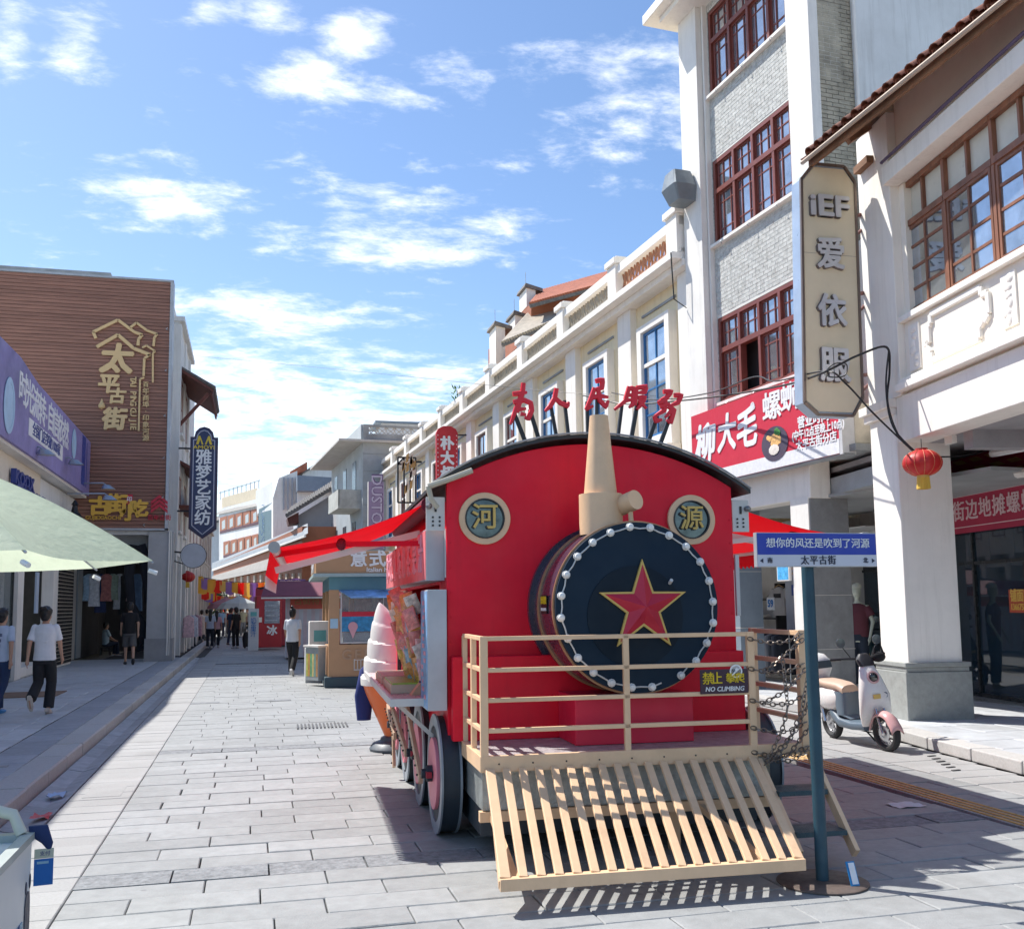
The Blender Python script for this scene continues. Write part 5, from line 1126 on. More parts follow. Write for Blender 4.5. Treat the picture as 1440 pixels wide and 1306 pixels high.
# awnings
awn = mat('red_awning_cloth', (.88, .02, .07), .8, var=.04, scale=2, transl=.5); awnd = mat('maroon_cloth', (.16, .01, .03), .8, var=.1)
fr_w = mat('white_awning_arm', (.70, .68, .66), .4, var=.04)
def awning(s_, x1, z1, y0, y1, parent):
    a = put('awning', None, parent, (0, 0, 0)); xw = s_*1.17; z0 = 2.46; n = 10; q = B(); pts = []; zc0 = z1; z1 = z1+.07
    for i in range(n+1):
        f = i/n; pts.append((xw+(s_*x1-xw)*f, z0+(z1-z0)*f-.05*math.sin(math.pi*f)))
    for (xa, za), (xb, zb) in zip(pts, pts[1:]): q.add([(xa, y0, za), (xb, y0, zb), (xb, y1, zb), (xa, y1, za), (xa, y0, za+.004), (xb, y0, zb+.004), (xb, y1, zb+.004), (xa, y1, za+.004)], [(0, 1, 2, 3), (7, 6, 5, 4), (0, 4, 5, 1), (3, 2, 6, 7)])
    q.obj('cloth', awn, a, smooth=True)
    VH = .19 if s_ < 0 else .13; q = B(); yy = y0
    while yy < y1: q.prism([(s_*(x1+.03), yy, z1-.02), (s_*(x1+.03), yy+.1, z1-.02), (s_*(x1+.06), yy+.1, z1-VH), (s_*(x1+.065), yy+.05, z1-VH-.03), (s_*(x1+.06), yy, z1-VH)], (.004, 0, 0)); yy += .1
    q.obj('valance', awn, a)
    q = B(); yy = y0 if s_ < 0 else 99
    while yy < y1: q.prism([(s_*(x1+.06), yy, z1-VH-.01), (s_*(x1+.06), yy+.05, z1-VH-.01), (s_*(x1+.065), yy+.04, z1-VH-.10), (s_*(x1+.065), yy+.01, z1-VH-.10)], (.003, 0, 0)); yy += .06
    if s_ < 0: q.obj('fringe', mat('white_fringe', (.78, .74, .72), .9), a)
    B().cyl((s_*x1, y0-.02, z1+.01), (s_*x1, y1+.02, z1+.01), .04, n=14).obj('front_bar', fr_w, a, smooth=True)
    B().cyl((s_*x1, y0-.03, z1+.01), (s_*x1, y0-.018, z1+.01), .044, n=16).obj('end_cap', mat('grey_cap', (.35, .34, .33), .5), a)
    B().bar((s_*1.24, y0+.30, 2.23), (s_*x1, y0+.30, zc0-.08), .04, .05).obj('edge_arm', fr_w, a)
    B().bar((s_*1.20, y0+.12, 2.14), (s_*(x1-.5), y0+.25, z1+.05), .03, .04).bar((s_*(x1-.5), y0+.25, z1+.05), (s_*(x1), y0+.5, z1-.02), .03, .04).obj('folding_arm', awn if s_ < 0 else fr_w, a)
    B().ell((s_*(x1-.5), y0+.25, z1+.05), (.04, .04, .05), 10, 6).obj('elbow_joint', awnd, a)
    B().cyl((s_*1.20, y0, 2.43), (s_*1.20, y1, 2.43), .065, n=14).obj('roller', awnd, a, smooth=True)
    y0 = .08; q = B().box(min(s_*1.13, s_*1.27), max(s_*1.13, s_*1.27), y0-.06, y0-.045, 2.20, 2.45); q.obj('bracket_plate', whitep, a, bev=.004)
    q = B()
    for k in range(6): q.cyl((s_*(1.17+.05*(k % 2)), y0-.068, 2.24+.03*(k//2)), (s_*(1.17+.05*(k % 2)), y0-.060, 2.24+.03*(k//2)), .008, n=8)
    q.box(s_*1.2-.008, s_*1.2+.008, y0-.068, y0-.06, 2.34, 2.40); q.obj('bracket_holes', blackm, a); B().lathe([(.022, 0), (.022, .04), (.01, .05)], (s_*1.25, y0-.06, 2.38), 10, (0, -1, 0)).obj('knob', mat('steel_knob', (.25, .25, .26), .4, metal=.8), a)
    return a
awning(-1, 2.36, 2.02, .38, 3.1, tr); awning(1, 2.42, 2.10, .30, 3.7, tr)
B().box(1.13, 1.16, -.01, .02, 1.55, 2.02).obj('rail_strip', whitep, tr)
B().box(1.075, 1.078, -.001, 0, .7, .71)
# chain across the opening
def chain(nm, label, runs, parent=None, group=None):
    q = B(); lk = .034
    for pts in runs:
        P_ = [Vector(p) for p in pts]; seg = []
        for a, c in zip(P_, P_[1:]): seg += [a.lerp(c, t/12) for t in range(12)]
        seg.append(P_[-1]); d = 0; cur = seg[0]; i = 1; k = 0
        out = [cur.copy()]
        while i < len(seg):
            v = seg[i]-cur
            if v.length >= lk: cur = cur+v.normalized()*lk; out.append(cur.copy())
            else: i += 1
        for a, c in zip(out, out[1:]):
            dr = (c-a).normalized(); u = dr.cross(Vector((.3, .2, 1))).normalized(); w2 = dr.cross(u); s_ = u if k % 2 else w2; k += 1
            m = (a+c)/2; h_ = lk*.66; ww = .011
            ringp = [m+dr*h_*math.cos(t*math.pi/4)+s_*ww*1.2*math.sin(t*math.pi/4) for t in range(8)]
            q.tube(ringp, .0042, 4, closed=True)
    o = q.obj(nm, mat('rusty_chain_steel', (.25, .21, .18), .4, metal=.8, var=.3, scale=60), parent)
    return o
def CT(x, y, z): return FT.W(x, y, z)
runs = []
for z in (1.41, 1.21, 1.00, .82, .66): runs.append([CT(.80, -.90, z), CT(.93, -.93, z-.03), CT(1.06, -.93, z-.03), CT(1.20, -.92, z+.03)])
runs.append([CT(1.19, -.93, 1.40), CT(1.0, -.96, 1.27), CT(.86, -.92, 1.17)])
runs.append([CT(1.20, -.93, 1.20), CT(1.0, -.98, 1.05), CT(.86, -.92, .97)])
runs.append([CT(1.02, -.95, 1.30), CT(1.04, -.96, .95), CT(.98, -.98, .80), CT(.88, -.97, .62)])
runs.append([CT(1.21, -.94, 1.18), CT(1.13, -.98, .92), CT(1.02, -1.0, .75), CT(.87, -.97, .60)])
runs.append([CT(1.21, -.94, .98), CT(1.08, -.98, .80), CT(.95, -1.0, .66), CT(.84, -.98, .58)])
runs.append([CT(1.22, -.95, .84), CT(1.02, -.98, .64), CT(.84, -.95, .60)])
runs.append([CT(1.22, -.92, .68), CT(1.05, -.97, .60), CT(.86, -.95, .61)])
runs.append([CT(1.16, -.93, 1.44), CT(1.10, -.95, 1.36), CT(1.17, -.94, 1.38), CT(1.08, -.95, 1.33)])
tag(chain('chain', '', runs), 'tangled steel chain closing the step opening of the red locomotive kiosk', 'chain')
# snack packets on their rack, trays on the counter
pk = [mat('packet_%d' % k, c, .25, var=.45, scale=25, coat=.5) for k, c in enumerate([(.72, .25, .22), (.75, .55, .15), (.75, .42, .40), (.30, .5, .62), (.70, .35, .12), (.78, .72, .62)])]
tk = thing('snack_rack', 'white wire rack at the counter hatch fanned full of sweet packets', 'rack', FT.W(-1.36, 1.0, .96), FT.r)
q = B()
for k in (0, 3): q.tube([(.12, k*.12, .0), (.08, k*.14, .35), (.0, k*.17, .72)], .005, 5)
q.obj('wires', metal, tk)
pms = [B().loft([((0, 0, -.085), (.055, 0, 0), (0, .002, 0), 4), ((0, 0, -.06), (.055, 0, 0), (0, .014, 0), 3), ((0, 0, .05), (.055, 0, 0), (0, .013, 0), 3), ((0, 0, .085), (.055, 0, 0), (0, .002, 0), 4)], 10).mesh('snack_packet', m, True) for m in pk]
PN = ['coral red', 'golden yellow', 'pale pink', 'light blue', 'orange', 'cream']
for k in range(44):
    f = (k % 11)/10; g2 = k//11; loc = FT.W(-1.18-.13*f-.02*g2+random.uniform(-.03, .03), .60+.22*g2+random.uniform(-.05, .05)+.2*f, 1.08+.62*f+random.uniform(-.03, .03)); c_ = random.randrange(6)
    put('snack_packet', pms[c_], None, loc, (random.uniform(-.3, .3), random.uniform(-.5, .0), R(random.uniform(-40, 10))), label=PN[c_]+' sweet packet clipped to the fanned rack at the kiosk hatch', cat='snack packet', group='%s sweet packets on the kiosk rack' % PN[c_])
for k, (y, m, lb_, nm, h_) in enumerate(((1.2, mat('lime_print', (.33, .62, .08), .4, var=.2, scale=20), 'shallow display box with lime green lid on the pink kiosk counter', 'display_box', .07), (2.2, mat('cream_card', (.68, .58, .42), .6, var=.15), 'open cream cardboard tray at the far end of the kiosk counter', 'cardboard_tray', .06))):
    t = thing(nm, lb_, 'box', FT.W(-1.32, y, .966), FT.r)
    B().box(-.14, .16, -.4, .4, 0, h_).obj('body', mat('cream_card', (.68, .58, .42)), t, bev=.004); B().box(-.13, .15, -.39, .39, h_+.001, h_+.012).obj('contents', m, t)
t = thing('folded_card', 'small tan folded price card standing beside the lime green box', 'card', FT.W(-1.24, .62, .966), FT.r); B().prism([(-.08, 0, 0), (.08, 0, 0), (.0, 0, .1)], (0, .12, 0)).obj('card', mat('tan_card', (.62, .42, .25), .7), t)
t = thing('blue_bag', 'deep blue bag standing on the counter beside the printed menu board', 'bag', FT.W(-1.18, .68, .966), FT.r); B().loft([((0, 0, 0), (.07, 0, 0), (0, .1, 0), 3), ((.01, 0, .10), (.08, 0, 0), (0, .1, 0), 3), ((0, 0, .17), (.05, 0, 0), (0, .08, 0), 3)], 14).obj('body', mat('deep_blue_cloth', (.015, .03, .16), .8), t, smooth=True)
t = thing('spoon_sign', 'long pale wooden spoon shaped sign tied under the pink side sign box', 'sign', FT.W(-1.33, 1.4, 1.78), FT.r); B().ell((0, -.3, 0), (.03, .14, .02), 12, 6).bar((0, -.2, 0), (0, .5, .02), .03, .02).obj('spoon', mat('pale_wood', (.55, .45, .34), .6), t)
# giant soft ice cone
cn = thing('giant_ice_cream', 'giant white soft ice swirl in an orange cone beside the kiosk counter', 'display model', (1.63, 11.75, 0))
cn.scale = (1.05, 1.05, 1.02)
q = B(); n = 40; rows = 60
for i in range(rows+1):
    f = i/rows; z = .74+.93*f
    for j in range(n):
        t_ = 2*math.pi*j/n; R0 = .36*(1-f**1.35)**.8 + .003; saw = ((f*4.6 + t_/(2*math.pi)) % 1.0); bump_ = 1+.13*(saw**.7-.6)*(1-f**4)
        rr = R0*bump_; q.v.append((rr*math.cos(t_)-.16*f**2, rr*math.sin(t_), z))
for i in range(rows):
    for j in range(n): j2 = (j+1) % n; q.f.append((i*n+j, i*n+j2, (i+1)*n+j2, (i+1)*n+j))
q.f.append(tuple(reversed(range(n)))); q.f.append(tuple(rows*n+j for j in range(n)))
me = q.mesh('swirl', mat('glossy_white_plastic', (.80, .79, .76), .35, var=.03), True)
sw_ = put('swirl', me, cn)
B().lathe([(.34, .76), (.33, .70), (.30, .62), (.10, .16), (.10, .14)], n=28).obj('cone', mat('orange_cone', (.78, .16, .03), .4, var=.06), cn, smooth=True)
B().lathe([(.26, 0), (.27, .03), (.23, .09), (.15, .12), (.14, .15), (.10, .17), (.09, .2)], n=28).obj('foot', mat('dark_grey_foot', (.08, .10, .12), .5), cn, smooth=True)
t = thing('dark_blue_sack', 'crumpled dark blue sack hung behind the giant ice swirl', 'bag', (1.30, 11.9, .62)); B().loft([((0, 0, -.28), (.08, 0, 0), (0, .06, 0), 2), ((0, 0, 0), (.11, 0, 0), (0, .08, 0), 2.5), ((.05, 0, .3), (.10, 0, 0), (0, .06, 0), 2), ((.1, 0, .42), (.03, 0, 0), (0, .02, 0), 2)], 14).obj('cloth', mat('deep_blue_cloth', (0, 0, 0)), t, smooth=True)
# ================================================================ STREET SIGN
sg = thing('street_sign', 'blue and white street name sign on a blue steel post with round base plate', 'sign', (3.30, 5.44, 0), 0)
postm = mat('blue_steel_post', (.018, .065, .095), .5, var=.15, scale=6, dirt=.35)
B().cyl((0, 0, .012), (.0, .02, 1.90), .037, n=24).obj('post', postm, sg, smooth=True)
B().lathe([(.265, 0), (.265, .008), (.25, .014), (.0, .016)], n=48).obj('base_plate', mat('rusty_base', (.13, .10, .085), .55, var=.35, scale=7, dirt=.7, metal=.3), sg, smooth=True)
xl_, xr_ = PX(1060, 752, Y=5.42).x-3.30, PX(1227, 750, Y=5.42).x-3.30; zt_ = 2.068; zm_ = 1.935; zb2 = 1.862
bpn = put('name_board', B().box(xl_, xr_, -.05, -.012, zb2, zt_).mesh('name_board', mat('alu_edge', (.55, .56, .58), .4, metal=.4)), sg)
B().box(xl_+.004, xr_-.004, -.0535, -.05, zm_, zt_-.004).obj('blue_field', mat('sign_blue', (.012, .045, .40), .4, var=.03), bpn); B().box(xl_+.004, xr_-.004, -.0535, -.05, zb2+.004, zm_-.001).obj('white_field', mat('sign_white', (.62, .63, .70), .4, var=.02), bpn)
xm = (xl_+xr_)/2
face_text('lettering', '想你的风还是吹到了河源', .0625, whitel, bpn, xm+.005, (zm_+zt_)/2, -.0555, off=.01, ext=.0006, sx=1.03)
ink = mat('sign_ink', (.02, .025, .06), .5, var=0)
face_text('lettering', '太平古街', .058, ink, bpn, xm, (zb2+zm_)/2, -.0555, off=.01, ext=.0006, spacing=1.12); face_text('lettering', '南', .036, ink, bpn, xl_+.082, (zb2+zm_)/2, -.0555, off=.008, ext=.0006); face_text('lettering', '北', .036, ink, bpn, xr_-.082, (zb2+zm_)/2, -.0555, off=.008, ext=.0006)
zc3 = (zb2+zm_)/2
for s_, x in ((-1, xl_+.028), (1, xr_-.028)): B().prism([(x+s_*.012, -.0555, zc3), (x-s_*.010, -.0555, zc3+.014), (x-s_*.010, -.0555, zc3-.014)], (0, .002, 0)).obj('arrow', ink, bpn)
B().box(-.028, .028, -.04, -.012, 1.86, 2.0).obj('clamp', postm, sg)
sk = thing('blue_sticker_card', 'small blue and white card leaning on the foot of the street sign post', 'card', (3.41, 5.27, .015)); B().prism([(-.028, 0, 0), (.028, .0, 0), (.028, .05, .125), (-.028, .05, .125)], (0, .004, 0)).obj('card', mat('card_blue', (.02, .25, .55), .4), sk); B().prism([(-.018, -.002, .01), (.02, -.002, .01), (.02, .042, .12), (-.018, .042, .12)], (0, -.001, 0)).box(-.004, .004, .02, .022, .03, .1).obj('white_print', whitel, sk)
# ================================================================ PEOPLE
def remesh(q, vox, m, name='body', smooth=4):
    me = bpy.data.meshes.new('tmp'); me.from_pydata(q.v, [], q.f)
    import bmesh
    bm = bmesh.new(); bm.from_mesh(me); bmesh.ops.recalc_face_normals(bm, faces=bm.faces); bm.to_mesh(me); bm.free()
    o = bpy.data.objects.new('tmp', me); COL.objects.link(o)
    md = o.modifiers.new('r', 'REMESH'); md.mode = 'VOXEL'; md.voxel_size = vox
    ms = o.modifiers.new('s', 'SMOOTH'); ms.factor = .5; ms.iterations = smooth
    dg = bpy.context.evaluated_depsgraph_get(); r_ = bpy.data.meshes.new_from_object(o.evaluated_get(dg)); bpy.data.objects.remove(o); bpy.data.meshes.remove(me)
    r_.name = name; r_.materials.clear(); r_.materials.append(m); r_.polygons.foreach_set('use_smooth', [True]*len(r_.polygons)); return r_
def limb(q, pts, rs, n=10):
    q.tube(pts, rs, n)
    for p, r_ in zip(pts, rs): q.ell(p, (r_, r_, r_), 10, 6)
STAND = dict(le=((.215, -.02, 1.13), (.225, .03, .88)), re=((-.215, -.02, 1.13), (-.225, .03, .88)), ll=((.10, .01, .50), (.10, -.02, .08)), rl=((-.10, .01, .50), (-.10, -.02, .08)))
WALK = dict(le=((.215, .05, 1.14), (.22, .16, .91)), re=((-.22, -.08, 1.14), (-.235, -.10, .88)), ll=((.09, .10, .50), (.09, -.02, .09)), rl=((-.09, .02, .50), (-.09, -.34, .26)))
WALK2 = dict(le=((.22, -.09, 1.14), (.225, -.10, .88)), re=((-.215, .05, 1.14), (-.22, .15, .91)), ll=((.10, -.06, .50), (.10, -.30, .16)), rl=((-.09, .14, .51), (-.09, .16, .08)))
PHONE = dict(le=((.23, .04, 1.14), (.08, .27, 1.30)), re=((-.23, .04, 1.14), (-.06, .27, 1.28)), ll=STAND['ll'], rl=STAND['rl'])
TALK = dict(le=((.25, .0, 1.14), (.16, .22, 1.08)), re=((-.215, -.02, 1.13), (-.225, .03, .88)), ll=((.10, .03, .5), (.11, .02, .08)), rl=((-.11, -.02, .5), (-.12, -.08, .08)))
SIT = dict(le=((.22, .10, 1.14), (.12, .34, 1.02)), re=((-.22, .10, 1.14), (-.12, .34, 1.02)), ll=((.12, .42, .92), (.12, .44, .48)), rl=((-.12, .42, .90), (-.12, .40, .48)))
def person(label, loc, face, h, top, bot, pose, hair='short', shorts=False, shoe=(.6, .6, .6), fine=False, wide=.0, belly=0.0, group=None, print_=False):
    p = thing('person', label, 'person', loc, R(face)); s = h/1.72; p.scale = (s, s, s); vox = .010 if fine else .015
    q = B()
    q.loft([((0, -.01, .80), (.10, 0, 0), (0, .07, 0), 2.2), ((0, 0, .92), (.15, 0, 0), (0, .10, 0), 2.2), ((0, 0, 1.08), (.13, 0, 0), (0, .09+belly, 0), 2.2), ((0, 0, 1.28), (.155, 0, 0), (0, .105, 0), 2.3), ((0, -.01, 1.40), (.15, 0, 0), (0, .08, 0), 2.2), ((0, -.01, 1.455), (.07, 0, 0), (0, .06, 0), 2)], 18)
    q.tube([(0, -.012, 1.40), (0, 0, 1.52)], [.056, .052], 12)
    q.loft([((0, .03, 1.475), (.035, 0, 0), (0, .045, 0), 2), ((0, .025, 1.51), (.060, 0, 0), (0, .075, 0), 2), ((0, .012, 1.57), (.073, 0, 0), (0, .092, 0), 2), ((0, .0, 1.63), (.078, 0, 0), (0, .097, 0), 2), ((0, -.005, 1.69), (.062, 0, 0), (0, .078, 0), 2), ((0, -.005, 1.72), (.02, 0, 0), (0, .03, 0), 2)], 16)
    q.ell((0, .112, 1.565), (.012, .018, .022), 8, 5)
    for sd in (-1, 1): q.ell((sd*.077, 0, 1.575), (.010, .020, .032), 8, 5)
    for sd, ek, lk in ((1, 'le', 'll'), (-1, 're', 'rl')):
        e, w_ = pose[ek]; sh_ = (sd*.165, -.005, 1.395)
        limb(q, [sh_, e, w_], [.052, .038, .025]); d = (Vector(w_)-Vector(e)).normalized(); side = d.cross(Vector((0, 1, 0))); side = side.normalized() if side.length > .2 else Vector((1, 0, 0))
        side = Vector((sd*.25, .97, 0)) - d*Vector((sd*.25, .97, 0)).dot(d); side.normalize(); W_ = Vector(w_)
        q.tube([W_, W_+d*.05, W_+d*.085], [.026, .032, .030], 8)
        for k, ln in enumerate((.062, .075, .070, .055)):
            b0 = W_+d*.075+side*(.024-.016*k); inward = Vector((-sd, 0, 0))*.012
            q.tube([b0, b0+d*ln*.55+inward*.3, b0+d*ln+inward*1.5], [.0088, .0082, .0065] if fine else [.011, .010, .009], 6)
        q.tube([W_+d*.02+side*.022, W_+d*.055+side*.045, W_+d*.085+side*.05], [.012, .010, .008], 6)
        k_, a_ = pose[lk]; hp = (sd*.085, 0, .88); limb(q, [hp, k_, a_], [.080, .052, .034])
        A_ = Vector(a_); dn = (A_-Vector(k_)).normalized(); ft = Vector((0, 1, 0)) - dn*dn.y; ft.normalize() if ft.length else None
        q.tube([A_-ft*.03+dn*.035, A_+ft*.14+dn*.055], [.036, .028], 8)
    put('body', remesh(q, vox, skin), p)
    # shirt
    q = B(); bt_ = .90
    q.loft([((0, 0, bt_-.04), (.175+wide*.3, 0, 0), (0, .125+belly, 0), 2.3), ((0, 0, 1.0), (.165, 0, 0), (0, .12+belly, 0), 2.3), ((0, 0, 1.15), (.16, 0, 0), (0, .118+belly, 0), 2.3), ((0, 0, 1.30), (.178, 0, 0), (0, .125, 0), 2.4), ((0, -.005, 1.40), (.175, 0, 0), (0, .095, 0), 2.3), ((0, -.01, 1.455), (.085, 0, 0), (0, .07, 0), 2)], 20)
    for sd, ek in ((1, 'le'), (-1, 're')):
        e = Vector(pose[ek][0]); sh_ = Vector((sd*.165, -.005, 1.395)); m_ = sh_.lerp(e, .82); q.tube([sh_, sh_.lerp(e, .4), m_], [.058, .058, .062], 12); q.ell(sh_, (.059, .059, .059), 10, 6)
    for k in range(7): a = random.uniform(0, 6.28); q.ell((.13*math.cos(a), .10*math.sin(a), random.uniform(.92, 1.2)), (.05, .035, .014), 8, 4)
    st_ = put('shirt', remesh(q, vox, mat('cloth_%02d%02d%02d' % tuple(int(c*99) for c in top), top, .9, var=.06, scale=9, bump=.25, bscale=30), 'shirt', 3), p)
    if print_:
        for k in range(3): B().cbox((0, -.128, 1.30-k*.09), (.16-.03*k, .006, .05)).obj('shirt_print', mat('shirt_print', (.12, .16, .25), .8, var=.4, scale=30), st_)
    # trousers
    q = B(); q.loft([((0, 0, .80), (.165, 0, 0), (0, .115+belly*.7, 0), 2.3), ((0, 0, .90), (.165, 0, 0), (0, .115+belly, 0), 2.3), ((0, 0, 1.0), (.15, 0, 0), (0, .105+belly, 0), 2.3)], 18)
    for sd, lk in ((1, 'll'), (-1, 'rl')):
        k_, a_ = map(Vector, pose[lk]); hp = Vector((sd*.085, 0, .87))
        if shorts: q.tube([hp, hp.lerp(k_, .55), hp.lerp(k_, 1.0)], [.095, .095, .10], 12)
        else: q.tube([hp, hp.lerp(k_, .5), k_, k_.lerp(a_, .55), k_.lerp(a_, .98)], [.098, .088+wide*.4, .070+wide*.7, .066+wide, .066+wide], 12)
        q.ell(hp, (.095, .1, .095), 10, 6)
    put('shorts' if shorts else 'trousers', remesh(q, vox, mat('bottom_%02d%02d%02d' % tuple(int(c*99) for c in bot), bot, .85, var=.12, scale=9, bump=.3, bscale=25), 'trousers', 3), p)
    for sd, lk in ((1, 'll'), (-1, 'rl')):
        k_, a_ = map(Vector, pose[lk]); dn = (a_-k_).normalized(); ft = Vector((0, 1, 0))-dn*dn.y
        ft.normalize(); up_ = -dn if abs(dn.z) > .6 else Vector((0, 0, 1)); c = a_+dn*.045
        q = B().loft([(c-ft*.08, Vector((.035, 0, 0)), up_*.03, 2.6), (c-ft*.02, Vector((.045, 0, 0)), up_*.045, 2.6), (c+ft*.08+dn*.01, Vector((.048, 0, 0)), up_*.036, 2.6), (c+ft*.17+dn*.018, Vector((.03, 0, 0)), up_*.02, 2.4)], 14)
        q.obj('shoe', mat('shoe_%02d%02d%02d' % tuple(int(c_*99) for c_ in shoe), shoe, .6, var=.08), p, smooth=True)
    # hair
    q = B().loft([((0, -.06, 1.50), (.045, 0, 0), (0, .03, 0), 2), ((0, -.045, 1.54), (.07, 0, 0), (0, .06, 0), 2), ((0, -.03, 1.60), (.087, 0, 0), (0, .082, 0), 2), ((0, -.012, 1.66), (.092, 0, 0), (0, .104, 0), 2), ((0, -.008, 1.71), (.078, 0, 0), (0, .09, 0), 2), ((0, -.008, 1.745), (.045, 0, 0), (0, .05, 0), 2), ((0, -.008, 1.755), (.01, 0, 0), (0, .01, 0), 2)], 18)
    if hair == 'full':
        for k in range(26): a = random.uniform(0, 6.28); q.ell((.075*math.cos(a), -.02+.085*math.sin(a), random.uniform(1.60, 1.73)), (.03, .03, .022), 8, 5)
    if hair == 'bun': q.ell((0, -.06, 1.775), (.045, .045, .038), 10, 6).ell((.02, -.08, 1.76), (.03, .03, .03), 8, 5)
    if hair == 'long': q.loft([((0, -.06, 1.62), (.07, 0, 0), (0, .05, 0), 2), ((0, -.10, 1.40), (.085, 0, 0), (0, .035, 0), 2), ((0, -.12, 1.20), (.05, 0, 0), (0, .02, 0), 2)], 12)
    put('hair', remesh(q, .011, hairm, 'hair', 2) if fine or hair != 'short' else q.mesh('hair', hairm, True), p)
    for sd in (-1, 1): B().ell((sd*.03, .098, 1.60), (.012, .006, .006), 8, 4).obj('eye', hairm, p)
    B().ell((0, .105, 1.525), (.02, .008, .005), 8, 4).obj('mouth', mat('lips', (.35, .10, .09), .5), p)
    return p
ZP = .132
def G(px, py, z=ZP): v = PX(px, py, Z=z); return (v.x, v.y, z)
person('boy with thick black hair in plain white T-shirt and baggy black trousers walking away', G(60, 1003), -6, 1.57, (.72, .73, .75), (.016, .017, .02), WALK, 'full', wide=.018, shoe=(.55, .48, .40), fine=True)
person('boy in pale blue T-shirt with back print and dark jeans at the picture edge', G(-2, 1004), -18, 1.55, (.50, .58, .70), (.02, .04, .10), WALK2, 'full', shoe=(.05, .25, .55), fine=True, print_=True)
person('stout man in black T-shirt and grey patterned shorts walking towards the dim passage', G(181, 934), 8, 1.72, (.012, .012, .014), (.10, .10, .10), WALK2, 'short', shorts=True, belly=.035, shoe=(.03, .03, .03))
person('woman with hair bun in white T-shirt and black trousers walking past the ice stalls', G(411, 949, 0), -22, 1.63, (.66, .70, .74), (.012, .013, .016), WALK2, 'bun', wide=.01, shoe=(.6, .6, .6))
person('woman in cream blouse looking at her phone beside the clothes display', G(269, 911, 0), 170, 1.62, (.62, .55, .45), (.014, .014, .016), PHONE, 'short', shoe=(.4, .35, .3))
person('woman with long black hair in pale blue top walking in a pair', G(295, 911, 0), 0, 1.62, (.45, .52, .62), (.015, .02, .03), STAND, 'long', shoe=(.5, .5, .5))
person('woman in pink striped top walking in a pair', G(304, 910, 0), -6, 1.56, (.62, .36, .38), (.014, .014, .016), WALK, 'long', shoe=(.5, .5, .5))
person('man in navy shirt standing in talk beside the man in black', G(325, 906, 0), -40, 1.68, (.03, .06, .12), (.03, .05, .09), TALK, 'short', shoe=(.1, .1, .1))
person('man in all black sportswear standing in mid street', G(331, 911, 0), 40, 1.70, (.012, .014, .02), (.012, .014, .02), STAND, 'short', shoe=(.6, .6, .6))
person('distant person in grey top facing the camera near the suitcase', G(347, 893, 0), 175, 1.66, (.32, .33, .34), (.02, .02, .03), PHONE, 'short')
person('distant person in light blue top behind the walking pair', G(311, 896, 0), 190, 1.68, (.30, .45, .62), (.05, .06, .1), STAND, 'short')
person('child in light blue top sitting on a low stool at the passage entrance', (PX(148, 921, Z=ZP).x, PX(148, 921, Z=ZP).y, ZP-.40), -60, 1.5, (.42, .55, .62), (.02, .03, .06), SIT, 'short')
FARP = [(283, 903, 'white', (.6, .6, .6)), (290, 899, 'tan', (.45, .35, .25)), (316, 895, 'red', (.45, .06, .06)), (322, 893, 'orange', (.55, .22, .06)), (338, 892, 'black', (.02, .02, .02)), (341, 895, 'pale yellow', (.6, .55, .35)), (357, 893, 'teal', (.1, .25, .28)), (305, 889, 'grey', (.3, .3, .32)), (328, 889, 'pale green', (.35, .45, .35))]
for k, (px_, py_, cn_, cc) in enumerate(FARP): person('small far pedestrian in a '+cn_+' top among the crowd under the pennants', G(px_, py_, 0), random.choice((0, 180, 20, 160)), random.uniform(1.58, 1.75), cc, random.choice([(.02, .02, .03), (.08, .09, .12), (.3, .3, .3)]), random.choice((STAND, WALK, WALK2)), 'short', group='far pedestrians under the pennants')
t = thing('stool', 'low dark stool under the sitting child at the passage entrance', 'stool', (PX(148, 921, Z=ZP).x, PX(148, 921, Z=ZP).y, ZP)); B().box(-.16, .16, -.16, .16, .24, .28).obj('seat', blackm, t)
for sx in (-1, 1):
    for sy in (-1, 1): B().bar((sx*.12, sy*.12, .24), (sx*.15, sy*.15, 0), .03).obj('leg', blackm, t)
t = thing('suitcase', 'black rounded suitcase standing on its wheels in mid street', 'suitcase', G(350, 911, 0)); B().loft([((0, 0, .06), (.24, 0, 0), (0, .13, 0), 4), ((0, 0, .4), (.28, 0, 0), (0, .16, 0), 4), ((0, 0, .68), (.22, 0, 0), (0, .12, 0), 3)], 18).obj('shell', blackm, t, smooth=True); B().tube([(-.1, 0, .68), (-.1, 0, .8), (.1, 0, .8), (.1, 0, .68)], .012, 6).obj('handle', metal, t)
for sx in (-1, 1): B().cyl((sx*.17, -.02, .05), (sx*.17, .02, .05), .05, n=10).obj('wheel', blackm, t)
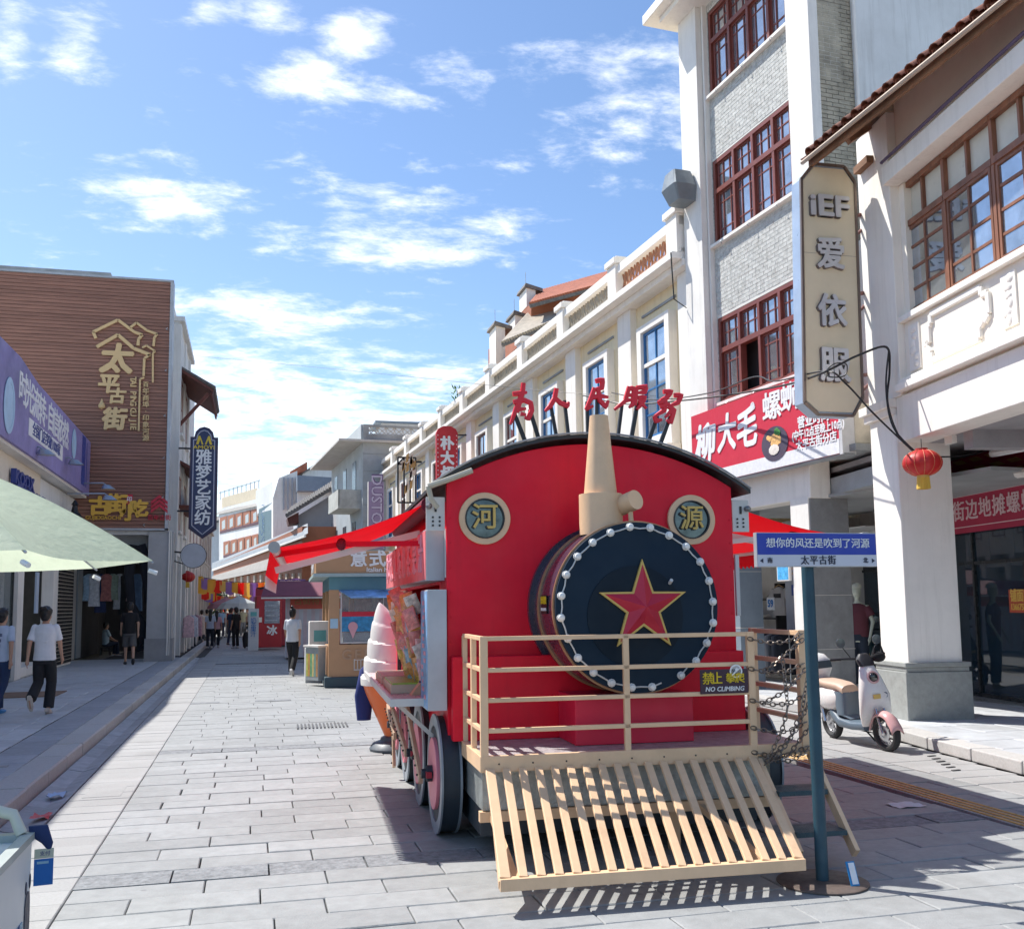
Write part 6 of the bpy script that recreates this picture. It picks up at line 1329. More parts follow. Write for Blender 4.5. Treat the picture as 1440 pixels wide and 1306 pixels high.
# ================================================================ MANNEQUINS AND CLOTHES
def mannequin(label, loc, face, h, col, dress, pants=None, skirt=False, cap=None):
    p = thing('mannequin', label, 'mannequin', loc, R(face)); s = h/1.75; p.scale = (s, s, s); q = B()
    q.loft([((0, 0, .8), (.14, 0, 0), (0, .09, 0), 2.2), ((0, 0, .95), (.15, 0, 0), (0, .1, 0), 2.2), ((0, 0, 1.1), (.11, 0, 0), (0, .08, 0), 2.2), ((0, 0, 1.3), (.15, 0, 0), (0, .1, 0), 2.2), ((0, 0, 1.42), (.13, 0, 0), (0, .07, 0), 2.2), ((0, 0, 1.47), (.05, 0, 0), (0, .05, 0), 2)], 16)
    q.tube([(0, 0, 1.42), (0, .01, 1.56)], .045, 10).ell((0, .01, 1.65), (.075, .09, .115), 14, 9)
    for sd in (-1, 1):
        e, w_ = ((sd*.32, .05, 1.15), (sd*.15, .06, .98)) if skirt else ((sd*.24, .0, 1.13), (sd*.22, .14, .88)); limb(q, [(sd*.16, 0, 1.38), e, w_], [.045, .034, .025]); W_ = Vector(w_); d = (W_-Vector(e)).normalized()
        q.tube([W_, W_+d*.07], [.026, .03], 8)
        for k in range(4): q.tube([W_+d*.06+Vector((0, .02-.014*k, 0)), W_+d*(.14-.006*abs(k-1))+Vector((0, .02-.014*k, -.01))], .009, 6)
        q.tube([W_+d*.02+Vector((0, .02, 0)), W_+d*.07+Vector((0, .05, 0))], .010, 6)
        limb(q, [(sd*.08, 0, .86), (sd*.09, .02, .48), (sd*.09, 0, .06)], [.075, .048, .032]); q.tube([(sd*.09, -.03, .03), (sd*.1, .12, .02)], [.03, .022], 8)
    put('body', remesh(q, .015, mat('mannequin_'+str(int(col[0]*99)), col, .35, var=.03)), p)
    q = B().loft([((0, 0, 1.02 if skirt else .88), (.135 if skirt else .17, 0, 0), (0, .1, 0), 2.3), ((0, 0, 1.28), (.165, 0, 0), (0, .118, 0), 2.3), ((0, 0, 1.40), (.155, 0, 0), (0, .085, 0), 2.3), ((0, 0, 1.45), (.08, 0, 0), (0, .06, 0), 2)], 18)
    for sd in (-1, 1): q.tube([(sd*.15, 0, 1.38), (sd*.23, .02, 1.24)], [.062, .068], 10)
    dm = mat('garb_%02d%02d%02d' % tuple(int(c*99) for c in dress), dress, .85, var=.08)
    put('top', remesh(q, .014, dm, 'top', 3), p)
    if skirt:
        prof_ = [(.115, 1.05), (.15, .95), (.22, .75), (.28, .55)]; q = B(); n = 48
        for r_, z in prof_:
            for j in range(n): t_ = 2*math.pi*j/n; rr = r_*(1+.05*math.cos(12*t_)*(1.05-z)*2); q.v.append((rr*math.cos(t_), rr*.8*math.sin(t_), z))
        for i in range(3):
            for j in range(n): q.f.append((i*n+j, i*n+(j+1) % n, (i+1)*n+(j+1) % n, (i+1)*n+j))
        q.obj('skirt', dm, p, smooth=True)
    elif pants:
        q = B().loft([((0, 0, .82), (.15, 0, 0), (0, .1, 0), 2.3), ((0, 0, .95), (.155, 0, 0), (0, .105, 0), 2.3)], 14)
        for sd in (-1, 1): q.tube([(sd*.08, 0, .88), (sd*.09, .02, .48), (sd*.09, 0, .1)], [.09, .07, .06], 12)
        put('trousers', remesh(q, .015, mat('garb_p%02d' % int(pants[2]*99), pants, .85), 'trousers', 3), p)
    if cap: B().loft([((0, .0, 1.70), (.085, 0, 0), (0, .10, 0), 2), ((0, -.01, 1.76), (.07, 0, 0), (0, .085, 0), 2), ((0, -.01, 1.79), (.02, 0, 0), (0, .03, 0), 2)], 14).obj('cap', mat('cap_cream', cap, .8), p, smooth=True)
    return p
v = FL1.W(-5.55, .48, .35); mannequin('silver white mannequin in a short white flared dress in the left shop window', v, -75, 1.66, (.62, .63, .64), (.66, .70, .74), skirt=True)
v = PX(1211, 960, Y=15.3); v.z = .13; mannequin('mannequin in cream cap, maroon T-shirt and dark trousers beside the white pillar', v, 130, 1.80, (.55, .58, .48), (.13, .035, .05), pants=(.02, .03, .05), cap=(.72, .72, .60))
# plant in the left shop window
t = thing('potted_palm', 'small palm with narrow leaves in the left shop window beside the mannequin', 'plant', FL1.W(-9.2, .6, .14)); q = B()
for k in range(34):
    a = random.uniform(0, 6.28); up_ = random.uniform(.2, 1.2); d = Vector((math.cos(a)*math.cos(up_), math.sin(a)*math.cos(up_), math.sin(up_))); c = Vector((0, 0, random.choice((1.1, .75)))); s_ = d.cross(Vector((0, 0, 1))).normalized()*.02
    q.add([c, c+d*.3+s_, c+d*.55-Vector((0, 0, .08)), c+d*.3-s_], [(0, 1, 2, 3)])
q.obj('leaves', mat('palm_leaf', (.06, .13, .04), .6, transl=.2), t); B().cyl((0, 0, .3), (0, 0, 1.1), .025, n=8).obj('trunk', mat('stem', (0, 0, 0)), t); B().lathe([(.14, 0), (.18, .32), (.16, .32), (.15, .28)], n=18).obj('pot', white, t)
# clothes rail inside the arcade shop
t = thing('clothes_rail', 'steel clothes rail in the arcade shop behind the train railing', 'clothes rail', F2.W(-2.2, 1.5, .135), F2.r)
t.scale = (.8, .8, .62)
B().tube([(-1.0, 0, 0), (-1.0, 0, 1.5), (1.35, 0, 1.5), (1.35, 0, 0)], .018, 8).obj('frame', metal, t); B().bar((-1.0, -.25, .02), (-1.0, .25, .02), .03).obj('foot', metal, t); B().bar((1.35, -.25, .02), (1.35, .25, .02), .03).obj('foot', metal, t)
for k in range(20):
    x = -.95+k*.118; c = (.45, .58, .66) if k < 2 else random.choice([(.015, .018, .024), (.02, .02, .025), (.06, .065, .08), (.018, .02, .03), (.22, .22, .24)])
    ln = random.uniform(.62, .8); g_ = B().loft([((0, 0, 0), (.012, 0, 0), (0, .04, 0), 2), ((0, 0, -.06), (.03, 0, 0), (0, .20, 0), 2.5), ((0, 0, -.5), (.04, 0, 0), (0, .21, 0), 2.5), ((0, 0, -ln), (.045, 0, 0), (0, .23, 0), 2.5)], 12)
    o = g_.obj('shirt', mat('railcloth_%02d' % int(c[2]*99), c, .85, var=.15), None, F2.W(-2.2+x*.78, 1.5, 1.06), (0, 0, F2.r+R(random.uniform(-18, 18))), smooth=True)
    tag(o, 'pale blue shirt at the near dark end of the steel clothes rail' if k < 2 else 'dark shirt hanging on the steel clothes rail in the arcade shop', 'shirt', 'pale blue shirts on the steel rail' if k < 2 else 'dark shirts on the steel rail')
# shelf with shoes, T-shirt on the wall, price cards
t = thing('shoe_shelf', 'dark shoe shelf against the back wall of the arcade shop', 'shelf', F2.W(-5.6, 3.9, -.1), F2.r)
for z in (.9, 1.35, 1.8): B().box(-1.0, .5, 0, .35, z, z+.03).obj('board', blackm, t)
for x in (-1.0, .5): B().box(x-.02, x+.02, 0, .35, 0, 2.2).obj('side', blackm, t)
shm = B().loft([((0, -.12, .03), (.035, 0, 0), (0, 0, .03), 3), ((0, -.04, .05), (.04, 0, 0), (0, 0, .05), 2.5), ((0, .06, .035), (.045, 0, 0), (0, 0, .033), 2.5), ((0, .14, .02), (.03, 0, 0), (0, 0, .018), 2.5)], 12).mesh('shoe', mat('white_trainer', (.65, .64, .58), .6), True)
for k in range(9): put('shoe', shm, None, F2.W(-6.45+(k % 5)*.27, 4.0, -.07+(1.8 if k < 5 else 1.35)), (0, 0, F2.r+R(180+random.uniform(-30, 30))), label=('first','second','third','fourth','fifth')[k % 5]+' white trainer from the far end of the '+('upper' if k < 5 else 'lower')+' shop shelf board', cat='shoe', group='trainers on the shop shelf')
t = thing('wall_shirt', 'light grey T-shirt with chest print on a hanger in the arcade shop', 'shirt', F2.W(-4.5, 3.6, 1.95), F2.r)
B().loft([((0, 0, -.6), (.24, 0, 0), (0, .04, 0), 3), ((0, 0, -.1), (.25, 0, 0), (0, .05, 0), 3), ((0, 0, 0), (.2, 0, 0), (0, .04, 0), 3), ((0, 0, .05), (.08, 0, 0), (0, .03, 0), 2)], 14).bar((-.2, 0, -.02), (-.36, 0, -.22), .14, .05, up=(0, 1, 0)).bar((.2, 0, -.02), (.36, 0, -.22), .14, .05, up=(0, 1, 0)).obj('cloth', mat('grey_marl', (.45, .44, .44), .9), t, smooth=True); B().box(-.14, .14, -.055, -.05, -.2, -.1).obj('chest_print', blackm, t); B().tube([(-.18, 0, .04), (0, 0, .1), (.18, 0, .04)], .01, 5).obj('hanger', mat('wood_hanger', (.5, .32, .15), .6), t)
for s_, x, y, z, sz in (('39', -4.6, 3.0, 2.22, .26), ('59', -3.95, 3.0, 1.62, .20), ('19', -4.7, 3.2, 1.55, .17)):
    t = thing('price_card', {'39': 'hanging blue and white price card reading 39 high in the arcade shop', '59': 'white price card reading 59 below the grey hanging T-shirt', '19': 'narrow price card reading 19 beside the shoe shelf'}[s_], 'price card', F2.W(x, y, z), F2.r); W_ = sz*.75
    B().box(-W_, W_, 0, .01, -sz*.7, sz*.7).obj('card', mat('card_white', (.66, .70, .74), .6), t); face_text('lettering', s_, sz*1.1, mat('price_blue', (.03, .18, .50), .5), t, 0, 0, -.006, off=.04, ext=.001)
# ================================================================ KIOSKS AND STALLS
ks = thing('ice_cream_kiosk', 'brown and teal ice cream kiosk with glass display and lettered fascia beyond the red train', 'kiosk', (1.58, 21.2, 0), R(-2))
tb = mat('kiosk_tan', (.50, .285, .15), .55, var=.06); tl = mat('kiosk_teal', (.10, .25, .30), .5, var=.08)
KD = 4.0
B().box(-.28, 3.2, -.15, KD+.1, 2.36, 2.82).obj('fascia', tb, ks, bev=.01); B().box(-.33, 3.25, -.2, KD+.2, 2.29, 2.36).obj('fascia_edge', mat('kiosk_edge', (.35, .45, .45), .5), ks)
B().box(0, 3.1, -.02, KD, 2.02, 2.29).obj('teal_band', tl, ks)
for x, y in ((0, 0), (0, 1.9), (0, KD-.22), (2.9, 0)): B().box(x, x+.22, y, y+.22, .22, 2.02).obj('corner_post', tb, ks)
B().box(.22, 2.9, .0, .08, .22, .88).obj('lower_panel', tb, ks); B().box(-.02, .06, .22, KD-.22, .22, .85).obj('lower_side', tb, ks)
B().box(-.08, 3.15, -.06, KD, .0, .22).obj('base', mat('kiosk_base', (.035, .07, .09), .5), ks, bev=.02)
B().box(3.0, 3.1, .2, KD, .22, 2.02).box(.3, 3.0, KD-.05, KD, .22, 1.0).obj('back_panel', mat('kiosk_inner', (.32, .26, .24), .6), ks)
window(ks, .24, .90, [0, .9, 1.8, 2.64], [0, .55, 1.12], mat('kiosk_frame', (.5, .52, .52), .4, metal=.5), mat('display_glass', (.35, .45, .48), .03, var=0, glass=.7), y=.02, fr=.03, mu=.02, dp=.04, name='display_window')
B().box(.3, 2.8, .1, .7, .9, 1.12).obj('display_tray', mat('tray_white', (.55, .6, .6), .5), ks)
q = B()
for k in range(40): q.ell((random.uniform(.35, 2.7), random.uniform(.12, .6), 1.15+random.uniform(0, .06)), (.07, .06, .05), 8, 5)
q.obj('ice_heaps', mat('ice_cream', (.60, .58, .45), .6, var=.4, scale=6), ks, kind='stuff')
for k in range(5): B().cyl((.5+k*.5, .5, 1.5), (.5+k*.5, .5, 1.9), .07, .06, 10).obj('jar', mat('jar_%d' % k, [(.6, .3, .1), (.5, .5, .45), (.55, .15, .2), (.2, .4, .3), (.65, .55, .2)][k], .3), ks)
B().box(.3, 2.9, 1.2, 1.25, 1.0, 2.0).obj('menu_back', mat('menu_back_print', (.55, .45, .40), .6, var=.6, scale=6), ks)
B().box(.24, 2.9, .03, .04, 1.46, 1.56).obj('red_print', redl, ks); B().box(.24, 1.0, .03, .045, 1.15, 1.46).obj('blue_print', mat('print_blue', (.03, .25, .50), .5, var=.4, scale=12), ks)
B().cyl((.5, .0, 1.25), (.5, .02, 1.25), .10, n=16).obj('pink_scoop_print', mat('pink_scoop', (.7, .35, .4), .5), ks); B().prism([(.42, -.005, 1.2), (.58, -.005, 1.2), (.5, -.005, 1.0)], (0, .01, 0)).obj('cone_print', mat('pink_scoop', (0, 0, 0)), ks)
B().prism([(.2, 0, 2.0), (2.9, 0, 2.0), (2.9, -.55, 1.84), (.42, -.55, 1.84)], (0, 0, .02)).obj('printed_awning', mat('blue_cloud_print', (.22, .40, .70), .6, var=.6, scale=3), ks)
face_text('lettering', '意式手工冰淇淋', .36, whitel, ks, .42, 2.64, -.17, align='LEFT', off=.03, ext=.01, sx=1.02, spacing=1.12); face_text('lettering', 'Italian handmade ice cream', .14, whitel, ks, .76, 2.43, -.165, align='LEFT', off=.02, ext=.005)
o_ = face_text('lettering', '手工冰淇淋', .42, whitel, ks, 0, 0, 0, off=.02, ext=.005); o_.location = (-.30, 1.9, 2.60); o_.rotation_euler = (R(90), 0, R(-90))
face_text('lettering', 'GELATO', .30, mat('tan_relief', (.46, .29, .18), .5), ks, .95, .66, -.01, off=.02, ext=.01, spacing=1.3)
q = B().box(.52, 1.5, -.02, 0, .34, .37).box(.52, 1.5, -.02, 0, .55, .58)
for k in range(15): q.box(.52+k*.068, .54+k*.068, -.02, 0, .37, .55)
q.obj('vent_grille', mat('pale_grille', (.62, .56, .5), .5), ks)
B().box(.03, .19, -.01, 0, 1.22, 1.42).obj('small_poster', mat('poster_blue_pale', (.40, .60, .75), .5), ks)
t = thing('serving_counter', 'small counter with colourful striped front at the corner of the ice cream kiosk', 'counter', (1.42, 21.9, 0), R(-62))
B().box(-.55, .45, -.3, .1, .82, .86).obj('top', white, t); B().box(-.45, .4, -.25, .05, .12, .82).obj('body', mat('counter_grey', (.33, .37, .38), .5), t)
for k in range(6): B().box(-.40+k*.13, -.29+k*.13, -.256, -.25, .2, .68).obj('coloured_stripe', mat('stripe_%d' % k, [(.5, .5, .1), (.6, .3, .08), (.15, .4, .2), (.6, .5, .2), (.2, .35, .3), (.5, .25, .1)][k], .5, var=.3, scale=9), t)
t.scale = (.6, .6, 1)
t = thing('white_urn', 'white drink dispenser with teal label beside the kiosk counter', 'dispenser', (1.50, 23.1, 0)); B().box(-.22, .22, -.2, .2, .75, 1.35).obj('tank', white, t, bev=.02); B().box(-.12, .15, -.205, -.2, .9, 1.15).obj('label_patch', mat('teal_patch', (.15, .45, .45), .5), t); B().box(-.3, .3, -.25, .25, .0, .75).obj('stand', mat('stand_white', (.5, .52, .52), .6), t)
person('vendor in pink top bending inside the brown ice cream kiosk', (2.0, 22.3, .1), 150, 1.5, (.62, .34, .30), (.02, .02, .03), TALK, 'short')
# maroon and white stall, red vending machine, menu totem
sl2 = thing('striped_stall', 'white striped market stall with red banner and dark awnings behind the ice cream kiosk', 'stall', (1.45, 33.5, 0), R(-3))
B().box(-.35, 2.6, 0, 2.5, .05, 2.2).obj('body', mat('stall_white', (.55, .55, .58), .6), sl2)
for k in range(10): B().box(-.3+k*.26, -.18+k*.26, -.01, 0, .1, 2.0).obj('stripe', mat('stall_pink_stripe', (.58, .48, .50), .6), sl2)
B().box(-.2, 2.0, -.03, -.012, 1.62, 2.12).obj('banner', mat('faded_red_banner', (.60, .12, .08), .7, var=.15), sl2); face_text('lettering', '古街特色小吃', .28, mat('faded_gold', (0, 0, 0)), sl2, .75, 1.87, -.035, off=.02)
B().prism([(-1.1, -.6, 2.0), (2.8, -.6, 2.0), (2.8, .3, 2.5), (-1.0, .3, 2.5)], (0, 0, .04)).obj('awning', mat('maroon_awning', (.20, .05, .08), .7), sl2); B().bar((-1.1, -.62, 1.98), (2.8, -.62, 1.98), .05).obj('awning_bar', white, sl2)
B().prism([(-1.3, .4, 2.3), (1.8, .4, 2.75), (1.8, 1.5, 2.75), (-1.2, 1.5, 2.3)], (0, 0, .03)).obj('dark_canopy', mat('black_canopy', (.02, .02, .03), .7), sl2)
vm = thing('vending_machine', 'red drinks vending machine with the white character for ice', 'vending machine', (.72, 41.5, 0), R(4))
B().box(-.5, .5, 0, .9, .1, 2.15).obj('cabinet', mat('vend_red', (.42, .02, .03), .45), vm, bev=.02); B().box(-.18, .42, -.02, 0, 1.05, 1.95).obj('display_glass', glassd, vm)
for k in range(4): B().box(-.15, .4, -.03, -.02, 1.15+k*.2, 1.2+k*.2).obj('shelf', mat('bottle_rows', (.4, .45, .5), .4, var=.5, scale=20), vm)
face_text('lettering', '冰', .42, whitel, vm, .12, .75, -.02, off=.04); B().box(-.4, -.28, -.02, 0, 1.1, 1.3).obj('keypad', white, vm)
t = thing('menu_totem', 'narrow white totem board with blue lettering beside the red vending machine', 'sign board', (.12, 41.2, 0)); B().box(-.2, .2, 0, .3, 0, 1.65).obj('board', mat('totem_white', (.62, .64, .66), .5), t); face_text('lettering', list('奶茶果汁'), .24, mat('price_blue', (0, 0, 0)), t, 0, .9, -.01, vert=True, lead=.75); B().box(-.12, .12, -.01, 0, 1.35, 1.52).obj('teal_square', mat('teal_patch', (0, 0, 0)), t)
t = thing('red_booth', 'dark red booth with purple roof sign behind the vending machine', 'booth', (1.1, 44.5, 0)); B().box(-.9, 2.4, 0, 2, .05, 2.5).obj('body', mat('booth_red', (.30, .03, .05), .6), t); B().box(-.4, 1.2, -.05, 0, 2.5, 2.9).obj('sign_panel', mat('booth_purple', (.18, .10, .28), .6), t); face_text('lettering', '冰糖葫芦', .3, mat('pale_pink_print', (0, 0, 0)), t, .4, 2.7, -.06, off=.02)
# far stall parasols
for k, (px, py, Y, c, lb_) in enumerate(((318, 852, 62, (.62, .30, .32), 'pale pink parasol far down the street'), (336, 852, 55, (.60, .62, .60), 'white round stall canopy far down the street'))):
    p = PX(px, py, Y=Y); t = thing('parasol', lb_, 'parasol', (p.x, p.y, 0)); B().lathe([(1.15, p.z-.15), (.9, p.z+.15), (.1, p.z+.5), (.02, p.z+.55)], n=8).obj('canopy', mat('parasol_%d' % k, c, .8, transl=.3), t); B().cyl((0, 0, 0), (0, 0, p.z+.5), .03, n=8).obj('pole', metal, t)
t = thing('street_tree', 'small dark green tree at the left side of the far street', 'tree', (PX(302, 880, Y=75).x, 75, 0)); lf = mat('dark_leaf', (.03, .06, .02), .7, rnd=.2, transl=.2); q = B()
for k in range(500):
    a, b_, r_ = random.uniform(0, 6.28), random.uniform(-1.4, 1.4), random.uniform(.3, 1.0)**.5; c = Vector((1.0*r_*math.cos(a)*math.cos(b_), 1.0*r_*math.sin(a)*math.cos(b_), 2.0+1.1*r_*math.sin(b_))); u = Vector((random.uniform(-1, 1), random.uniform(-1, 1), random.uniform(-1, 1))).normalized()*.12; w2 = u.cross(Vector((random.random(), random.random(), 1))).normalized()*.07; q.add([c-u, c+w2, c+u, c-w2], [(0, 1, 2, 3)])
q.obj('crown', lf, t); B().cyl((0, 0, 0), (0, 0, 1.6), .1, .07, 8).obj('trunk', mat('bark', (.08, .06, .04), .9), t)
# bunting across the street
bc = [mat('bunting_%d' % k, c, .75, var=.05, transl=.6) for k, c in enumerate([(.95, .66, .14), (.95, .08, .05), (.50, .34, .66), (.95, .74, .28), (.95, .42, .10)])]
def bunting(label, a, c, n, w, h, rows=1):
    t = thing('bunting', label, 'bunting', (0, 0, 0)); a, c = Vector(a), Vector(c); pts = [a.lerp(c, i/12)+Vector((0, 0, -.25*math.sin(math.pi*i/12))) for i in range(13)]
    B().tube(pts, .012, 5).obj('cord', blackc, t)
    for k in range(n):
        f = (k+.5)/n; p = a.lerp(c, f)+Vector((0, 0, -.25*math.sin(math.pi*f)-.02)); z = random.uniform(.8, 1.25)*h; m = bc[[0, 2, 0, 1, 3, 2, 0, 1, 3, 2, 4][k % 11]]
        B().prism([(-w/2, 0, 0), (w/2, 0, 0), (w*.5, .03, -z*.9), (w*.1, 0, -z), (-w*.5, -.03, -z*.85)], (0, .006, 0)).obj('pennant', m, t, p, (0, 0, R(random.uniform(-12, 12))))
Y1 = 47; bunting('nearer cord of yellow, red and purple festival pennants across the street', PX(276, 810, Y=Y1), PX(420, 812, Y=Y1), 17, .36, .62)
Y1 = 50; bunting('second cord of yellow and red pennants tilting down from the left fronts', PX(276, 806, Y=48), PX(300, 830, Y=60), 8, .45, .55)
Y1 = 64; bunting('far cord of yellow and orange pennants over the crowd', PX(292, 834, Y=Y1), PX(362, 832, Y=Y1), 14, .36, .7)
Y1 = 80; bunting('farthest thin cord of orange pennants over the street', PX(300, 842, Y=Y1), PX(345, 840, Y=Y1), 10, .36, .7)
# ================================================================ LANTERNS
def lantern(label, p, r_, group=None):
    t = thing('red_lantern', label, 'lantern', p, 0, group); q = B(); n = 36; m = 14
    for i in range(m+1):
        ph = math.pi*(.12+.76*i/m)
        for j in range(n):
            th = 2*math.pi*j/n; rr = r_*math.sin(ph)*(1+.045*abs(math.sin(th*6))-.03); q.v.append((rr*math.cos(th), rr*math.sin(th), r_*.72*math.cos(ph)))
    for i in range(m):
        for j in range(n): q.f.append((i*n+j, (i+1)*n+j, (i+1)*n+(j+1) % n, i*n+(j+1) % n))
    q.obj('body', mat('lantern_red', (.60, .03, .03), .45, transl=.25), t, smooth=True)
    B().cyl((0, 0, r_*.62), (0, 0, r_*.78), r_*.32, n=18).obj('top_ring', mat('lantern_dark_red', (.38, .03, .02), .5), t); B().cyl((0, 0, -r_*.78), (0, 0, -r_*.62), r_*.32, n=18).obj('bottom_ring', gold, t)
    q = B()
    for j in range(26): th = 2*math.pi*j/26; q.bar((r_*.28*math.cos(th), r_*.28*math.sin(th), -r_*.75), (r_*.32*math.cos(th), r_*.32*math.sin(th), -r_*1.38), r_*.055)
    q.obj('tassel', mat('lantern_yellow', (.72, .48, .08), .7), t); B().cyl((0, 0, r_*.78), (0, 0, r_*1.3), .005, n=5).obj('hook', blackm, t)
    q = B()
    for j in range(12):
        th = 2*math.pi*(j)/12; q.tube([(r_*1.0*math.sin(ph)*math.cos(th), r_*math.sin(ph)*math.sin(th), r_*.725*math.cos(ph)) for ph in [math.pi*(.13+.74*i/10) for i in range(11)]], .0035, 4)
    q.obj('ribs', mat('lantern_gold_rib', (.65, .22, .10), .5), t)
lantern('red lantern with yellow tassel hung below the beam corner of the white arcade', PX(1297, 651, Y=10.6), .235)
lantern('small red lantern on the left fronts under the blank round sign', PX(263, 811, Y=38), .28)
# ================================================================ SIGNS
t = thing('tall_light_box', 'tall cream octagonal light box sign with silver characters on steel brackets', 'sign', (0, 0, 0))
YS = 11.75
def ps(px, py, d=0): v = PX(px, py, Y=YS); return Vector((v.x, YS+d, v.z))
out = [ps(1126, 252), ps(1143, 231), ps(1186, 235), ps(1201, 257), ps(1212, 560), ps(1199, 585), ps(1150, 583), ps(1131, 566)]
t.location = (out[0].x, YS, 0); T0 = Vector((out[0].x, YS, 0)); out = [p-T0 for p in out]
B().prism(out, (0, .24, 0)).obj('box', mat('silver_blue_case', (.40, .48, .58), .35, metal=.3), t)
cen = sum(out, Vector())/8; inn = [cen+(p-cen)*.975+Vector((0, -.012, 0)) for p in out]; B().prism(inn, (0, .02, 0)).obj('face', mat('cream_acrylic', (.80, .70, .50), .45, var=.06, scale=1.5, dirt=.12), t)
q = B()
for a, c in zip(out, out[1:]+out[:1]): q.bar(a+Vector((0, -.01, 0)), c+Vector((0, -.01, 0)), .035, .04, up=(0, 1, 0))
q.obj('edge_trim', mat('bronze_trim', (.22, .17, .14), .4, metal=.5), t)
sil = mat('silver_letter', (.70, .70, .70), .35, metal=.3, dirt=.25); shd = mat('letter_return', (.16, .14, .13), .5)
for s_, px, py, sz, sx in (('iEF', 1164, 293, .42, 1.25), ('爱', 1166, 361, .47, .95), ('依', 1168, 441, .47, .95), ('服', 1172, 517, .50, .95)):
    p = ps(px, py)-T0; face_text('lettering', s_, sz, sil, t, p.x, p.z, -.050, off=.03, sx=sx, ext=.008); face_text('lettering_side', s_, sz, shd, t, p.x-.006, p.z-.006, -.030, off=.04, sx=sx, ext=.018)
B().box((ps(1130, 357)-T0).x, (ps(1204, 357)-T0).x, -.013, -.0125+.0, (ps(1165, 358)-T0).z-.004, (ps(1165, 358)-T0).z).obj('panel_joint', shd, t)
for py in (301, 412, 528):
    a = ps(1205, py)-T0; c = PX(1240, py-5, Y=12.2)-T0; B().bar(a+Vector((0, .1, 0)), c, .05).obj('bracket', mat('rusty_bracket', (.14, .05, .045), .6), t); B().bar(a+Vector((0, .1, -.3)), c, .035).obj('bracket_stay', mat('rusty_bracket', (0, 0, 0)), t)
# red vertical sign 朴大叔
def hang(px, py, Y): v = PX(px, py, Y=Y); return v
p = hang(629, 650, 34.0)
t = thing('vertical_sign', 'red rounded vertical sign with chunky white characters and dotted bulbs', 'sign', p); s2 = 34*.98/1400
B().prism([(-16*s2, 0, -60*s2), (16*s2, 0, -60*s2), (16*s2, 0, 44*s2), (13*s2, 0, 50*s2), (6*s2, 0, 54*s2), (-6*s2, 0, 54*s2), (-13*s2, 0, 50*s2), (-16*s2, 0, 44*s2)], (0, .2, 0)).obj('board', mat('sign_red_board', (.55, .02, .03), .5), t)
for k, ch in enumerate('朴大叔'): face_text('lettering', ch, .50, whitel, t, 0, (27-k*22)*s2, -.01, off=.05, ext=.01)
q = B()
for k in range(13):
    for sd in (-1, 1): q.ell((sd*14*s2, -.01, (-38+k*6.5)*s2), (.02, .01, .02), 6, 4)
q.obj('bulbs', whitel, t); B().bar((16*s2, .1, 42*s2), (30*s2, .1, 42*s2), .05).obj('bracket', blackm, t)
p = hang(529, 716, 41.0); s2 = 41*.98/1400
t = thing('vertical_sign', 'faded mauve vertical sign with outlined Latin letters before the concrete house', 'sign', p)
B().box(-11*s2, 11*s2, 0, .2, -57*s2, 40*s2).obj('board', mat('mauve_board', (.36, .26, .40), .6, var=.08), t); B().box(-11.5*s2, -11*s2, -.01, .21, -57*s2, 40*s2).box(11*s2, 11.5*s2, -.01, .21, -57*s2, 40*s2).obj('frame', white, t)
o_ = face_text('lettering', 'DUSTO+', .62, mat('pale_mauve_letter', (.60, .52, .64), .5), t, 0, 8*s2, -.01, off=.01, ext=.01); o_.rotation_euler = (R(90), R(90), 0)
o_ = face_text('lettering_shade', 'DUSTO+', .64, mat('dark_mauve_letter', (.16, .08, .2), .5), t, .02, 8*s2, -.004, off=.035, ext=.002); o_.rotation_euler = (R(90), R(90), 0)
p = hang(572, 672, 37.0); s2 = 37*.98/1400
t = thing('lattice_sign', 'black lattice vertical sign with jagged cream and gold brush characters', 'sign', p)
q = B()
for a, c in (((-13, -36), (-13, 30)), ((13, -36), (13, 30)), ((-13, 30), (13, 30)), ((-13, -36), (13, -36)), ((-13, 20), (13, 20)), ((-4, -36), (-4, 30)), ((5, -36), (5, 30)), ((-13, 20), (-4, 30)), ((13, 20), (5, 30))): q.bar((a[0]*s2, 0, a[1]*s2), (c[0]*s2, 0, c[1]*s2), .06, .06)
q.obj('frame', blackm, t); 
for k in range(14): x, z = random.uniform(-9, 9), random.uniform(-32, 24); B().prism([(x*s2, -.05, z*s2), ((x+4)*s2, -.05, (z+3)*s2), ((x+5)*s2, -.05, (z+16)*s2), ((x+1)*s2, -.05, (z+12)*s2)], (0, .04, 0)).obj('brush_stroke', mat(('cream_brush', 'gold_brush')[k % 2], ((.66, .56, .44), (.50, .30, .10))[k % 2], .6), t)
B().tube([(13*s2, 0, 24*s2), (22*s2, 0, 24*s2)], .04, 6).obj('bracket', blackm, t)
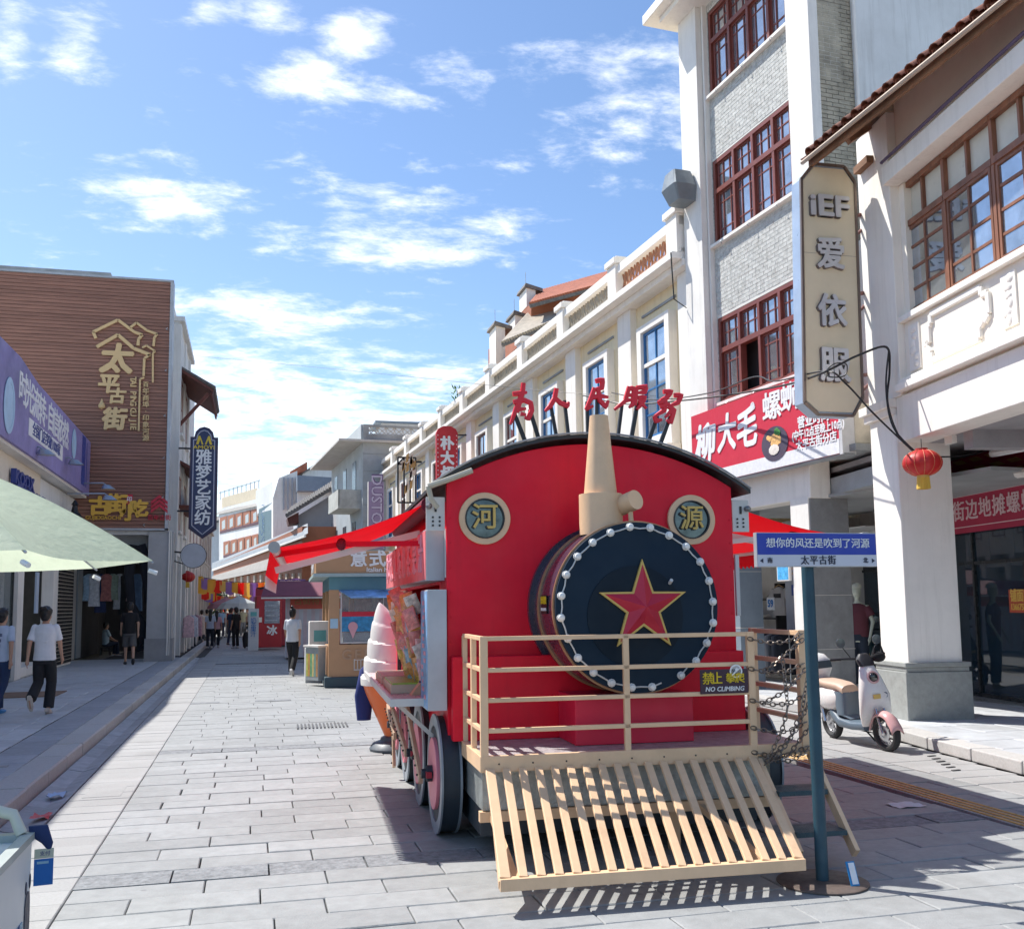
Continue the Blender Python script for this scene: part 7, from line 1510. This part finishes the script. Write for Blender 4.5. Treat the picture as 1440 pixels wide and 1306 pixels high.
# ================================================================ OVERHEAD CABLES
def cable(pts, r_, label, name='overhead_cable', grp=None):
    P_ = [PX(a, b_, Y=y) for a, b_, y in pts]; out = []
    for i in range(len(P_)-1):
        p0 = P_[max(i-1, 0)]; p1 = P_[i]; p2 = P_[i+1]; p3 = P_[min(i+2, len(P_)-1)]
        for t_ in range(8): u = t_/8; out.append(.5*((2*p1)+(p2-p0)*u+(2*p0-5*p1+4*p2-p3)*u*u+(3*p1-p0-3*p2+p3)*u**3))
    out.append(P_[-1]); o = B().tube(out, r_, 6).obj(name, blackc); return tag(o, label, 'cable', grp)
cable([(820, 556, 20), (880, 568, 19), (960, 563, 17), (1040, 553, 15), (1110, 540, 13), (1150, 527, 11.2), (1178, 514, 11), (1206, 500, 11), (1246, 488, 11.1), (1251, 520, 11.2), (1248, 565, 11.2), (1262, 610, 11), (1285, 634, 10.9)], .016, 'thick black cable sagging across the light box and looping to the lantern corner')
cable([(860, 552, 20), (920, 562, 18), (1000, 552, 16), (1060, 530, 14), (1090, 536, 13), (1160, 522, 11.2), (1190, 540, 11), (1230, 583, 11), (1290, 640, 10.8)], .012, 'thinner black cable crossing the light box and dropping straight to the lantern')
cable([(1160, 524, 11.1), (1172, 512, 11), (1190, 512, 11), (1188, 528, 11), (1168, 530, 11), (1158, 524, 11.1)], .009, 'small black cable loop in front of the lowest silver character')
cable([(1250, 492, 11.15), (1246, 545, 11.2), (1256, 600, 11), (1290, 638, 10.8)], .012, 'black cable hanging beside the white pilaster down to the lantern')
cable([(1290, 642, 10.8), (1360, 640, 11), (1410, 620, 11), (1480, 590, 10)], .010, 'pale thin cable running from the lantern into the white arcade')
cable([(250, 498, 45), (400, 512, 40), (560, 528, 34), (720, 545, 24), (860, 557, 20)], .006, 'very thin wire spanning the whole street before the sky')
# ================================================================ GREEN UMBRELLA
um = thing('market_umbrella', 'large pale green market umbrella reaching in over the left pavement', 'umbrella', (-3.52*.5, 10.2*.5, EYE*.5-.02))
um.scale = (.5, .5, .5)
grn = mat('pale_green_canopy', (.66, .74, .56), .75, var=.06, scale=5, transl=.5, bump=.6, bscale=9)
q = B(); NS = 8; apex = Vector((0, 0, 3.34)); tips = []
for k in range(NS):
    a = 2*math.pi*k/NS; tips.append(Vector((2.6*math.cos(a), 2.6*math.sin(a), 2.07)))
m = 14; V = {}
for k in range(NS):
    A_, C_ = tips[k], tips[(k+1) % NS]
    base = len(q.v)
    for i in range(m+1):
        f = i/m
        for j in range(m+1):
            g2 = j/m; P1 = apex.lerp(A_, f); P2 = apex.lerp(C_, f); arch_ = .20*math.sin(math.pi*f*.85); pt = P1.lerp(P2, g2); pt.z += arch_*(1-.35*math.sin(math.pi*g2)); pull = 1-.09*math.sin(math.pi*g2)*f*f; pt.x *= pull; pt.y *= pull; q.v.append(tuple(pt))
    for i in range(m):
        for j in range(m): q.f.append((base+i*(m+1)+j, base+(i+1)*(m+1)+j, base+(i+1)*(m+1)+j+1, base+i*(m+1)+j+1))
me = bpy.data.meshes.new('canopy'); me.from_pydata(q.v, [], q.f); me.materials.append(grn); me.polygons.foreach_set('use_smooth', [True]*len(me.polygons)); me.set_sharp_from_angle(angle=R(25)); put('canopy', me, um)
for k in range(NS):
    pts = [apex.lerp(tips[k], i/8)+Vector((0, 0, .20*math.sin(math.pi*i/8*.85)-.02)) for i in range(9)]; r_ = B().tube(pts, .012, 6).obj('rib', metal, um); B().cyl(tips[k]+Vector((-.04*math.cos(2*math.pi*k/NS), -.04*math.sin(2*math.pi*k/NS), .0)), tips[k]*1.0+Vector((.04*math.cos(2*math.pi*k/NS), .04*math.sin(2*math.pi*k/NS), -.03)), .022, n=10).obj('rib_tip', whitel, r_)
B().cyl((0, 0, -1.6), (0, 0, 3.4), .04, n=12).obj('pole', metal, um); B().lathe([(.4, -1.65), (.4, -1.55), (.1, -1.5), (.08, -1.2)], n=24).obj('base', stained, um)
# ================================================================ CART in the lower left corner
ca_ = thing('handcart', 'pale grey white handcart box with curved tube handle in the lower left corner', 'cart', (-.725, 3.89, 0))
cwm = mat('cart_panel', (.80, .80, .78), .45, var=.05, dirt=.12)
B().box(-.70, 0, -1.5, 0, .14, .86).obj('box', cwm, ca_, bev=.012); B().box(-.71, -.66, -1.5, .0, .86, .885).box(-.03, .008, -1.5, .0, .86, .885).box(-.66, -.03, -.04, .0, .86, .885).obj('rim', mat('cart_rim', (.42, .46, .44), .4), ca_)
B().tube([(-.66, -.35, .885), (-.60, -.22, .97), (-.45, -.08, 1.0), (-.2, -.01, .99), (-.06, -.02, .95), (-.03, -.03, .885)], .020, 10).obj('handle', mat('cream_tube', (.62, .62, .52), .35), ca_, smooth=True)
for sx in (-.6, -.1):
    for sy in (-1.3, -.2): B().cyl((sx-.02, sy, .07), (sx+.02, sy, .07), .07, n=16).obj('wheel', blackm, ca_)
# bear-like face print is left out; plain dark round-eared shape
B().loft([((.0015, -.06, .60), (0, .04, 0), (0, 0, .10), 3), ((.0035, -.06, .60), (0, .04, 0), (0, 0, .10), 3)], 16).ell((.002, -.085, .715), (.002, .012, .022), 8, 6).ell((.002, -.025, .725), (.002, .012, .026), 8, 6).obj('dark_print', mat('dark_blue_grey_print', (.03, .045, .09), .5, var=.3, scale=20), ca_)
B().box(.0005, .003, -.095, -.03, .46, .55).obj('plum_print', mat('plum_print', (.16, .07, .12), .5, var=.5, scale=30), ca_); B().box(.0005, .003, -.30, -.13, .46, .62).obj('pale_blue_print', mat('cart_pale_blue', (.30, .50, .62), .5), ca_)
o_ = face_text('lettering', list('冰粉'), .09, navy, ca_, 0, 0, 0, vert=True, lead=.8, ext=.001); o_.location = (.005, -.20, .54); o_.rotation_euler = (R(90), 0, R(90))
tg = thing('payment_tag', 'blue and cream plastic payment tag hanging from the cart rim by a navy ribbon', 'tag', (-.69, 3.895, .70), R(-82))
tg.scale = (.62, .62, .62); B().box(0, .004, -.045, .055, 0, .145).obj('blue_part', mat('tag_blue', (.01, .16, .52), .35), tg, bev=.001); B().box(0, .004, -.045, .055, .147, .20).obj('cream_part', mat('tag_cream', (.62, .62, .48), .4), tg); B().box(.004, .005, -.03, .03, .118, .132).obj('pill', mat('cart_pale_blue', (0, 0, 0)), tg); o_ = face_text('lettering', '支付', .028, navy, tg, 0, 0, 0, ext=.0005); o_.location = (.006, .01, .173); o_.rotation_euler = (R(90), 0, R(90))
B().loft([((.0, -.03, .33), (.015, 0, 0), (0, .05, 0), 3), ((.0, -.02, .28), (.018, 0, 0), (0, .055, 0), 2.5), ((.0, .02, .23), (.012, 0, 0), (0, .03, 0), 2), ((.0, .03, .195), (.006, 0, 0), (0, .012, 0), 2)], 12).obj('ribbon', mat('navy_ribbon', (.02, .04, .13), .8), tg, smooth=True)
t = thing('lime_bottle', 'clear cup of bright lime green drink standing on the cart edge', 'drink cup', (-.93, 3.74, .885)); B().lathe([(.035, 0), (.04, .10), (.042, .20), (.03, .215), (.03, .22)], n=20).obj('cup', mat('lime_liquid', (.25, .62, .06), .15, var=.2, coat=.5), t, smooth=True); B().ell((0, 0, .25), (.045, .045, .035), 12, 7).obj('lid', mat('cloudy_lid', (.62, .66, .64), .2, glass=.35), t)
# litter in the gutter
for k, (x, y, m, lb_) in enumerate(((-1.66, 9.9, mat('litter_blue', (.35, .5, .7), .5), 'crumpled pale blue wrapper lying in the left gutter'), (-1.60, 8.9, mat('litter_red', (.6, .06, .05), .4), 'red wrapper scrap lying in the left gutter'), (5.15, 7.2, mat('litter_white', (.62, .65, .68), .7), 'flattened white paper scrap on the paving behind the train steps'))):
    q = B(); n = 5
    for i in range(n):
        for j in range(n): q.v.append((x+(i-2)*.035*(1 if k < 2 else 1.8), y+(j-2)*.05, random.uniform(0.0, .035) if k < 2 else random.uniform(.004, .02)))
    for i in range(n-1):
        for j in range(n-1): q.f.append((i*n+j, (i+1)*n+j, (i+1)*n+j+1, i*n+j+1))
    me = bpy.data.meshes.new('wrapper'); me.from_pydata(q.v, [], q.f); me.materials.append(m); put('wrapper' if k < 2 else 'paper_scrap', me, label=lb_, cat='litter')
# garments on the far left front
for k in range(6):
    o = B().loft([((0, 0, 0), (.03, 0, 0), (0, .03, 0), 2), ((0, 0, -.1), (.18, 0, 0), (0, .06, 0), 2.5), ((0, 0, -.75), (.2, 0, 0), (0, .08, 0), 2.5)], 10).obj('garment', mat('leftcloth_%d' % k, [(.6, .4, .42), (.55, .55, .6), (.45, .25, .28), (.6, .6, .6), (.2, .2, .25), (.55, .42, .35)][k], .85, var=.3, scale=12), None, (-2.05+.10*(k % 3), 36.0+k*.7, 1.45), smooth=True)
    tag(o, ['pink', 'lilac grey', 'old rose', 'white', 'dark slate', 'tan'][k]+' garment displayed on the left kerb before the phone-gazing woman', 'clothes', 'garments displayed on the left kerb')
# ================================================================ SCOOTERS
wpl = mat('scooter_white', (.74, .73, .71), .28, var=.03, coat=.4); ppl = mat('scooter_pink', (.62, .36, .35), .3, var=.04, coat=.4); gpl = mat('scooter_slate', (.10, .14, .18), .4, var=.06)
tyre = mat('rubber_tyre', (.022, .023, .025), .75, var=.15, bump=.2, bscale=80); seatm = mat('beige_seat', (.50, .36, .27), .5, var=.08, bump=.1); chrome = mat('alloy_wheel', (.55, .56, .58), .25, metal=.9, var=.05)
def scooter(label, loc, rz, body, shield, accent, seatc, dark, rear_box=True, group=None):
    s = thing('scooter', label, 'scooter', loc, rz)   # local +y forward
    def wheel(y, nm='wheel', steer=0):
        w_ = put(nm, None, s, (0, y, .20), (0, 0, steer))
        q = B(); n = 40; m = 10
        for i in range(n):
            a = 2*math.pi*i/n
            for j in range(m): b_ = 2*math.pi*j/m; rr = .165+.038*math.cos(b_); q.v.append((.045*math.sin(b_), rr*math.cos(a), rr*math.sin(a)))
        for i in range(n):
            for j in range(m): q.f.append((i*m+j, ((i+1) % n)*m+j, ((i+1) % n)*m+(j+1) % m, i*m+(j+1) % m))
        q.obj('tyre', tyre, w_, smooth=True)
        B().lathe([(.135, -.03), (.135, .03), (.120, .028), (.118, 0), (.120, -.028)], (0, 0, 0), 36, (1, 0, 0)).obj('rim', chrome, w_, smooth=True) if False else B().tube([(0.0, .130*math.cos(k*math.pi/18), .130*math.sin(k*math.pi/18)) for k in range(36)], .014, 6, closed=True).obj('rim', chrome, w_, smooth=True)
        q = B()
        for k in range(5):
            a = 2*math.pi*k/5
            for d in (-.13, .13): q.bar((0, .03*math.cos(a), .03*math.sin(a)), (0, .125*math.cos(a+d), .125*math.sin(a+d)), .018, .012, up=(1, 0, 0))
        q.obj('spokes', chrome, w_); B().cyl((-.05, 0, 0), (.05, 0, 0), .026, n=16).obj('hub', chrome, w_); B().lathe([(.085, 0), (.085, .004), (.05, .004), (.05, 0)], (.03, 0, 0), 28, (1, 0, 0)).obj('brake_disc', metal, w_)
        return w_
    wheel(-.56); wheel(.60, steer=R(8))
    # fork and front fender
    for sx in (-1, 1): B().cyl((sx*.052, .60, .20), (sx*.05, .52, .46), .014, n=10).obj('fork', chrome, s)
    q = B(); n = 14
    for i in range(n+1):
        a = R(15)+R(150)*i/n; c = Vector((0, .60+.235*math.cos(a), .20+.225*math.sin(a)))
        for j in range(7): t_ = (j-3)/3; q.v.append((t_*.075, c.y, c.z-.05*t_*t_ + (.02 if 3 < i < 11 else 0)))
    for i in range(n):
        for j in range(6): q.f.append((i*7+j, (i+1)*7+j, (i+1)*7+j+1, i*7+j+1))
    f_ = q.obj('front_fender', accent, s, smooth=True); md = f_.modifiers.new('t', 'SOLIDIFY'); md.thickness = .012
    # leg shield
    B().loft([((0, .34, .26), (.13, 0, 0), (0, .02, -.01), 4), ((0, .43, .40), (.19, 0, 0), (0, .055, -.01), 3), ((0, .45, .60), (.185, 0, 0), (0, .07, 0), 2.8), ((0, .40, .80), (.13, 0, 0), (0, .07, 0), 2.5), ((0, .36, .92), (.085, 0, 0), (0, .06, 0), 2.4), ((0, .34, .95), (.05, 0, 0), (0, .03, 0), 2.2)], 28).obj('leg_shield', shield, s, smooth=True)
    B().lathe([(.070, 0), (.072, .012), (.055, .016), (.055, .006)], (0, .465, .80), 28, (0, 1, .3)).obj('headlamp_ring', accent, s, smooth=True); B().ell((0, .478, .805), (.052, .02, .050), 18, 10).obj('headlamp', mat('dark_lamp', (.015, .016, .02), .08, coat=1), s, smooth=True)
    B().lathe([(.032, 0), (.032, .004)], (-.10, .505, .60), 20, (0, 1, 0)).obj('round_badge', mat('badge_blue', (.03, .06, .12), .4), s); B().box(-.03, .06, .525, .530, .57, .62).obj('gold_badge', gold, s)
    # floorboard and lower body
    B().loft([((0, .34, .25), (.12, 0, 0), (0, 0, .05), 4), ((0, .1, .235), (.155, 0, 0), (0, 0, .05), 4), ((0, -.15, .25), (.16, 0, 0), (0, 0, .06), 4), ((0, -.36, .34), (.13, 0, 0), (0, 0, .09), 3)], 24).obj('floorboard', dark, s, smooth=True)
    B().loft([((0, .02, .30), (.10, 0, 0), (0, .02, 0), 4), ((0, -.12, .34), (.14, 0, 0), (0, .10, 0), 4), ((0, -.14, .50), (.13, 0, 0), (0, .12, 0), 4), ((0, -.16, .60), (.12, 0, 0), (0, .12, 0), 4)], 24).obj('under_seat', dark, s, smooth=True)
    B().loft([((0, -.86, .56), (.03, 0, 0), (0, 0, .03), 2.4), ((0, -.74, .52), (.12, 0, 0), (0, 0, .11), 2.4), ((0, -.50, .50), (.165, 0, 0), (0, 0, .15), 2.5), ((0, -.28, .50), (.165, 0, 0), (0, 0, .14), 2.6), ((0, -.17, .52), (.12, 0, 0), (0, 0, .09), 2.6)], 28).obj('rear_body', body, s, smooth=True)
    for k, (y, z, r_) in enumerate(((-.42, .48, .045), (-.62, .56, .028), (-.55, .52, .012))): B().lathe([(r_, 0), (r_, .003), (r_*.6, .003), (r_*.6, 0)], (-.166, y, z), 20, (-1, 0, .15)).obj('sticker', mat('red_sticker', (.6, .15, .15), .5), s)
    B().loft([((0, -.78, .68), (.10, 0, 0), (0, 0, .035), 2.6), ((0, -.62, .685), (.13, 0, 0), (0, 0, .045), 2.6), ((0, -.40, .67), (.135, 0, 0), (0, 0, .05), 2.6), ((0, -.18, .655), (.12, 0, 0), (0, 0, .055), 2.4), ((0, -.06, .61), (.11, 0, 0), (0, 0, .07), 2.4), ((0, -.04, .57), (.05, 0, 0), (0, 0, .03), 2.2)], 26).obj('seat', seatc, s, smooth=True)
    # handlebar
    B().cyl((0, .33, .90), (0, .30, 1.0), .03, n=12).obj('stem', blackm, s); B().tube([(-.33, .20, 1.02), (-.2, .28, 1.02), (0, .31, 1.0), (.2, .28, 1.02), (.33, .20, 1.02)], .014, 10).obj('handlebar', blackm, s, smooth=True)
    for sx in (-1, 1): B().cyl((sx*.24, .255, 1.02), (sx*.34, .19, 1.02), .020, n=12).obj('grip', blackm, s)
    B().loft([((0, .37, .93), (.09, 0, 0), (0, .05, 0), 3), ((0, .33, 1.0), (.10, 0, 0), (0, .06, 0), 3), ((0, .31, 1.06), (.05, 0, 0), (0, .03, 0), 2.5)], 18).obj('dash_cover', mat('black_cover', (.02, .02, .025), .5), s, smooth=True)
    for sx in (-1, 1): mr = B().tube([(sx*.14, .28, 1.03), (sx*.22, .26, 1.16)], .006, 6).obj('mirror_stalk', blackm, s); B().lathe([(.055, 0), (.055, .012), (.01, .014)], (sx*.23, .255, 1.20), 20, (0, 1, 0)).obj('mirror', mat('mirror_back', (.10, .11, .12), .2, metal=.5), mr)
    # motor side, stand
    B().loft([((.0, -.56, .20), (.07, 0, 0), (0, .07, 0), 3), ((0, -.45, .32), (.06, 0, 0), (0, .09, 0), 3)], 16).obj('motor', metal, s); 
    for sx in (-1, 1): B().tube([(sx*.1, -.55, .22), (sx*.10, -.62, .48)], .022, 8).obj('shock_absorber', chrome, s)
    B().tube([(-.09, -.08, .2), (-.17, .0, .06), (-.19, .03, .012)], .010, 6).obj('side_stand', blackm, s)
    B().loft([((0, -.74, .36), (.06, 0, 0), (0, .01, 0), 3), ((0, -.82, .28), (.06, 0, 0), (0, .01, 0), 3)], 10).obj('rear_fender', blackm, s)
    if rear_box:
        B().loft([((0, -.78, .72), (.12, 0, 0), (0, .12, 0), 3), ((0, -.79, .82), (.17, 0, 0), (0, .16, 0), 2.8), ((0, -.80, .93), (.165, 0, 0), (0, .155, 0), 2.6), ((0, -.80, 1.0), (.11, 0, 0), (0, .10, 0), 2.4), ((0, -.80, 1.02), (.04, 0, 0), (0, .04, 0), 2)], 28).obj('top_box', body, s, smooth=True)
        B().loft([((-.02, -.64, .84), (.11, 0, 0), (0, .012, .0), 4), ((-.02, -.645, .93), (.10, 0, 0), (0, .012, 0), 4)], 14).obj('back_pad', mat('dark_pad', (.03, .05, .07), .5), s)
    return s
sv = scooter('white and pink electric scooter with beige seat and top box beside the white pillar', (6.88, 10.42, 0), R(176.5), wpl, wpl, ppl, seatm, gpl)
sv.rotation_euler = (0, R(5), R(177))
t = thing('black_cat_ornament', 'small black cushion with pointed ears tied on the white scooter handlebar', 'ornament', (6.93, 10.05, 1.02)); B().ell((0, 0, 0), (.09, .06, .06), 14, 8).lathe([(.03, 0), (.002, .09)], (.05, 0, .03), 8).lathe([(.03, 0), (.002, .09)], (-.05, 0, .03), 8).obj('cushion', mat('black_plush', (.012, .012, .014), .95), t, smooth=True)
t = thing('beige_helmet', 'beige helmet hanging inside the leg shield of the white scooter', 'helmet', (6.93, 10.22, .52)); B().ell((0, 0, 0), (.10, .11, .11), 18, 10).obj('shell', mat('beige_helmet', (.62, .50, .34), .3), t, smooth=True)
dk = mat('dark_teal_paint', (.02, .06, .07), .35, var=.1); s2_ = scooter('dark green electric scooter parked in shade between the pillars behind the white one', tuple(PX(1212, 965, Z=.13)), R(160), dk, dk, blackm, blackm, blackm, rear_box=False)
# leaf of small extras: kerbside stuff behind the railing
t = thing('blue_crate', 'flat pale blue crate on the arcade step beneath the maroon mannequin', 'crate', F2.W(3.0, 1.0, .135), F2.r); B().box(-.22, .22, -.15, .15, 0, .12).obj('body', mat('crate_blue', (.12, .48, .62), .5), t, bev=.01); B().box(-.19, .19, -.12, .12, .12, .125).obj('lid', mat('crate_blue_dark', (.08, .35, .5), .5), t)
